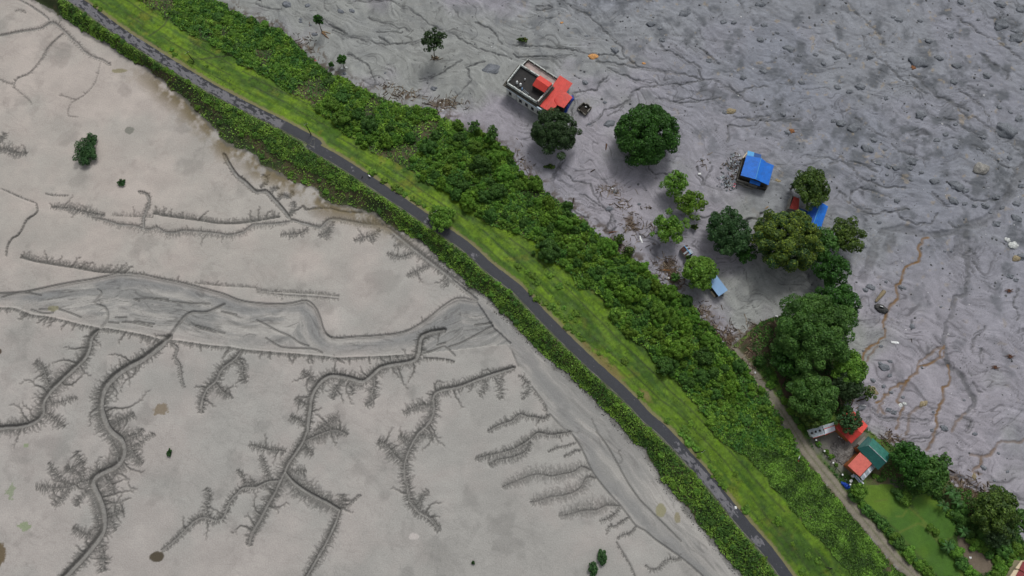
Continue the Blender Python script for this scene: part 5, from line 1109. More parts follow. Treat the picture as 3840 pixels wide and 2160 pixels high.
# ---- tufts on the turf of the crest
def in_turf(x, y):
    d = signed(road_w, x, y); return (d > 2.3) & (signed(gb_w, x, y) < .5) & (fbm(x, y, 2.4, 3, .6, off=95) > .50)
mass('turf_grass', scatter(230000, (-140, 110, -36, 152), in_turf, 7), .17, .16, ('mid', 'bright'), 'short uneven grass on the crest of the embankment', 205, gain=.75)
WEEDLIST = []; HEDGELIST = []
WEED = [(1, 1, (1170, 290, 1290, 370, 1400, 440, 1450, 470, 1500, 510, 1580, 560, 1640, 590, 1690, 625)), (0, 0, (960, 60, 1010, 100, 1730, 500, 1760, 550, 1920, 620, 2080, 670)),
        (2, 1, (60, 1230, 150, 1290, 210, 1330, 250, 1390, 480, 1430, 560, 1400, 380, 1320)),
        (2, 2, (190, 40, 250, 110, 330, 160, 400, 190, 450, 250, 500, 290, 540, 330, 590, 300, 640, 330, 560, 390, 620, 430, 670, 470, 710, 520, 870, 660, 960, 630, 1130, 740, 1290, 1070, 1560, 1340, 1800, 1370, 1740, 1420, 520, 200, 640, 260, 470, 150)),
        (2, 3, (1700, 20, 1740, 50, 1850, 170, 1880, 240, 1990, 350, 2020, 390, 2060, 430, 2080, 480, 2110, 520, 2140, 560, 1780, 110, 2250, 420, 2350, 780)), (3, 3, (100, 900, 250, 1130, 400, 1240, 350, 1400, 500, 1300))]
for c_, r_, p_ in WEED:
    for a, b in np.array(p_).reshape(-1, 2):
        x, y, z = G(*R(c_, r_, a, b)[0]); r = random.uniform(.6, 1.25)
        WEEDLIST.append((shrub(x, y, r, r * .55, 'low bright weed clump on the turf beside the asphalt road', 'weed clumps on the turf', 'plant', random.choice((0, 2, 4, 6)), name='weed_clump'), *R(c_, r_, a, b)[0], r))
HEDGE = [(3, 3, (960, 740, 1000, 790, 1060, 830, 1110, 880, 1160, 930, 1190, 980, 1240, 1010, 1270, 1060, 1310, 1100, 1390, 1170, 1430, 1210, 1440, 1260, 1500, 1300, 1540, 1340, 1600, 1390, 1640, 1430, 880, 640), 'hedge bush along the right side of the dirt track', 'hedge bushes along the dirt track', (.9, 1.8)),
         (3, 3, (1850, 830, 1920, 850, 1980, 900, 1940, 780, 2050, 1080, 2100, 1130, 2180, 1180, 2240, 1240, 2020, 1020, 2330, 1290, 2380, 1200, 2450, 1250, 2420, 1130, 2520, 1180, 2300, 1120, 2180, 1040, 2480, 1330, 2350, 1380, 1960, 1320, 2010, 1380, 2060, 1420, 1900, 1210, 1780, 1110, 1830, 1150, 1700, 1010, 1650, 960, 1380, 660, 1330, 630, 1420, 700, 1560, 560, 1700, 600, 2300, 1449, 2420, 1420), 'garden bush between the fields and the trees at lower right', 'bushes around the lower fields', (.9, 2.0)),
         (3, 2, (20, 830, 60, 900, 40, 970, 130, 1050, 170, 1130, 100, 770, 240, 1240, 300, 1330, 340, 1400, 400, 1449), 'low bush between the dirt track and the wood', 'bushes between track and wood', (.7, 1.3)),
         (3, 3, (1120, 450, 1150, 480, 1080, 440, 520, 120, 600, 200, 640, 250, 700, 330, 1120, 130, 1160, 180), 'small yard bush near the green and salmon roofs', 'small yard bushes', (.5, .9))]
for c_, r_, p_, lb_, g_, (r0, r1) in HEDGE:
    for a, b in np.array(p_).reshape(-1, 2):
        x, y, z = G(*R(c_, r_, a, b)[0], 1.0); r = random.uniform(r0, r1)
        HEDGELIST.append((shrub(x, y, r, r * .9, lb_, g_, 'bush', random.choice((1, 3, 5, 7, 4)), name='hedge_bush'), *R(c_, r_, a, b)[0], r))

# ------------------------------------------------------------------ boulders
rock_me = []
for k in range(7):
    bm = bmesh.new(); bmesh.ops.create_icosphere(bm, subdivisions=3, radius=1)
    rg = np.random.default_rng(300 + k)
    co = np.array([v.co[:] for v in bm.verts]); a, b, c_ = rg.uniform(0, 40, 3)
    n = fbm(co[:, 0] + a + co[:, 2] * .6, co[:, 1] + b + co[:, 2] * .4, .55, 4, .6)
    for v, d in zip(bm.verts, n): v.co *= .45 + 1.1 * float(d); v.co.z *= .55
    me = bpy.data.meshes.new('boulder'); bm.to_mesh(me); bm.free()
    co = np.array([v.co[:] for v in me.vertices]); t = np.clip(fbm(co[:, 0] + c_, co[:, 1], .5, 3, .6) * 1.4 - .2, 0, 1)[:, None]
    tt = np.array([.070, .079, .090]) + t * np.array([.12, .126, .138])
    at = me.attributes.new('tint', 'FLOAT_COLOR', 'POINT'); at.data.foreach_set('color', np.concatenate([tt, np.ones((len(tt), 1))], 1).astype(np.float32).ravel())
    me.polygons.foreach_set('use_smooth', np.ones(len(me.polygons), bool)); me.materials.append(M_STONE); rock_me.append(me)
def recolour(me, base, add):
    m2 = me.copy(); n = len(m2.vertices); t = np.random.default_rng(n).random((n, 1))
    tt = np.array(base) + t * np.array(add); m2.attributes['tint'].data.foreach_set('color', np.concatenate([tt, np.ones((n, 1))], 1).astype(np.float32).ravel()); return m2
rock_orange = recolour(rock_me[2], (.42, .21, .075), (.16, .09, .04)); rock_pale = recolour(rock_me[4], (.36, .38, .37), (.2, .2, .2)); rock_mottled = recolour(rock_me[1], (.15, .15, .14), (.13, .12, .11)); rock_tan = recolour(rock_me[1], (.20, .165, .10), (.08, .07, .05)); rock_rust = recolour(rock_me[5], (.17, .075, .03), (.08, .04, .02))
def boulder(c_, r_, x, y, r, label='dark grey boulder half buried in the grey debris plain', me=None, grp='dark boulders scattered over the debris plain', sx=1.15, hz=.72, rz=None, name='boulder'):
    px, py = R(c_, r_, x, y)[0]; wx, wy, wz = G(px, py); rm = r / K / px_m(py)
    me = me or rock_me[random.randrange(7)]
    o = bpy.data.objects.new(name, me); COL.objects.link(o)
    o.location = (wx, wy, float(ground_z(wx, wy)) - rm * .06); o.scale = (rm * sx, rm * .85, rm * hz); o.rotation_euler.z = random.uniform(-.5, .5) if rz is None else rz
    return tag(o, label, 'boulder', grp)
BO = {(3, 0): (1320, 200, 35, 2350, 240, 75, 1840, 360, 35, 1720, 580, 35, 1620, 410, 32, 1035, 570, 28, 2500, 380, 70, 930, 870, 42, 210, 490, 50, 1190, 985, 25, 1540, 1160, 55, 2200, 760, 42, 1870, 820, 38, 2400, 1310, 100, 860, 1290, 58, 740, 1240, 45, 660, 1215, 25, 1060, 1410, 35, 2340, 40, 50, 1940, 20, 34, 190, 1330, 32, 150, 1150, 28, 1790, 1350, 28, 1890, 1250, 22, 2170, 1380, 28, 2250, 860, 20, 2330, 1080, 24, 2440, 1130, 20, 1590, 770, 16, 1900, 660, 44, 690, 580, 34, 480, 550, 24, 560, 640, 25, 700, 880, 32, 340, 830, 30, 820, 920, 28, 2120, 200, 20, 1530, 210, 22, 1260, 170, 20, 2540, 100, 40, 2480, 310, 34, 2560, 890, 22, 1700, 1410, 30, 2520, 1200, 34, 1260, 420, 16, 320, 560, 26, 90, 330, 20, 700, 270, 22),
      (3, 1): (1000, 50, 55, 1110, 195, 32, 1450, 170, 55, 1215, 225, 32, 1290, 240, 34, 1420, 240, 38, 1545, 285, 22, 1445, 365, 20, 1675, 375, 42, 1900, 420, 62, 1990, 470, 32, 1860, 570, 46, 1980, 600, 25, 2300, 530, 36, 2500, 750, 50, 2300, 800, 42, 2560, 1130, 45, 1200, 310, 18, 1120, 790, 22, 970, 1030, 24, 1190, 1385, 16, 790, 1250, 24, 2550, 420, 28, 2190, 620, 36, 1180, 60, 22, 880, 10, 25, 1030, 850, 16, 1300, 570, 30, 1060, 350, 22, 2430, 140, 28, 2500, 600, 36, 1780, 1080, 16, 1840, 1075, 16, 2440, 1330, 34, 2495, 1370, 26, 1020, 1430, 30, 1340, 1440, 26, 2120, 50, 20, 1890, 20, 34, 2080, 620, 26, 2360, 640, 24, 2240, 690, 18),
      (3, 2): (1170, 800, 48, 1225, 880, 22, 1055, 930, 26, 1165, 990, 22, 1240, 1050, 20, 1215, 1225, 30, 1270, 1250, 28, 1360, 1100, 18, 940, 1205, 36, 1770, 1410, 38, 1740, 190, 14, 1450, 390, 30, 1140, 585, 18, 1665, 1250, 16, 1975, 1130, 14, 980, 20, 28, 1050, 0, 32, 905, 240, 18, 1370, 0, 20, 1130, 760, 22, 1230, 740, 24, 820, 1100, 32, 790, 1170, 26, 1650, 1430, 20),
      (3, 3): (2170, 360, 28, 2080, 20, 22, 2320, 215, 16, 2410, 400, 16, 2280, 490, 14), (2, 0): (1030, 505, 42, 1735, 135, 50, 1490, 285, 22, 2130, 220, 34, 2235, 222, 24, 2540, 255, 34, 2500, 400, 32, 735, 830, 30, 2145, 1130, 28, 775, 1250, 18, 935, 1030, 20, 2515, 1035, 22, 2330, 780, 32, 2535, 720, 34, 2500, 40, 44, 1400, 240, 40, 1780, 100, 20, 1510, 400, 34, 750, 365, 20, 1980, 610, 34),
      (1, 0): (850, 115, 30, 965, 110, 28, 520, 55, 25, 450, 195, 17, 450, 220, 17, 590, 345, 26, 545, 250, 15, 1790, 890, 32, 310, 45, 40, 890, 740, 18, 1300, 735, 12), (2, 1): (1650, 1240, 12, 1690, 1260, 20, 980, 650, 30, 1040, 480, 20, 1280, 605, 16, 1910, 155, 16, 2210, 100, 12)}
BOLIST = []
for (c_, r_), v in BO.items():
    for x, y, r in np.array(v).reshape(-1, 3): BOLIST.append((boulder(c_, r_, x, y, r), *R(c_, r_, x, y)[0], r))
S_ = lambda *a, **k: boulder(*a, grp=None, **k)
S_(2, 0, 815, 570, 42, 'large bright orange boulder above the green tree with the flat-roofed house to its left', rock_orange, rz=.1, hz=.6)
S_(2, 0, 1327, 638, 16, 'small orange boulder to the right of the large orange one', rock_orange)
S_(2, 0, 500, 228, 14, 'small orange rock near the top middle of the photo', rock_orange)
S_(2, 0, 130, 395, 16, 'orange rock lying in a flattened bush', rock_orange)
S_(3, 0, 240, 1320, 30, 'rust-brown rock beside a dark boulder right of the largest round tree', rock_rust)
S_(3, 0, 1510, 625, 84, 'big dark boulder with a rust stain, largest near the top right', hz=.7)
S_(3, 0, 1465, 680, 28, 'rusty rock at the lower left of the big dark boulder', rock_rust)
S_(3, 1, 2140, 250, 80, 'pale mottled large boulder near the right edge', rock_mottled, sx=.95)
S_(3, 1, 2410, 965, 28, 'white boulder near the right edge beside dark rocks', rock_pale)
S_(3, 1, 2470, 1020, 46, 'pale streaked rock heap right of the white boulder', rock_pale)
S_(3, 1, 2500, 1150, 40, 'pale brown rock below the streaked rock heap', rock_tan)
S_(1, 0, 2370, 690, 76, 'broad flat grey boulder left of the flat-roofed house', hz=.35, sx=1.1, rz=.15)
S_(3, 2, 1335, 1180, 24, 'pale white rock above the red roof', rock_pale); S_(3, 2, 1375, 1165, 20, 'small grey-white rock touching the pale white rock', rock_pale)
S_(3, 2, 1560, 1165, 38, 'brown-speckled boulder between two rust-coloured runnels', rock_tan); S_(3, 3, 2075, 450, 26, 'pale elongated rock above the lower fields', rock_tan, rz=1.4)
S_(2, 0, 2200, 1120, 42, 'tan and grey boulder right of the largest round tree', rock_tan); S_(2, 0, 985, 1240, 46, 'long dark mud-covered rock left of the largest round tree', rz=.3, hz=.5, sx=1.2)
S_(3, 2, 1060, 1030, 45, 'sandy slab of broken earth at the right edge of the wood', rock_tan, hz=.4, rz=-.7); S_(3, 1, 95, 370, 28, 'tan rock between the blue-roofed house and the forked tree', rock_tan)

ORD = ('nearest', 'second nearest', 'third nearest', 'fourth nearest', 'fifth nearest', 'sixth nearest', 'seventh nearest', 'eighth nearest', 'ninth nearest', 'tenth nearest')
LAND = [((2010, 330), 'the flat-roofed house'), ((2425, 507), 'the largest lone round tree'), ((2835, 650), 'the higher blue-roofed house'), ((3044, 704), 'the forked tree'), ((3174, 887), 'the thin olive tree'), ((3480, 235), 'the rust-stained big boulder'), ((3680, 635), 'the pale mottled boulder'),
        ((3304, 1150), 'the hollow mud mound'), ((3356, 1284), 'the curved white sheet'), ((3185, 1590), 'the bright red roof'), ((2222, 213), 'the large orange boulder'), ((1627, 160), 'the lone tree with roots'), ((1200, 80), 'the leftmost narrow tree'), ((3780, 1440), 'the white boulder'), ((3640, 1370), 'the lower brown snag'),
        ((3491, 1780), 'the bright-topped round tree'), ((3700, 20), 'the top right corner'), ((3000, 20), 'the top edge, right of centre'), ((2500, 20), 'the top edge near centre'), ((3780, 1800), 'the right edge, low down')]
LAND2 = LAND + [((712, 215), 'the uppermost pole'), ((1155, 485), 'the second pole'), ((1653, 812), 'the large roadside bush'), ((2620, 1697), 'the fourth pole'), ((3110, 2130), 'the lowest pole'), ((2758, 1905), 'the white bag'), ((1387, 663), 'the small white animal'), ((2285, 1370), 'the tan verge patch'),
        ((3160, 1815), 'the blue tarpaulin by the track'), ((3219, 1843), 'the bright garden shrub'), ((3560, 1870), 'the banana plants'), ((3660, 2060), 'the brown pond'), ((3810, 2110), 'the maroon roof'), ((2844, 1352), 'the round bush at the track head'), ((3180, 1690), 'the gravel heap'), ((3220, 1790), 'the salmon roof')]
def single_out(items, noun, land, size=True):
    """items: (object, px, py, r); a label from size, direction and rank by distance to the nearest landmark"""
    buckets = {}
    rs = sorted(i[3] for i in items)
    for o, px, py, r in items:
        d, (lx, ly), nm = min((math.hypot(px - a, py - b), (a, b), n_) for (a, b), n_ in land)
        ang = math.degrees(math.atan2(-(py - ly), px - lx)) % 360
        way = ('right of', 'up and right of', 'above', 'up and left of', 'left of', 'down and left of', 'below', 'down and right of')[int((ang + 22.5) // 45) % 8]
        sz = ('small ' if r < rs[len(rs) // 3] else ('large ' if r > rs[len(rs) * 4 // 5] else 'mid-sized ')) if size else ''
        buckets.setdefault((sz, way, nm), []).append((d, o))
    for (sz, way, nm), v in buckets.items():
        v.sort(key=lambda t: t[0])
        for k, (d, o) in enumerate(v):
            o['label'] = (sz + noun + (', ' + ORD[min(k, 9)] if len(v) > 1 else '') + ' ' + way + ' ' + nm)
single_out(BOLIST, 'dark boulder', LAND)
single_out(WEEDLIST, 'bright weed clump', LAND2)
single_out(HEDGELIST, 'green bush', LAND2)

# stones and litter nobody could count
def chips(name, P, r, tintfn, label, seed, hz=.6, mat=M_STONE):
    rg = np.random.default_rng(seed); n = len(P)
    base = np.array([(1, 0, -.3), (.3, .95, -.3), (-.8, .6, -.3), (-.8, -.6, -.3), (.3, -.95, -.3), (.1, .05, .8)])
    tri = np.array([(0, 1, 5), (1, 2, 5), (2, 3, 5), (3, 4, 5), (4, 0, 5)])
    a = rg.uniform(0, 6.28, n); c_, s_ = np.cos(a), np.sin(a)
    B = base[None] * rg.uniform(.65, 1.3, (n, 6, 1)); sz = r[:, None, None]
    x = (B[..., 0] * c_[:, None] - B[..., 1] * s_[:, None]); y = (B[..., 0] * s_[:, None] + B[..., 1] * c_[:, None])
    V = np.stack([x * r[:, None] + P[:, 0:1], y * r[:, None] + P[:, 1:2], B[..., 2] * hz * r[:, None] + ground_z(P[:, 0], P[:, 1])[:, None]], -1).reshape(-1, 3)
    F = (tri[None] + 6 * np.arange(n)[:, None, None]).reshape(-1, 3)
    o = link(name, np_mesh(name, V, F, np.repeat(tintfn(rg, n), 6, 0)), mat); tag(o, label, None, None, 'stuff'); return o
def in_lahar(x, y): return (signed(bl_w, x, y) > .5) & ~inside(yard_w, x, y)
P_ = scatter(9000, (-90, 180, -30, 155), in_lahar, 31)
den = sst(70, 150, P_[:, 0] * .62 + P_[:, 1] * .78 - 10) * .9 + .15
P_ = P_[np.random.default_rng(1).random(len(P_)) < den * (fbm(P_[:, 0], P_[:, 1], 6, 3, .6, off=36) > .44)]
rg = np.random.default_rng(4)
chips('scattered_stones', P_, .10 + .55 * rg.random(len(P_)) ** 3.5, lambda g, n: np.array([.06, .065, .07]) + g.random((n, 1)) * .09 + (g.random((n, 1)) > .965) * .4, 'small dark stones strewn over the debris plain', 32)
def toe_band(x, y):
    d = signed(lb_w, x, y); return (d > -1.3) & (d < .9) & (y < 62)
P_ = scatter(26000, (-40, 62, -34, 62), toe_band, 33)[:2600]
chips('toe_stones', P_, rg.uniform(.08, .32, len(P_)), lambda g, n: np.array([.07, .07, .065]) + g.random((n, 1)) ** 3 * .32, 'broken stone along the foot of the inner slope', 34)
P_ = scatter(2600, (-60, 170, -30, 140), in_lahar, 35)[:230]
chips('white_litter', P_, rg.uniform(.06, .16, len(P_)), lambda g, n: np.array([.6, .62, .62]) * g.uniform(.7, 1.2, (n, 1)), 'tiny white bits of litter on the debris plain', 36)
# sticks and wrack
def sticks(name, centres, n_each, label, seed, L=(.4, 2.2), w=.06, cols=((.045, .03, .018), (.10, .07, .045), (.20, .16, .11))):
    rg = np.random.default_rng(seed); V = []; F = []; T = []; o_ = 0
    for (cx, cy, rx, ry), n in zip(centres, n_each):
        for _ in range(n):
            x = cx + rg.normal() * rx * .5; y = cy + rg.normal() * ry * .5; a = rg.uniform(0, 3.14); l = rg.uniform(*L) * .5; z = float(ground_z(x, y)); ww = w * rg.uniform(.5, 1.6)
            dz = rg.uniform(-.1, .22); c_, s_ = math.cos(a), math.sin(a)
            for k, (e, s) in enumerate(((-1, -1), (-1, 1), (1, 1), (1, -1))):
                V += [(x + c_ * l * e - s_ * ww * s, y + s_ * l * e + c_ * ww * s, z + .0 + dz * e), (x + c_ * l * e - s_ * ww * s * .8, y + s_ * l * e + c_ * ww * s * .8, z + .14 + dz * e)]
            b = o_; F += [(b + 1, b + 3, b + 5, b + 7), (b, b + 1, b + 7, b + 6), (b + 2, b + 4, b + 5, b + 3), (b, b + 2, b + 3, b + 1), (b + 4, b + 6, b + 7, b + 5)]
            c = np.array(cols[int(rg.integers(len(cols)))]) * rg.uniform(.7, 1.3); T += [c] * 8; o_ += 8
    o = link(name, np_mesh(name, np.array(V), np.array(F), np.array(T)), M_WOOD); tag(o, label, None, None, 'stuff')
ctr = []; cnt = []
for c_, r_, x, y, rx, ry, n in ((2, 2, 1890, 250, 5, 3, 90), (2, 2, 2060, 470, 6, 4.5, 140), (2, 2, 2450, 480, 6, 5, 110), (2, 1, 1560, 1240, 4, 4, 110), (2, 1, 1640, 1360, 4, 4, 100), (2, 1, 1040, 1040, 5, 3, 110), (2, 1, 1220, 810, 3.5, 5, 70), (2, 2, 2200, 560, 5, 5, 100), (2, 2, 2540, 620, 5, 6, 90),
                                (1, 0, 1450, 950, 8, 2.5, 90), (1, 0, 1920, 1040, 8, 2.5, 110), (1, 0, 1330, 870, 3, 2, 24), (2, 1, 1020, 470, 5, 3, 40), (2, 1, 1100, 610, 3, 2, 26), (3, 3, 1250, 70, 5, 3, 60), (3, 3, 1900, 540, 7, 4, 90), (3, 2, 780, 1120, 3, 3, 60), (1, 0, 480, 480, 6, 6, 60), (2, 1, 100, 230, 4, 6, 60), (2, 1, 1350, 650, 2.5, 2, 10), (2, 1, 1440, 900, 5, 5, 50), (2, 1, 1930, 180, 3, 2.5, 14), (3, 3, 2100, 640, 7, 4, 90), (3, 2, 120, 620, 3.5, 8, 110), (2, 2, 2380, 820, 3, 5, 70), (2, 1, 2240, 260, 3, 4.5, 40), (1, 0, 1810, 590, 1.6, .7, 26)):
    p = G(*R(c_, r_, x, y)[0]); ctr.append((p[0], p[1], rx, ry)); cnt.append(n)
sticks('driftwood_wrack', ctr, cnt, 'tangled brown sticks and wrack washed against the bank and the wood', 41)
def logs(c_, r_, x0, y0, x1, y1, rad, colr, label, name='log', cat_='log', group=None, lift=.1):
    a = G(*R(c_, r_, x0, y0)[0]); b = G(*R(c_, r_, x1, y1)[0]); t = np.array([b[0] - a[0], b[1] - a[1], 0])
    V, F = tube([(0, 0, lift), tuple(t * .35 + np.array([.03, .05, lift + rad * .4])), tuple(t * .7 + np.array([-.04, .02, lift + rad * .3])), tuple(t + np.array([0, 0, lift]))], [rad, rad * .95, rad * .8, rad * .5], 8)
    o = link(name, np_mesh(name, V, F, np.repeat([colr], len(V), 0), True), M_WOOD, None, a)
    return tag(o, label, cat_, group)
DK = (.04, .028, .02); TN = (.33, .235, .13); GY = (.16, .14, .11)
logs(1, 0, 660, 315, 750, 338, .16, TN, 'pale plank pointing right from the foot of the leftmost tree', 'plank', 'plank'); logs(1, 0, 668, 325, 712, 350, .13, TN, 'short pale plank between two longer ones at the leftmost tree', 'plank', 'plank'); logs(1, 0, 662, 330, 732, 388, .2, (.22, .13, .07), 'thick reddish plank pointing down from the leftmost tree', 'plank', 'plank')
logs(3, 2, 1165, 35, 1080, 140, .62, (.23, .19, .12), 'thick tan log beside the hollow mud mound', lift=.2); logs(2, 1, 2576, 630, 2545, 655, .18, TN, 'short pale post above the yellow-flecked tree', 'post', 'post')
logs(2, 1, 1440, 1345, 1500, 1315, .17, DK, 'dark straight log near the thicket below the white scraps'); logs(2, 1, 1515, 1270, 1590, 1272, .13, (.30, .14, .05), 'thin orange plank lying in the brown wrack', 'plank', 'plank'); logs(2, 1, 975, 895, 1050, 882, .22, (.13, .06, .035), 'red-brown broken log at the thicket edge')
logs(2, 1, 790, 282, 838, 255, .16, DK, 'short dark log below the largest round tree'); logs(2, 1, 620, 545, 612, 610, .2, DK, 'dark upright stump at the thicket edge', 'stump', 'stump', lift=.3); logs(2, 1, 950, 0, 945, 65, .25, (.09, .05, .03), 'brown root lying left of the largest round tree')
logs(2, 2, 2500, 455, 2460, 500, .13, TN, 'pale stick above the upper end of the dirt track', 'stick', 'stick'); logs(2, 2, 2360, 600, 2410, 640, .14, (.22, .12, .08), 'reddish stick by the upper end of the dirt track', 'stick', 'stick'); logs(1, 0, 1815, 1080, 1850, 1165, .12, DK, 'thin dark fallen pole at the thicket edge', 'pole', 'pole')
logs(3, 2, 1440, 510, 1450, 555, .09, DK, 'thin dark stick right of the white sheet', 'stick', 'stick'); logs(3, 3, 1820, 380, 1880, 410, .22, DK, 'dark log across the mud above the fields'); logs(3, 2, 890, 1140, 990, 1110, .2, DK, 'dark forked log under the battered olive tree')
for i, (x, y, a, l_) in enumerate(((2430, 690, 0, 'brown uprooted snag near the right edge, upper of two'), (2280, 800, .6, 'brown uprooted snag near the right edge, lower of two'), (2420, 30, .3, 'small brown snag high on the right side of the plain'))):
    p = G(*R(3, 2, x, y)[0]); parts = []; rg_ = random.Random(i)
    for k in range(7):
        t = a + k * .9; parts.append(tube([(0, 0, .1), (math.cos(t) * .5, math.sin(t) * .5, .4), (math.cos(t + .3) * rg_.uniform(.9, 1.8), math.sin(t + .3) * rg_.uniform(.5, 1.0), .25)], [.2, .13, .04], 5))
    V, F = join(parts); o = link('snag', np_mesh('snag', V, F, np.repeat([(.10, .05, .03)], len(V), 0)), M_WOOD, None, p); tag(o, l_, 'snag')

# ------------------------------------------------------------------ buildings
def poly_mesh(name, faces, mat, parent=None, origin=(0, 0, 0)):
    V = []; F = []
    for f in faces:
        F.append(list(range(len(V), len(V) + len(f)))); V += [tuple(np.array(p) - np.array(origin)) for p in f]
    me = bpy.data.meshes.new(name); me.from_pydata(V, [], F); me.update()
    return link(name, me, mat, parent)
def slab(name, pts, th, mat, parent, origin, up=0.0):
    """a plate with thickness th under the 3-D outline pts"""
    top = [np.array(p) + np.array([0, 0, up]) for p in pts]; bot = [p - np.array([0, 0, th]) for p in top]; n = len(pts)
    # orient counter-clockwise from above
    ar = sum(top[i][0] * top[(i + 1) % n][1] - top[(i + 1) % n][0] * top[i][1] for i in range(n))
    if ar < 0: top = top[::-1]; bot = bot[::-1]
    V = [tuple(p - np.array(origin)) for p in top + bot]; F = [list(range(n)), list(range(2 * n - 1, n - 1, -1))] + [[i, i + n, (i + 1) % n + n, (i + 1) % n] for i in range(n)]
    me = bpy.data.meshes.new(name); me.from_pydata(V, [], F); me.update(); return link(name, me, mat, parent)
def P3(p, z):
    w = U(p[0], p[1], z); return np.array([w[0], w[1], z])
def wallbox(name, a, b, z0, z1, th, mat, parent, origin, shift=0.0):
    """an upright wall from a to b (2-D), thickness th"""
    a, b = np.array(a[:2], float), np.array(b[:2], float); d = b - a; L = np.hypot(*d); n = np.array([d[1], -d[0]]) / (L + 1e-9)
    a = a + n * shift; b = b + n * shift
    return slab(name, [(*(a + n * th / 2), z1), (*(b + n * th / 2), z1), (*(b - n * th / 2), z1), (*(a - n * th / 2), z1)], z1 - z0, mat, parent, origin)
def ribbed(name, a, b, c_, d, mat, parent, origin, pitch=.32, h=.035, th=.05, dirn=0):
    """ribbed roofing between corners a-b-c-d; ribs run from ab to dc"""
    a, b, c_, d = [np.array(p, float) for p in (a, b, c_, d)]
    if dirn: a, b, c_, d = b, c_, d, a
    L = np.linalg.norm(b - a); n = max(2, int(L / pitch)); V = []; F = []
    nm = np.cross(b - a, d - a); nm /= np.linalg.norm(nm);
    if nm[2] < 0: nm = -nm
    for i in range(n * 2 + 1):
        f = i / (n * 2); up = nm * (h if i % 2 else 0)
        for e0, e1 in ((a, b), (d, c_)):
            V.append(tuple(e0 + (e1 - e0) * f + up - np.array(origin)))
    for i in range(n * 2): F.append((i * 2, i * 2 + 2, i * 2 + 3, i * 2 + 1))
    m = len(V)
    for e in (a, b, c_, d): V.append(tuple(e - nm * th - np.array(origin)))
    F += [(m, m + 1, m + 2, m + 3), (0, m, m + 3, 1), (n * 4, n * 4 + 1, m + 2, m + 1)]
    F += [tuple([m] + [i * 2 for i in range(n * 2 + 1)] + [m + 1])[::-1], tuple([m + 3] + [i * 2 + 1 for i in range(n * 2 + 1)] + [m + 2])]
    me = bpy.data.meshes.new(name); me.from_pydata(V, [], F); me.update()
    return link(name, me, mat, parent)
def cyl(name, x, y, z, r, h, mat, parent, n=14, dome=.0):
    V = []; F = []
    rings = [(r, 0), (r, h * .33), (r * 1.03, h * .35), (r, h * .37), (r, h * .9), (r * .85, h * .97), (r * .35, h * (1 + dome)), (r * .3, h * (1.05 + dome))]
    for rad, zz in rings:
        for k in range(n): t = 2 * math.pi * k / n; V.append((x + rad * math.cos(t), y + rad * math.sin(t), z + zz))
    for i in range(len(rings) - 1):
        for k in range(n): k2 = (k + 1) % n; F.append((i * n + k, i * n + k2, (i + 1) * n + k2, (i + 1) * n + k))
    F.append(tuple(range((len(rings) - 1) * n, len(rings) * n)))
    me = bpy.data.meshes.new(name); me.from_pydata(V, [], F); me.update(); return link(name, me, mat, parent)
RED = paint('red_roof_paint', (.60, .060, .045), .5, .12, .8, (.33, .05, .035), .45)
DRED = paint('dark_red_roof', (.50, .048, .036), .5, .10, .8)
SALM = paint('faded_red_roof', (.60, .145, .115), .6, .12, 1.0, (.45, .10, .08), .5)
BLUE = paint('blue_roof_paint', (.010, .150, .60), .5, .12, .7, (.014, .095, .36), .5)
BLUE2 = paint('light_blue_sheet', (.08, .32, .62), .6, .1, 1.2)
DBLUE = paint('dark_blue_sheet', (.010, .07, .25), .6, .1, 1.2)
PALEB = paint('pale_blue_sheet', (.20, .35, .56), .5, .06, .5)
GREENR = paint('green_roof_paint', (.010, .075, .068), .45, .12, .7, (.02, .11, .095), .6)
MAROON = paint('maroon_roof', (.20, .032, .035), .6, .1, 1.0)
ZINC = paint('zinc_sheet', (.36, .42, .46), .45, .12, 1.2, (.16, .13, .11), .55)
WHITES = paint('white_sheet', (.62, .66, .72), .5, .08, 1)
RUSTS = paint('rusted_sheet', (.075, .032, .025), .8, .25, 1.6, (.14, .10, .09), .5)
WALLW = paint('whitewashed_wall', (.60, .61, .59), .8, .10, .9, (.28, .28, .26), .5)
BAND = paint('pale_blue_wall_band', (.62, .74, .84), .8, .05, .9)
MOSSY = paint('mossy_concrete', (.060, .056, .046), .9, .3, 1.5, (.20, .19, .16), .35)
PARA = paint('parapet_wall', (.60, .64, .62), .85, .15, 1.5, (.07, .065, .05), .75)
TAR = paint('blackened_roof', (.018, .018, .019), .75, .3, .7, (.036, .032, .028), .5)
PINK = paint('terrace_tiles', (.40, .31, .29), .7, .1, .8, (.17, .15, .13), .5)
CREAM = paint('cream_wall', (.62, .52, .36), .8, .06, 1)
ORNG = paint('orange_wall', (.32, .11, .035), .8, .15, 1)
DARKC = paint('dark_interior', (.028, .024, .020), .9, .3, 1.2)
CONC = paint('weathered_concrete', (.24, .23, .205), .85, .2, 1.2, (.07, .06, .05), .6)
TARP = paint('blue_tarpaulin', (.012, .055, .36), .45, .15, 2)
WHITE = paint('white_plastic', (.72, .74, .74), .45, .05, 2)
GLASS = paint('dark_window', (.02, .025, .03), .2, .05, 1)
BLK = paint('black_rubber', (.015, .015, .016), .6, .1, 3)
POLEM = paint('tarred_pole', (.022, .020, .017), .8, .2, 3)
STEEL = paint('grey_metal', (.20, .21, .22), .4, .1, 3, metal=.4)

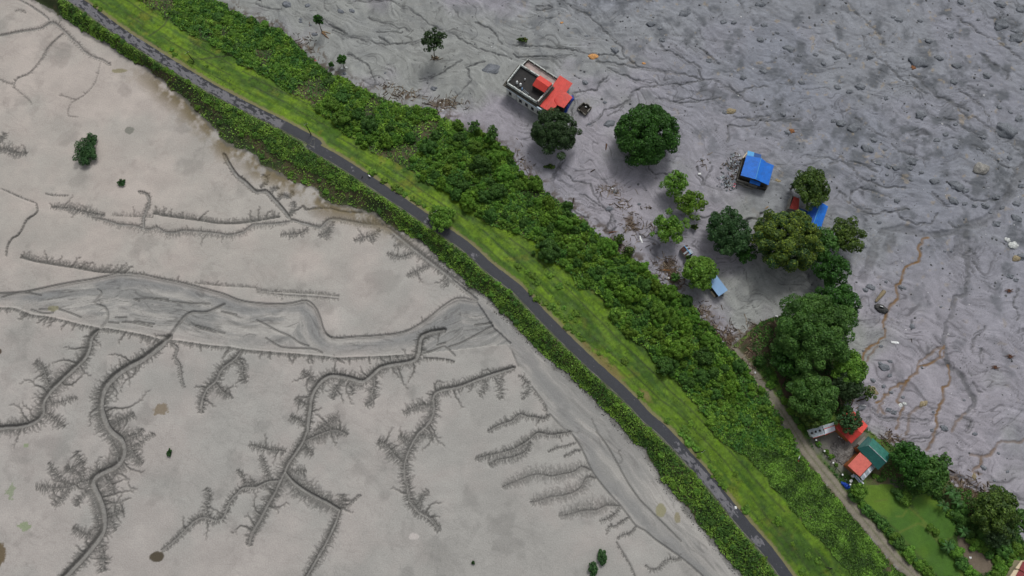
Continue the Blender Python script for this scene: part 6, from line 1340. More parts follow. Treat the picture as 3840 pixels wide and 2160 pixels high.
def Q1(x, y): return (1840 + x / 5.795, 190 + y / 5.795)
def big_house():
    zr = 6.0
    A, B, Cc, Dd = [P3(Q1(*p), zr) for p in ((655, 312), (352, 700), (1010, 1125), (1345, 738))]
    ctr_ = (A + Cc) / 2; o0 = np.array([ctr_[0], ctr_[1], 0.0])
    t = empty('flat_roofed_house', tuple(o0), 'large two-storey house with black flat roof, white parapet and red sheet roofs', 'house')
    slab('roof_slab', [A, B, Cc, Dd], .3, TAR, t, o0, up=-.55)
    for a, b in ((A, B), (B, Cc), (Cc, Dd), (A, A + (Dd - A) * .62)):
        wallbox('parapet', a, b, zr - .84, zr + .35, .32, PARA, t, o0)
    n = 3
    for a, b in ((A, B), (B, Cc), (Cc, Dd)):
        for k in range(0, 5):
            p = a + (b - a) * (k / 4); slab('parapet_post', [(p[0] - .2, p[1] - .2, zr + .5), (p[0] + .2, p[1] - .2, zr + .5), (p[0] + .2, p[1] + .2, zr + .5), (p[0] - .2, p[1] + .2, zr + .5)], .8, PARA, t, o0)
    e1 = (Cc - B) / np.linalg.norm(Cc - B); e2 = (A - B) / np.linalg.norm(A - B)
    ov = .95
    slab('sunshade_ledge', [B - e2 * ov - e1 * ov, Cc - e2 * ov + e1 * .3, Cc + e1 * .3, B - e1 * ov], .22, MOSSY, t, o0, up=-.95)
    slab('sunshade_ledge', [A - e1 * ov + e2 * .2, B - e1 * ov, B, A + e2 * .2], .22, MOSSY, t, o0, up=-.95)
    slab('sunshade_ledge', [Cc - e2 * .2, Cc + e1 * .9, Dd + e1 * .9, Dd], .2, MOSSY, t, o0, up=-.9)
    # main walls
    f = [A, B, Cc, Dd]
    body = [B + e1 * .1 + e2 * .1, Cc - e1 * .1 + e2 * .1, Dd - e1 * .1 - e2 * .1, A + e1 * .1 - e2 * .1]
    slab('wall', [(*p[:2], 4.7) for p in body], 5.3, WALLW, t, o0)
    # projecting facade bays with a pale blue band
    L = np.linalg.norm(Cc - B)
    for s0, s1, pr in ((.2, .35 * L, .35), (.38 * L, L * 1.18, .55)):
        a = B + e1 * s0 - e2 * pr; b = B + e1 * s1 - e2 * pr
        wallbox('wall', a, b, -.4, 3.55, .25, WALLW, t, o0)
        wallbox('wall_band', a, b, 3.55, 4.7, .31, BAND, t, o0)
        wallbox('wall', a + e1 * .12, a + e1 * .12 + e2 * (pr + .2), -.4, 4.6, .2, WALLW, t, o0)
        k = 0
        for sw in np.arange(s0 + .9, s1 - 1.0, 2.3):
            wa = B + e1 * sw - e2 * (pr + .14); wb = wa + e1 * 1.0
            wn_ = wallbox('window', wa, wb, 1.3, 2.7, .1, GLASS, t, o0); wn_['label'] = 'dark window under the pale blue band'
            wallbox('sill', wa - e1 * .1, wb + e1 * .1, 1.15, 1.28, .34, CONC, t, o0)
    # side terrace with pink tiles and openwork railing
    zt = 4.2
    T1, T2, T3, T4 = [P3(Q1(*p), zt) for p in ((812, 215), (1440, 625), (1345, 745), (700, 330))]
    slab('terrace_floor', [T1, T2, T3, T4], .3, PINK, t, o0)
    slab('wall', [(*(T1 * .97 + T3 * .03)[:2], zt - .3), (*(T2 * .97 + T4 * .03)[:2], zt - .3), (*T3[:2], zt - .3), (*T4[:2], zt - .3)], 4.2, WALLW, t, o0)
    for a, b in ((T1, T2), (T4, T1)):
        Lr = np.linalg.norm(b - a)
        wallbox('rail', a, b, zt + .85, zt + 1.0, .22, PARA, t, o0)
        wallbox('rail_base', a, b, zt, zt + .22, .24, MOSSY, t, o0)
        for k in range(int(Lr / .42) + 1):
            p = a + (b - a) * (k * .42 / Lr); s = .2 if k % 6 == 0 else .09
            slab('baluster', [(p[0] - s, p[1] - s, zt + .86), (p[0] + s, p[1] - s, zt + .86), (p[0] + s, p[1] + s, zt + .86), (p[0] - s, p[1] + s, zt + .86)], .66, PARA if k % 6 == 0 else MOSSY, t, o0)
    # stair tower gable roof on top
    zb = 7.4
    r1, r2 = P3(Q1(992, 606), 8.2), P3(Q1(1258, 790), 8.2)
    u1, u2 = P3(Q1(1070, 535), zb), P3(Q1(1345, 715), zb); d1, d2 = P3(Q1(905, 752), zb - .1), P3(Q1(1168, 912), zb - .1)
    ribbed('stair_roof', u1, u2, r2, r1, RED, t, o0); o = ribbed('stair_roof', d1, d2, r2, r1, DRED, t, o0); o['label'] = 'darker red half of the small gable roof'
    for a, b in ((d1, d2), (u1, u2), (d1, u1)):
        wallbox('stair_wall', a * .94 + (d1 + u2) / 2 * .06, b * .94 + (d1 + u2) / 2 * .06, 5.4, zb - .12, .16, DARKC, t, o0)
    # wide red sheet roof, built of three ribbed fields
    za, zm_ = 4.55, 4.9
    g = lambda x, y, z: P3(Q1(x, y), z)
    ribbed('sheet_roof', g(1030, 1180, za), g(1505, 535, za), g(1640, 622, zm_), g(1175, 1268, zm_), RED, t, o0, .4)
    ribbed('sheet_roof', g(1175, 1268, zm_), g(1640, 622, zm_), g(1782, 712, za), g(1330, 1340, za), RED, t, o0, .4)
    ribbed('sheet_roof', g(1500, 890, zm_ + .12), g(1645, 905, za + .12), g(1778, 1012, za + .12), g(1590, 1250, za - .1), RED, t, o0, .4)
    ribbed('sheet_roof', g(1500, 890, zm_ + .1), g(1590, 1250, za - .12), g(1425, 1170, za + .1), g(1380, 1060, zm_ + .08), RED, t, o0, .4)
    cs = [g(1050, 1190, za), g(1520, 560, za), g(1750, 705, za), g(1300, 1310, za)]
    slab('annexe_wall', [(*(p * .95 + (cs[0] + cs[2]) / 2 * .05)[:2], 4.3) for p in cs], 4.9, WALLW, t, o0)
    cs = [g(1500, 900, za), g(1640, 925, za), g(1750, 1012, za), g(1585, 1225, za), g(1440, 1160, za)]
    slab('annexe_wall', [(*p[:2], 4.2) for p in cs], 4.8, DARKC, t, o0)
    # things standing on the roof
    for i, (x, y, r, h, m, lb_, nm) in enumerate(((572, 712, .33, 1.15, WHITE, 'white water barrel, left of two on the black flat roof', 'water_barrel'), (650, 762, .33, 1.15, WHITE, 'white water barrel, right of two on the black flat roof', 'water_barrel'), (683, 850, .24, .95, PALEB, 'blue drum on the black flat roof beside the white barrels', 'water_drum'))):
        p = P3(Q1(x, y), 5.46); e = empty(nm, tuple(p), lb_, 'barrel', 'barrels on the flat roof'); cyl('barrel_body', 0, 0, 0, r, h, m, e); cyl('lid', 0, 0, h * 1.03, r * .6, .1, m, e)
    p = P3(Q1(745, 640), 5.46); e = empty('roof_vent', tuple(p), 'small white vent pipe in the middle of the black flat roof', 'vent'); cyl('pipe', 0, 0, 0, .13, .55, WHITE, e); cyl('cowl', 0, 0, .55, .22, .18, STEEL, e)
    a, b = P3(Q1(700, 872), 5.5), P3(Q1(805, 960), 5.5); e = empty('metal_ladder', tuple(a), 'metal ladder-like rack lying on the black flat roof beside the parapet', 'ladder')
    dv = b - a; sd2 = np.array([-dv[1], dv[0], 0]) / np.linalg.norm(dv) * .55
    for s in (0, 1):
        V, F = tube([tuple(sd2 * s + np.array([0, 0, .1])), tuple(dv + sd2 * s + np.array([0, 0, .1]))], [.05, .05], 6); link('stile', np_mesh('stile', V, F), STEEL, e)
    for k in range(5):
        q0 = dv * (.08 + k * .21); V, F = tube([tuple(q0 + np.array([0, 0, .1])), tuple(q0 + sd2 + np.array([0, 0, .1]))], [.06, .06], 6); link('rung', np_mesh('rung', V, F), ZINC, e)
    # tarpaulin draped at the right side
    crumple('blue_tarpaulin', [P3(Q1(x, y), .3) for x, y in ((1745, 970), (1800, 965), (1815, 1040), (1700, 1225), (1650, 1345), (1580, 1330), (1600, 1260))], 2.2, TARP, 'blue tarpaulin hanging along the right side of the red roof', 'tarpaulin')
def crumple(name, pts, h, mat, label, cat_, seed=1):
    pts = [np.array(p) for p in pts]; c0 = sum(pts) / len(pts); rg = random.Random(seed); V = []; F = []
    n = len(pts); m = 5; dense = []
    for i in range(n):
        for k in range(3): dense.append(pts[i] * (1 - k / 3) + pts[(i + 1) % n] * (k / 3))
    n = len(dense)
    for j in range(m):
        f = j / (m - 1)
        for p in dense:
            q = p * (1 - f * .85) + c0 * f * .85; V.append((q[0] - c0[0] + rg.uniform(-.12, .12), q[1] - c0[1] + rg.uniform(-.12, .12), (h * math.sin(min(1, f * 1.4) * 1.57) * rg.uniform(.7, 1.1)) if j else 0))
    for j in range(m - 1):
        for i in range(n): i2 = (i + 1) % n; F.append((j * n + i, j * n + i2, (j + 1) * n + i2, (j + 1) * n + i))
    F.append(tuple(range((m - 1) * n, m * n)))
    me = bpy.data.meshes.new(name); me.from_pydata(V, [], F); me.update()
    o = link(name, me, mat, None, (c0[0], c0[1], float(ground_z(c0[0], c0[1])))); return tag(o, label, cat_)
big_house()
# shell of a small room left of the dark tree
def ruin():
    cs = [P3(Q1(x, y), 1.3) for x, y in ((2025, 1115), (2195, 1218), (2062, 1380), (1888, 1240))]; o0 = np.array([*((cs[0] + cs[2]) / 2)[:2], 0.])
    t = empty('roofless_room', tuple(o0), 'small roofless room of broken dark walls beside the red-roofed house', 'ruin')
    slab('floor', [(*p[:2], .35) for p in cs], .8, DARKC, t, o0)
    for i in range(4):
        a, b = cs[i], cs[(i + 1) % 4]
        for k, (f0, f1, hh) in enumerate(((0, .33, 1.0), (.33, .7, 1.35), (.7, 1, .8))):
            wallbox('wall', a + (b - a) * f0, a + (b - a) * f1, -.3, hh * (1 if i % 2 else .8) + .25, .24, MOSSY if (i + k) % 2 else CONC, t, o0)
ruin(); logs(2, 0, 735, 1083, 752, 1090, .22, (.6, .6, .6), 'white lump lying inside the small roofless room', 'rubble_lump', 'rubble', lift=.5)

def house(name, label, planes, walls=None, wall_mat=WALLW, wz=None, ridge=None, cat_='house', base_z=-.3, inset=.93, extra=None):
    """planes: list of (4 corners 3-D, material, part name)"""
    allp = np.array([p for pl in planes for p in pl[0]]); c0 = allp.mean(0); o0 = np.array([c0[0], c0[1], 0.])
    t = empty(name, tuple(o0), label, cat_)
    for pl in planes:
        (a, b, c_, d), m, nm = pl[:3]; o = ribbed(nm, a, b, c_, d, m, t, o0, *(pl[4:] if len(pl) > 4 else ()))
        if len(pl) > 3 and pl[3]: o['label'] = pl[3]
    if walls is not None:
        w = [np.array(p) for p in walls]; cc = sum(w) / len(w); n = len(w)
        w = [cc + (p - cc) * inset for p in w]
        for i in range(n): wallbox('wall', w[i], w[(i + 1) % n], base_z, wz, .18, wall_mat, t, o0)
    if ridge is not None:
        V, F = tube([tuple(np.array(ridge[0]) - o0 + np.array([0, 0, .04])), tuple(np.array(ridge[1]) - o0 + np.array([0, 0, .04]))], [.11, .11], 6); link('ridge_cap', np_mesh('ridge_cap', V, F), ridge[2], t)
    return t, o0
def Q2(x, y, z): return P3((2680 + x / 6.5875, 520 + y / 6.5875), z)
zr, ze = 4.6, 3.7
t, o0 = house('blue_roofed_house', 'house with bright blue gable roof over broken mud-streaked walls, higher of two blue roofs',
              [((Q2(790, 412, ze), Q2(1150, 480, zr), Q2(1010, 1005, zr), Q2(640, 905, ze)), BLUE, 'roof', None, .35, .04, .05, 1), ((Q2(1150, 480, zr), Q2(1262, 560, ze + .45), Q2(1130, 1055, ze + .45), Q2(1010, 1005, zr)), BLUE, 'roof', None, .35, .04, .05, 1),
               ((Q2(1240, 568, ze + .5), Q2(1465, 660, ze), Q2(1330, 1150, ze), Q2(1110, 1050, ze + .5)), BLUE, 'roof', None, .35, .04, .05, 1), ((Q2(820, 297, 3.3), Q2(980, 340, 3.3), Q2(966, 440, 3.6), Q2(800, 412, 3.5)), BLUE2, 'porch_roof', 'pale sky-blue sheet at the back'),
               ((Q2(982, 345, 3.4), Q2(1155, 395, 3.4), Q2(1140, 478, 3.7), Q2(968, 440, 3.6)), DBLUE, 'porch_roof', 'darker blue sheet at the back'), ((Q2(880, 1000, 3.1), Q2(1140, 1085, 3.1), Q2(1115, 1172, 2.9), Q2(860, 1092, 2.9)), BLUE, 'porch_roof', 'low blue sheet at the front')],
              [Q2(820, 440, 3.3), Q2(1430, 660, 3.3), Q2(1300, 1120, 3.3), Q2(660, 905, 3.3)], MOSSY, 3.35, (Q2(1150, 480, zr), Q2(1010, 1005, zr), BLUE2))
slab('ruined_floor', [Q2(720, 450, .9), Q2(560, 1010, .9), Q2(1280, 1235, .9), Q2(1400, 700, .9)], 1.2, DARKC, t, o0)
for (x0, y0, x1, y1, zz, m) in ((800, 345, 700, 470, 2.2, CREAM), (700, 470, 560, 1000, 1.5, MOSSY), (555, 1010, 860, 1100, 1.7, CONC), (500, 1070, 720, 1130, .8, CONC), (850, 1110, 1060, 1180, 1.7, CONC), (1060, 1180, 1280, 1235, 1.3, MOSSY), (700, 1160, 960, 1230, .7, CONC), (1280, 1235, 1320, 1150, 1.8, MOSSY)):
    wallbox('broken_wall', Q2(x0, y0, zz), Q2(x1, y1, zz), -.3, zz, .28, m, t, o0)
hp = [G(2680 + x / 6.5875, 520 + y / 6.5875) for x, y in ((620, 560), (450, 700), (560, 740), (330, 1050), (440, 950), (260, 1000), (350, 1130), (500, 620))]
sticks('rubble_heap', [(p[0], p[1], 2.4, 2.4) for p in hp], [26] * 8, 'rubble and household wreckage left of the higher blue roof', 51, (.3, 1.1), .16, ((.05, .05, .05), (.14, .16, .18), (.35, .40, .42), (.08, .06, .05), (.20, .22, .26)))
def small_boat():
    p = G(2680 + 478 / 6.5875, 520 + 1160 / 6.5875); V = []; F = []; L, W, n = 1.25, .42, 9
    for i in range(n):
        f = i / (n - 1) * 2 - 1; w = W * math.sqrt(max(0, 1 - f * f * .96)); V += [(-w, f * L, .5), (-w * .55, f * L * .92, .08), (0, f * L * .88, 0), (w * .55, f * L * .92, .08), (w, f * L, .5)]
    for i in range(n - 1):
        for k in range(4): b = i * 5 + k; F.append((b, b + 1, b + 6, b + 5))
    t = empty('small_boat', p, 'small white and pink upturned tub lying at the corner of the higher blue-roofed house', 'tub', rz=-.35)
    me = bpy.data.meshes.new('hull'); me.from_pydata(V, [], F); me.update(); link('hull', me, WHITE, t)
    for y_ in (-.5, .35): slab('seat', [(-.38, y_ - .12, .45), (.38, y_ - .12, .45), (.38, y_ + .12, .45), (-.38, y_ + .12, .45)], .05, paint('pink_plastic', (.55, .12, .18), .5), t, (0, 0, 0))
small_boat()
def Q3(x, y, z): return P3((2900 + x / 6.5867, 680 + y / 6.5867), z)
zr, ze = 4.4, 3.6
house('long_blue_roofed_house', 'long house with deep blue gable roof between the forked tree and the yellow-flecked tree',
      [((Q3(960, 440, ze), Q3(1172, 508, zr), Q3(965, 1110, zr), Q3(770, 1040, ze)), paint('blue_roof_dull', (.012, .085, .42), .5, .1, .8), 'roof', 'duller violet-blue left half', .35, .04, .05, 1), ((Q3(1172, 508, zr), Q3(1355, 618, ze), Q3(1150, 1225, ze), Q3(965, 1110, zr)), BLUE, 'roof', None, .35, .04, .05, 1),
       ((Q3(640, 655, 2.9), Q3(862, 742, 3.0), Q3(800, 935, 3.0), Q3(690, 890, 2.9)), DBLUE, 'lean_to_roof', 'low dark blue lean-to on the left')],
      [Q3(990, 470, ze), Q3(1330, 620, ze), Q3(1140, 1190, ze), Q3(800, 1030, ze)], WALLW, 3.4, (Q3(1172, 508, zr), Q3(965, 1110, zr), BLUE2))
house('red_roofed_hut', 'small hut with dull red roof left of the deep blue roof',
      [((Q3(510, 372, 3.2), Q3(645, 425, 3.2), Q3(622, 725, 3.0), Q3(402, 665, 3.0)), paint('dull_red_sheet', (.36, .050, .040), .6, .12, 1), 'roof')], [Q3(480, 350, 3.1), Q3(645, 425, 3.1), Q3(622, 725, 3.0), Q3(385, 665, 3.0)], CONC, 2.85, None, 'hut', inset=1.0)
def Q4(x, y, z): return P3((2480 + x / 5.573, 880 + y / 5.573), z)
def striped_hut():
    c = [(395, 300), (480, 235), (540, 215), (675, 382), (615, 405), (520, 470)]
    L0, R0 = np.array((398, 300)), np.array((520, 478)); M0, M1 = np.array((482, 232)), np.array((617, 408)); N0, N1 = np.array((543, 215)), np.array((676, 382))
    o0 = np.array([*Q4(530, 345, 0)[:2], 0.]); t = empty('striped_hut', tuple(o0), 'little half-buried hut roofed with alternating rusty and silver sheets', 'hut')
    mats = ((RUSTS, RUSTS, ZINC, RUSTS, ZINC), (RUSTS, ZINC, RUSTS, ZINC, ZINC))
    mats = ((RUSTS, RUSTS, RUSTS, ZINC, RUSTS, ZINC), (RUSTS, ZINC, RUSTS, ZINC, ZINC, ZINC))
    for s, (e0, e1) in enumerate((((L0, R0), (M0, M1)), ((M0, M1), (N0, N1)))):
        z0, z1 = ((2.0, 2.5) if s == 0 else (2.5, 2.1))
        for k in range(6):
            f0, f1 = k / 6, (k + 1) / 6 - .008; a0, b0 = e0; a1, b1 = e1
            o = ribbed('roof_sheet', Q4(*(a0 + (b0 - a0) * f0), z0), Q4(*(a0 + (b0 - a0) * f1), z0), Q4(*(a1 + (b1 - a1) * f1), z1), Q4(*(a1 + (b1 - a1) * f0), z1), mats[s][k], t, o0, .16, .03)
            o['label'] = 'rusty roofing sheet' if mats[s][k] is RUSTS else 'silver roofing sheet'
    w = [Q4(405, 305, 1.8), Q4(540, 225, 1.8), Q4(665, 385, 1.8), Q4(520, 468, 1.8)]
    for i in range(4): wallbox('wall', w[i], w[(i + 1) % 4], -.3, 1.95, .14, DARKC if i != 3 else CONC, t, o0)
    wallbox('ridge_board', Q4(*M0, 2.55), Q4(*M1, 2.55), 2.5, 2.6, .18, BLUE2, t, o0); wallbox('door_beam', Q4(405, 345, .7), Q4(508, 488, .7), .55, .75, .22, CREAM, t, o0)
striped_hut()
t, o0 = house('pale_blue_roofed_shed', 'shed with pale blue sheet roof partly under the bright round tree', [((Q4(1000, 640, 2.9), Q4(1390, 1160, 2.9), Q4(1200, 1290, 2.7), Q4(810, 770, 2.7)), PALEB, 'roof')],
      [Q4(1000, 650, 2.8), Q4(1375, 1155, 2.8), Q4(1200, 1275, 2.7), Q4(825, 775, 2.7)], DARKC, 2.6, None, 'shed', inset=.97)
wallbox('fallen_panel', Q4(1050, 1175, .5), Q4(1130, 1290, .5), -.2, .6, .5, CREAM, t, o0)
def Q5(x, y, z): return P3((3000 + x / 4.025, 1500 + y / 4.025), z)
t, o0 = house('white_roofed_shed', 'long shed with zinc and white sheet roof shaded by the yellowish feathery tree',
      [((Q5(125, 455, 2.8), Q5(330, 395, 2.8), Q5(378, 520, 2.6), Q5(198, 572, 2.6)), ZINC, 'roof', 'weathered zinc left part'), ((Q5(335, 390, 2.9), Q5(512, 335, 2.9), Q5(522, 380, 3.0), Q5(355, 440, 3.0)), ZINC, 'roof', 'pale back slope'),
       ((Q5(365, 442, 3.0), Q5(522, 388, 3.0), Q5(535, 458, 2.7), Q5(378, 518, 2.7)), WHITES, 'roof', 'clean white front part')], [Q5(135, 455, 2.6), Q5(512, 345, 2.6), Q5(530, 455, 2.6), Q5(200, 560, 2.6)], WALLW, 2.5, None, 'shed')
wallbox('red_trim', Q5(358, 440, 3.1), Q5(522, 383, 3.1), 3.0, 3.12, .16, DRED, t, o0); wallbox('red_trim', Q5(378, 524, 2.8), Q5(538, 462, 2.8), 2.55, 2.74, .1, DRED, t, o0); wallbox('red_trim', Q5(198, 578, 2.7), Q5(360, 525, 2.7), 2.5, 2.66, .08, DRED, t, o0)
for x, y in ((238, 478), (300, 462), (180, 500)):
    p = Q5(x, y, 2.8); cyl('old_tyre' if 0 else 'roof_weight', p[0] - o0[0], p[1] - o0[1], 2.68, .32, .2, BLK, t)
zr, ze = 4.5, 3.6
house('red_hipped_house', 'house with bright red roof pierced by a dark blue-green tree',
      [((Q5(768, 122, ze), Q5(1027, 390, ze), Q5(935, 505, zr - .3), Q5(650, 240, zr - .3)), RED, 'roof', None, .4), ((Q5(935, 505, zr - .3), Q5(850, 445, zr), Q5(680, 300, zr), Q5(650, 240, zr - .3)), RED, 'roof', None, .4),
       ((Q5(850, 440, zr), Q5(935, 510, zr - .35), Q5(858, 575, ze), Q5(800, 490, zr - .2)), DRED, 'roof', 'dark red valley sheet'), ((Q5(800, 470, zr), Q5(862, 570, ze), Q5(775, 657, ze - .3), Q5(655, 530, zr - .3)), paint('mid_red_sheet', (.46, .045, .035), .5, .08, 1), 'roof', 'duller red front gable', .4),
       ((Q5(800, 480, zr), Q5(655, 535, zr - .3), Q5(535, 420, ze), Q5(640, 300, zr - .4)), paint('mid_red_sheet', (.46, .045, .035)), 'roof', 'duller red left side', .4)],
      [Q5(770, 140, ze), Q5(1010, 392, ze), Q5(778, 635, ze), Q5(560, 410, ze)], ORNG, 3.1)
zr, ze = 4.9, 3.9
GR2 = paint('green_roof_light', (.022, .135, .105), .35, .25, .9, (.05, .20, .16), .5)
t, o0 = house('green_roofed_house', 'house with dark green gable roof, largest at lower right',
      [((Q5(1040, 688, zr), Q5(1305, 938, zr), Q5(1178, 1057, ze), Q5(862, 722, ze)), GREENR, 'roof', None, .4), ((Q5(1095, 572, ze), Q5(1370, 828, ze), Q5(1308, 942, zr), Q5(1040, 688, zr)), GR2, 'roof', 'lighter green right slope', .4),
       ((Q5(1030, 545, ze + .5), Q5(1082, 590, ze + .5), Q5(1040, 686, zr - .1), Q5(862, 722, ze + .03)), GREENR, 'roof', 'green porch slope', .4)], [Q5(1080, 600, ze), Q5(1345, 830, ze), Q5(1180, 1030, ze), Q5(885, 722, ze)], ORNG, 3.5, (Q5(1040, 688, zr), Q5(1305, 938, zr), ZINC))
wallbox('side_ledge', Q5(985, 565, 2.4), Q5(880, 670, 2.4), 2.0, 2.4, .7, CONC, t, o0)
zr, ze = 3.9, 3.3
t, o0 = house('salmon_roofed_house', 'house with faded salmon-red roof and zinc lean-to, in front of the green roof', [((Q5(905, 790, zr), Q5(1097, 950, zr), Q5(905, 1158, ze), Q5(720, 990, ze)), SALM, 'roof', None, .4)],
      [Q5(900, 800, ze), Q5(1090, 955, ze), Q5(905, 1140, ze), Q5(728, 990, ze)], ORNG, 3.15, None)
a0, a1, b0, b1 = [np.array(p, float) for p in ((1100, 960), (1137, 1015), (910, 1165), (945, 1222))]
for k in range(9):
    f0, f1 = k / 9, (k + 1) / 9 - .01
    o = ribbed('lean_to_sheet', Q5(*(a0 + (b0 - a0) * f0), 3.0), Q5(*(a0 + (b0 - a0) * f1), 3.0), Q5(*(a1 + (b1 - a1) * f1), 2.5), Q5(*(a1 + (b1 - a1) * f0), 2.5), (ZINC, ZINC, RUSTS, WHITES, ZINC, ZINC, WHITES, RUSTS, ZINC)[k] if k not in (2, 7) else ZINC, t, o0, .14, .03)
wallbox('lean_to_wall', Q5(1130, 1010, 2), Q5(950, 1205, 2), -.2, 2.4, .12, CONC, t, o0)
for k in range(3):
    a = Q5(800 + 22 * k, 1120 + 12 * k, 1.0); b = Q5(905 + 28 * k, 1250 + 8 * k, .2)
    o = slab('leaning_sheet', [a + np.array([-.12, -.12, 0]), a + np.array([.18, .18, 0]), b + np.array([.18, .18, 0]), b + np.array([-.12, -.12, 0])], .04, PALEB if k % 2 else WHITES, None, (0, 0, 0)); tag(o, ('left', 'middle', 'right')[k] + ' one of three long sheets leaning below the salmon roof', 'sheet', 'sheets leaning by the salmon-roofed house')
for i, (x, y, m, lb_) in enumerate(((775, 1215, ORNG, 'orange tub among the clutter left of the leaning sheets'), (765, 1225, WHITE, 'white tub among the clutter left of the leaning sheets'), (797, 1150, WHITE, 'white tub at the upper end of the leaning sheets'))):
    p = Q5(x, y, .4); g_ = float(ground_z(p[0], p[1])); e = empty('plastic_tub', (p[0], p[1], g_), lb_, 'tub'); cyl('tub_body', 0, 0, 0, .34, .5, m, e); cyl('rim', 0, 0, .5, .36, .06, WHITE, e)
crumple('blue_tarpaulin', [Q5(x, y, .2) for x, y in ((605, 1225), (680, 1235), (765, 1305), (750, 1350), (700, 1345), (640, 1290))], .7, TARP, 'crumpled bright blue tarpaulin beside the dirt track', 'tarpaulin', 3)
for x, y, lb_ in ((590, 555, 'white washing lying on the grass below the white-roofed shed'), (632, 576, 'white bag on the grass below the red roof')):
    crumple('white_cloth', [Q5(x + a, y + b, .1) for a, b in ((-14, -14), (8, -4), (16, 14), (-4, 8))], .15, WHITE, lb_, 'cloth', x)
# pile of grey gravel in the yard
def gravel():
    p = Q5(660, 760, 0); bm = bmesh.new(); bmesh.ops.create_icosphere(bm, subdivisions=5, radius=1)
    for v in bm.verts:
        n = float(fbm(np.array([v.co.x * 2 + 9]), np.array([v.co.y * 2 + 4]), .5, 4, .65)[0]); v.co = Vector((v.co.x * 3.4, v.co.y * 3.6, max(-.3, v.co.z) * .8)) * (.6 + .75 * n)
    me = bpy.data.meshes.new('gravel_heap'); bm.to_mesh(me); bm.free(); n = len(me.vertices); co = np.array([v.co[:] for v in me.vertices])
    t = np.array([.15, .14, .13]) + (fbm(co[:, 0], co[:, 1], .5, 3, .7)[:, None] - .5) * .16; at = me.attributes.new('tint', 'FLOAT_COLOR', 'POINT'); at.data.foreach_set('color', np.concatenate([t, np.ones((n, 1))], 1).astype(np.float32).ravel())
    tag(link('gravel_heap', me, M_STONE, None, (p[0], p[1], float(ground_z(p[0], p[1])))), 'low heap of grey gravel in the yard left of the salmon roof', 'gravel heap')
gravel()
def Q6(x, y, z): return P3((3500 + x / 7.244, 1960 + y / 7.244), z)
zr = 3.8
t, o0 = house('maroon_roofed_house', 'house with maroon roof and cream gable wall in the bottom right corner',
      [((Q6(2440, 1045, zr), Q6(2330, 1270, zr), Q6(2700, 1480, zr + .9), Q6(2830, 1230, zr + .9)), MAROON, 'roof', None, .35), ((Q6(2325, 1290, zr - .15), Q6(2210, 1500, zr - .15), Q6(2590, 1720, zr + .75), Q6(2700, 1490, zr + .75)), MAROON, 'roof', None, .35)],
      [Q6(2400, 1050, 3.4), Q6(2830, 1240, 3.4), Q6(2600, 1740, 3.4), Q6(2140, 1520, 3.4)], CREAM, 3.4, None, inset=1.0)
slab('cream_eave', [Q6(2385, 1030, 3.6), Q6(2470, 1032, 3.6), Q6(2345, 1272, 3.6), Q6(2232, 1232, 3.6)], .3, CREAM, t, o0, up=.02)
slab('cream_eave', [Q6(2195, 1282, 3.5), Q6(2325, 1288, 3.5), Q6(2200, 1500, 3.5), Q6(2070, 1480, 3.5)], .3, CREAM, t, o0, up=.02)

# ------------------------------------------------------------------ fence along the village side of the track
def fence():
    pts = [(127, 465), (185, 540), (240, 603), (300, 690), (366, 770), (430, 858), (498, 946), (568, 1036), (638, 1127), (700, 1205), (755, 1275)]
    W = [Q5(x, y, 1.1) for x, y in pts]; o0 = np.array([W[0][0], W[0][1], 0.])
    t = empty('wire_fence', tuple(o0), 'low wire fence with white-capped posts along the yard beside the dirt track', 'fence')
    for i, w in enumerate(W):
        g_ = float(ground_z(w[0], w[1])); q0 = w - o0
        o = slab('post', [(q0[0] - .09, q0[1] - .09, g_ + 1.15), (q0[0] + .09, q0[1] - .09, g_ + 1.15), (q0[0] + .09, q0[1] + .09, g_ + 1.15), (q0[0] - .09, q0[1] + .09, g_ + 1.15)], 1.4, STEEL, t, (0, 0, 0))
        if i % 2 == 0: slab('cap', [(-.2 + q0[0], -.2 + q0[1], g_ + 1.35), (.2 + q0[0], -.2 + q0[1], g_ + 1.35), (.2 + q0[0], .2 + q0[1], g_ + 1.35), (-.2 + q0[0], .2 + q0[1], g_ + 1.35)], .2, WHITE, o, (0, 0, 0))
    for h in (.4, .75, 1.08):
        path = [tuple(w - o0 + np.array([0, 0, h - 1.1])) for w in W]; V, F = tube(path, [.035] * len(path), 4); link('wire', np_mesh('wire', V, F), POLEM, t)
fence()
# ------------------------------------------------------------------ leaning poles beside the road
def pole(base, top, h, label, arm=True):
    x, y, z = G(*base); t = empty('utility_pole', (x, y, z), label, 'pole', 'poles along the embankment')
    w = U(top[0], top[1], z + h); dx, dy = w[0] - x, w[1] - y
    V, F = tube([(0, 0, -.4), (dx * .5, dy * .5, h * .5), (dx, dy, h)], [.15, .125, .095], 8); link('shaft', np_mesh('shaft', V, F, None, True), POLEM, t)
    if arm:
        V, F = tube([(dx - .5, dy - .35, h - .25), (dx + .5, dy + .35, h - .25)], [.05, .05], 6); link('crossarm', np_mesh('crossarm', V, F), POLEM, t)
        for s in (-.42, 0, .42): cyl('insulator', dx + s, dy + s * .7, h - .2, .06, .14, WHITE, t, 8)
def mid(c_, r_, x, y): return tuple(R(c_, r_, x, y)[0])
pole((728, 232), (700, 196), 5.5, 'uppermost pole, left of the worn stretch of the road')
pole((1167, 506), (1146, 465), 5.2, 'second pole from the top left, beside the end of the patched road surface')
pole((1639, 812), (1632, 792), 4.5, 'third pole, rising out of the large bright roadside bush')
pole((2605, 1698), (2638, 1693), 5.0, 'fourth pole, on the turf with a white object below it')
pole((3124, 2133), (3096, 2128), 3.5, 'lowest short pole among the weeds near the bottom edge', False)
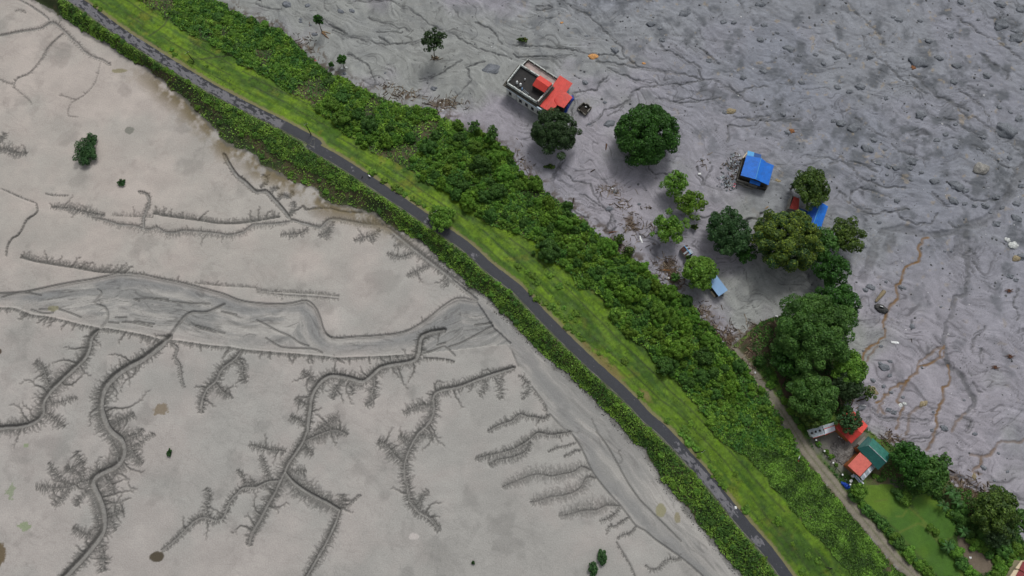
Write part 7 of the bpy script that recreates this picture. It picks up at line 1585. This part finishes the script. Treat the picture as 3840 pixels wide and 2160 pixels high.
# ------------------------------------------------------------------ small things on and by the road
def figure_mesh(name, verts, edges, radii, mat, parent=None, loc=(0, 0, 0), rz=0):
    me = bpy.data.meshes.new(name); me.from_pydata(verts, edges, []); o = bpy.data.objects.new(name, me); COL.objects.link(o)
    me.materials.append(mat); m = o.modifiers.new('skin', 'SKIN'); 
    for v, r in zip(me.skin_vertices[0].data, radii): v.radius = (r, r)
    me.skin_vertices[0].data[0].use_root = True
    s = o.modifiers.new('sub', 'SUBSURF'); s.levels = 1; s.render_levels = 2
    o.location = loc; o.rotation_euler.z = rz; o.parent = parent
    return o
def goat(px, py, rz, mat, label, s=1.0):
    x, y, z = G(px, py); t = empty('small_animal', (x, y, z + (.05 if abs(z - 3) < .2 else 0)), label, 'animal', rz=rz); t.scale = (s, s, s)
    vs = [(-.32, 0, .48), (0, 0, .50), (.30, 0, .50), (.42, 0, .66), (.58, 0, .70), (-.30, .11, .3), (-.33, .12, .16), (-.30, .12, 0), (-.30, -.11, .3), (-.33, -.12, .16), (-.30, -.12, 0), (.26, .10, .3), (.25, .10, .16), (.26, .10, 0), (.26, -.10, .3), (.25, -.10, .16), (.26, -.10, 0), (-.42, 0, .55), (.44, .09, .74), (.44, -.09, .74)]
    es = [(0, 1), (1, 2), (2, 3), (3, 4), (0, 5), (5, 6), (6, 7), (0, 8), (8, 9), (9, 10), (2, 11), (11, 12), (12, 13), (2, 14), (14, 15), (15, 16), (0, 17), (3, 18), (3, 19)]
    rd = [.16, .18, .16, .09, .06, .06, .035, .03, .06, .035, .03, .055, .035, .03, .055, .035, .03, .03, .03, .03]
    figure_mesh('body', vs, es, rd, mat, t)
goat(1387, 663, 2.5, WHITE, 'small white animal at the right edge of the asphalt road'); goat(1359, 666, 1.0, BLK, 'small dark animal in the middle of the road beside the white one', .75)
crumple('white_bag', [P3((2758 + a, 1905 + b), 3.0) for a, b in ((-3, -6), (3, -6), (5, 4), (-3, 5))], .35, WHITE, 'white bag at the right edge of the road near the bottom', 'bag', 5)
crumple('white_sheet', [np.array([*U(px_, py_, .2), 0]) for px_, py_ in ((3342, 1278), (3356, 1281), (3372, 1282), (3372, 1289), (3352, 1288), (3343, 1284))], .14, WHITE, 'curved bright white sheet lying on the open grey plain', 'sheet', 6)
crumple('white_sheet', [np.array([*U(px_, py_, .2), 0]) for px_, py_ in R(2, 1, 1283, 915, 1292, 918, 1300, 955, 1318, 990, 1308, 992, 1288, 955)], .12, WHITE, 'narrow white strip curled on the mud below the three small trees', 'sheet', 7)
SCR = [(2, 1, 1008, 447, 10, 6), (2, 1, 1568, 1350, 13, 8), (2, 2, 1715, 78, 9, 6), (1, 0, 868, 687, 12, 8), (1, 0, 905, 678, 11, 5), (1, 0, 1895, 998, 9, 6), (1, 0, 1855, 1035, 8, 8), (1, 0, 1880, 1107, 12, 5), (3, 2, 85, 285, 14, 8), (2, 1, 1888, 300, 14, 9), (1, 0, 2372, 470, 3, 6), (3, 2, 960, 1180, 26, 4), (2, 2, 2360, 350, 4, 9), (2, 2, 2446, 850, 8, 8), (3, 3, 2035, 1265, 10, 8), (1, 0, 597, 610, 8, 5)]
LS = ['white scrap on brown wrack in mid plain', 'white box-shaped scrap beside the wrack and bright round tree', 'white scrap near the thicket below the pale blue roof', 'pale blue-white scrap at the foot of the small upright tree', 'white strip right of the small upright tree', 'white scrap in the sticks left of the flat-roofed house, upper', 'white scrap in the sticks left of the flat-roofed house, middle', 'white scrap in the sticks left of the flat-roofed house, lower', 'white scrap left of the wood', 'pale metal scrap left of the higher blue roof', 'tiny upright white scrap near the lone round-headed tree', 'long thin white strip above the red roof in the mud', 'thin white strip above the dirt track head', 'white scrap on the head of the dirt track', 'pale bundle at the edge of the brown pond', 'small pinkish scrap at the thicket edge near the tiny shrub']
for (c_, r_, x, y, a, b), l_ in zip(SCR, LS):
    p = G(*R(c_, r_, x, y)[0]); s = px_m(p[1]) if 0 else 11.8
    ax, by = a / K / s, b / K / s
    crumple('plastic_scrap', [np.array([p[0] + q * ax, p[1] + w * by, p[2]]) for q, w in ((-1, -1), (1, -.8), (1.1, .9), (-.9, 1))], .16, WHITE if 'pink' not in l_ else SALM, l_, 'scrap', int(x))
# hollow mud mound with a pale arch: the wreck of a car under silt
def mound():
    p = G(3304, 1158); bm = bmesh.new(); bmesh.ops.create_icosphere(bm, subdivisions=5, radius=1)
    for v in bm.verts:
        n = float(fbm(np.array([v.co.x * 2 + 3]), np.array([v.co.y * 2 + 8]), .6, 4, .6)[0]); r_ = math.hypot(v.co.x + .15, v.co.y * 1.6 + .1)
        z = max(-.3, v.co.z) * .9
        if r_ < .38 and v.co.z > 0: z -= .75 * (1 - r_ / .38) ** .6
        v.co = Vector((v.co.x * 2.1 * (.8 + .4 * n), v.co.y * 1.25 * (.8 + .4 * n), z))
    me = bpy.data.meshes.new('silt_shell'); bm.to_mesh(me); bm.free(); n = len(me.vertices)
    at = me.attributes.new('tint', 'FLOAT_COLOR', 'POINT'); at.data.foreach_set('color', np.tile([.055, .055, .055, 1], (n, 1)).astype(np.float32).ravel()); me.polygons.foreach_set('use_smooth', np.ones(len(me.polygons), bool))
    t = empty('silted_mound', p, 'dark hollow mud mound with a pale arch inside, beside the thick tan log', 'mound', rz=-.45); link('silt_shell', me, M_STONE, t)
    V, F = tube([(-.95, .12, .55), (-.7, .38, .75), (-.2, .42, .85), (.25, .25, .72)], [.09, .13, .13, .09], 7); link('pale_arch', np_mesh('pale_arch', V, F, None, True), WHITE, t)
mound()
def motorcycle():
    x, y, z = G(2993, 1718); t = empty('motorcycle', (x, y, z), 'white motorcycle with red rear parked on the grass beside the dirt track', 'motorcycle', rz=1.25)
    for xx in (-.65, .65):
        V = []; F = []; n, m = 18, 6
        for i in range(n):
            a = 2 * math.pi * i / n
            for k in range(m):
                b = 2 * math.pi * k / m; rr_ = .28 + .06 * math.cos(b); V.append((xx + rr_ * math.cos(a), .055 * math.sin(b), .33 + rr_ * math.sin(a)))
        for i in range(n):
            for k in range(m): F.append((i * m + k, ((i + 1) % n) * m + k, ((i + 1) % n) * m + (k + 1) % m, i * m + (k + 1) % m))
        link('wheel', np_mesh('wheel', np.array(V), np.array(F), None, True), BLK, t)
    V, F = tube([(-.6, 0, .75), (-.2, 0, .78), (.15, 0, .62), (.5, 0, .8)], [.1, .17, .13, .1], 8); link('body', np_mesh('body', V, F, None, True), WHITE, t)
    V, F = tube([(-.75, 0, .78), (-.4, 0, .86), (0, 0, .82)], [.08, .13, .1], 8); link('seat', np_mesh('seat', V, F, None, True), BLK, t)
    V, F = tube([(-.95, 0, .72), (-.7, 0, .74)], [.09, .13], 8); link('tail', np_mesh('tail', V, F, None, True), RED, t)
    V, F = tube([(.45, -.33, 1.0), (.52, 0, .97), (.45, .33, 1.0)], [.03, .04, .03], 6); link('handlebar', np_mesh('handlebar', V, F), STEEL, t)
    V, F = tube([(.65, 0, .33), (.52, 0, .95)], [.05, .05], 6); link('fork', np_mesh('fork', V, F), STEEL, t)
    V, F = tube([(.55, 0, .78), (.68, 0, .86)], [.14, .1], 8); link('headlight_cowl', np_mesh('headlight_cowl', V, F, None, True), WHITE, t)
motorcycle()
print('twig points', NTW)
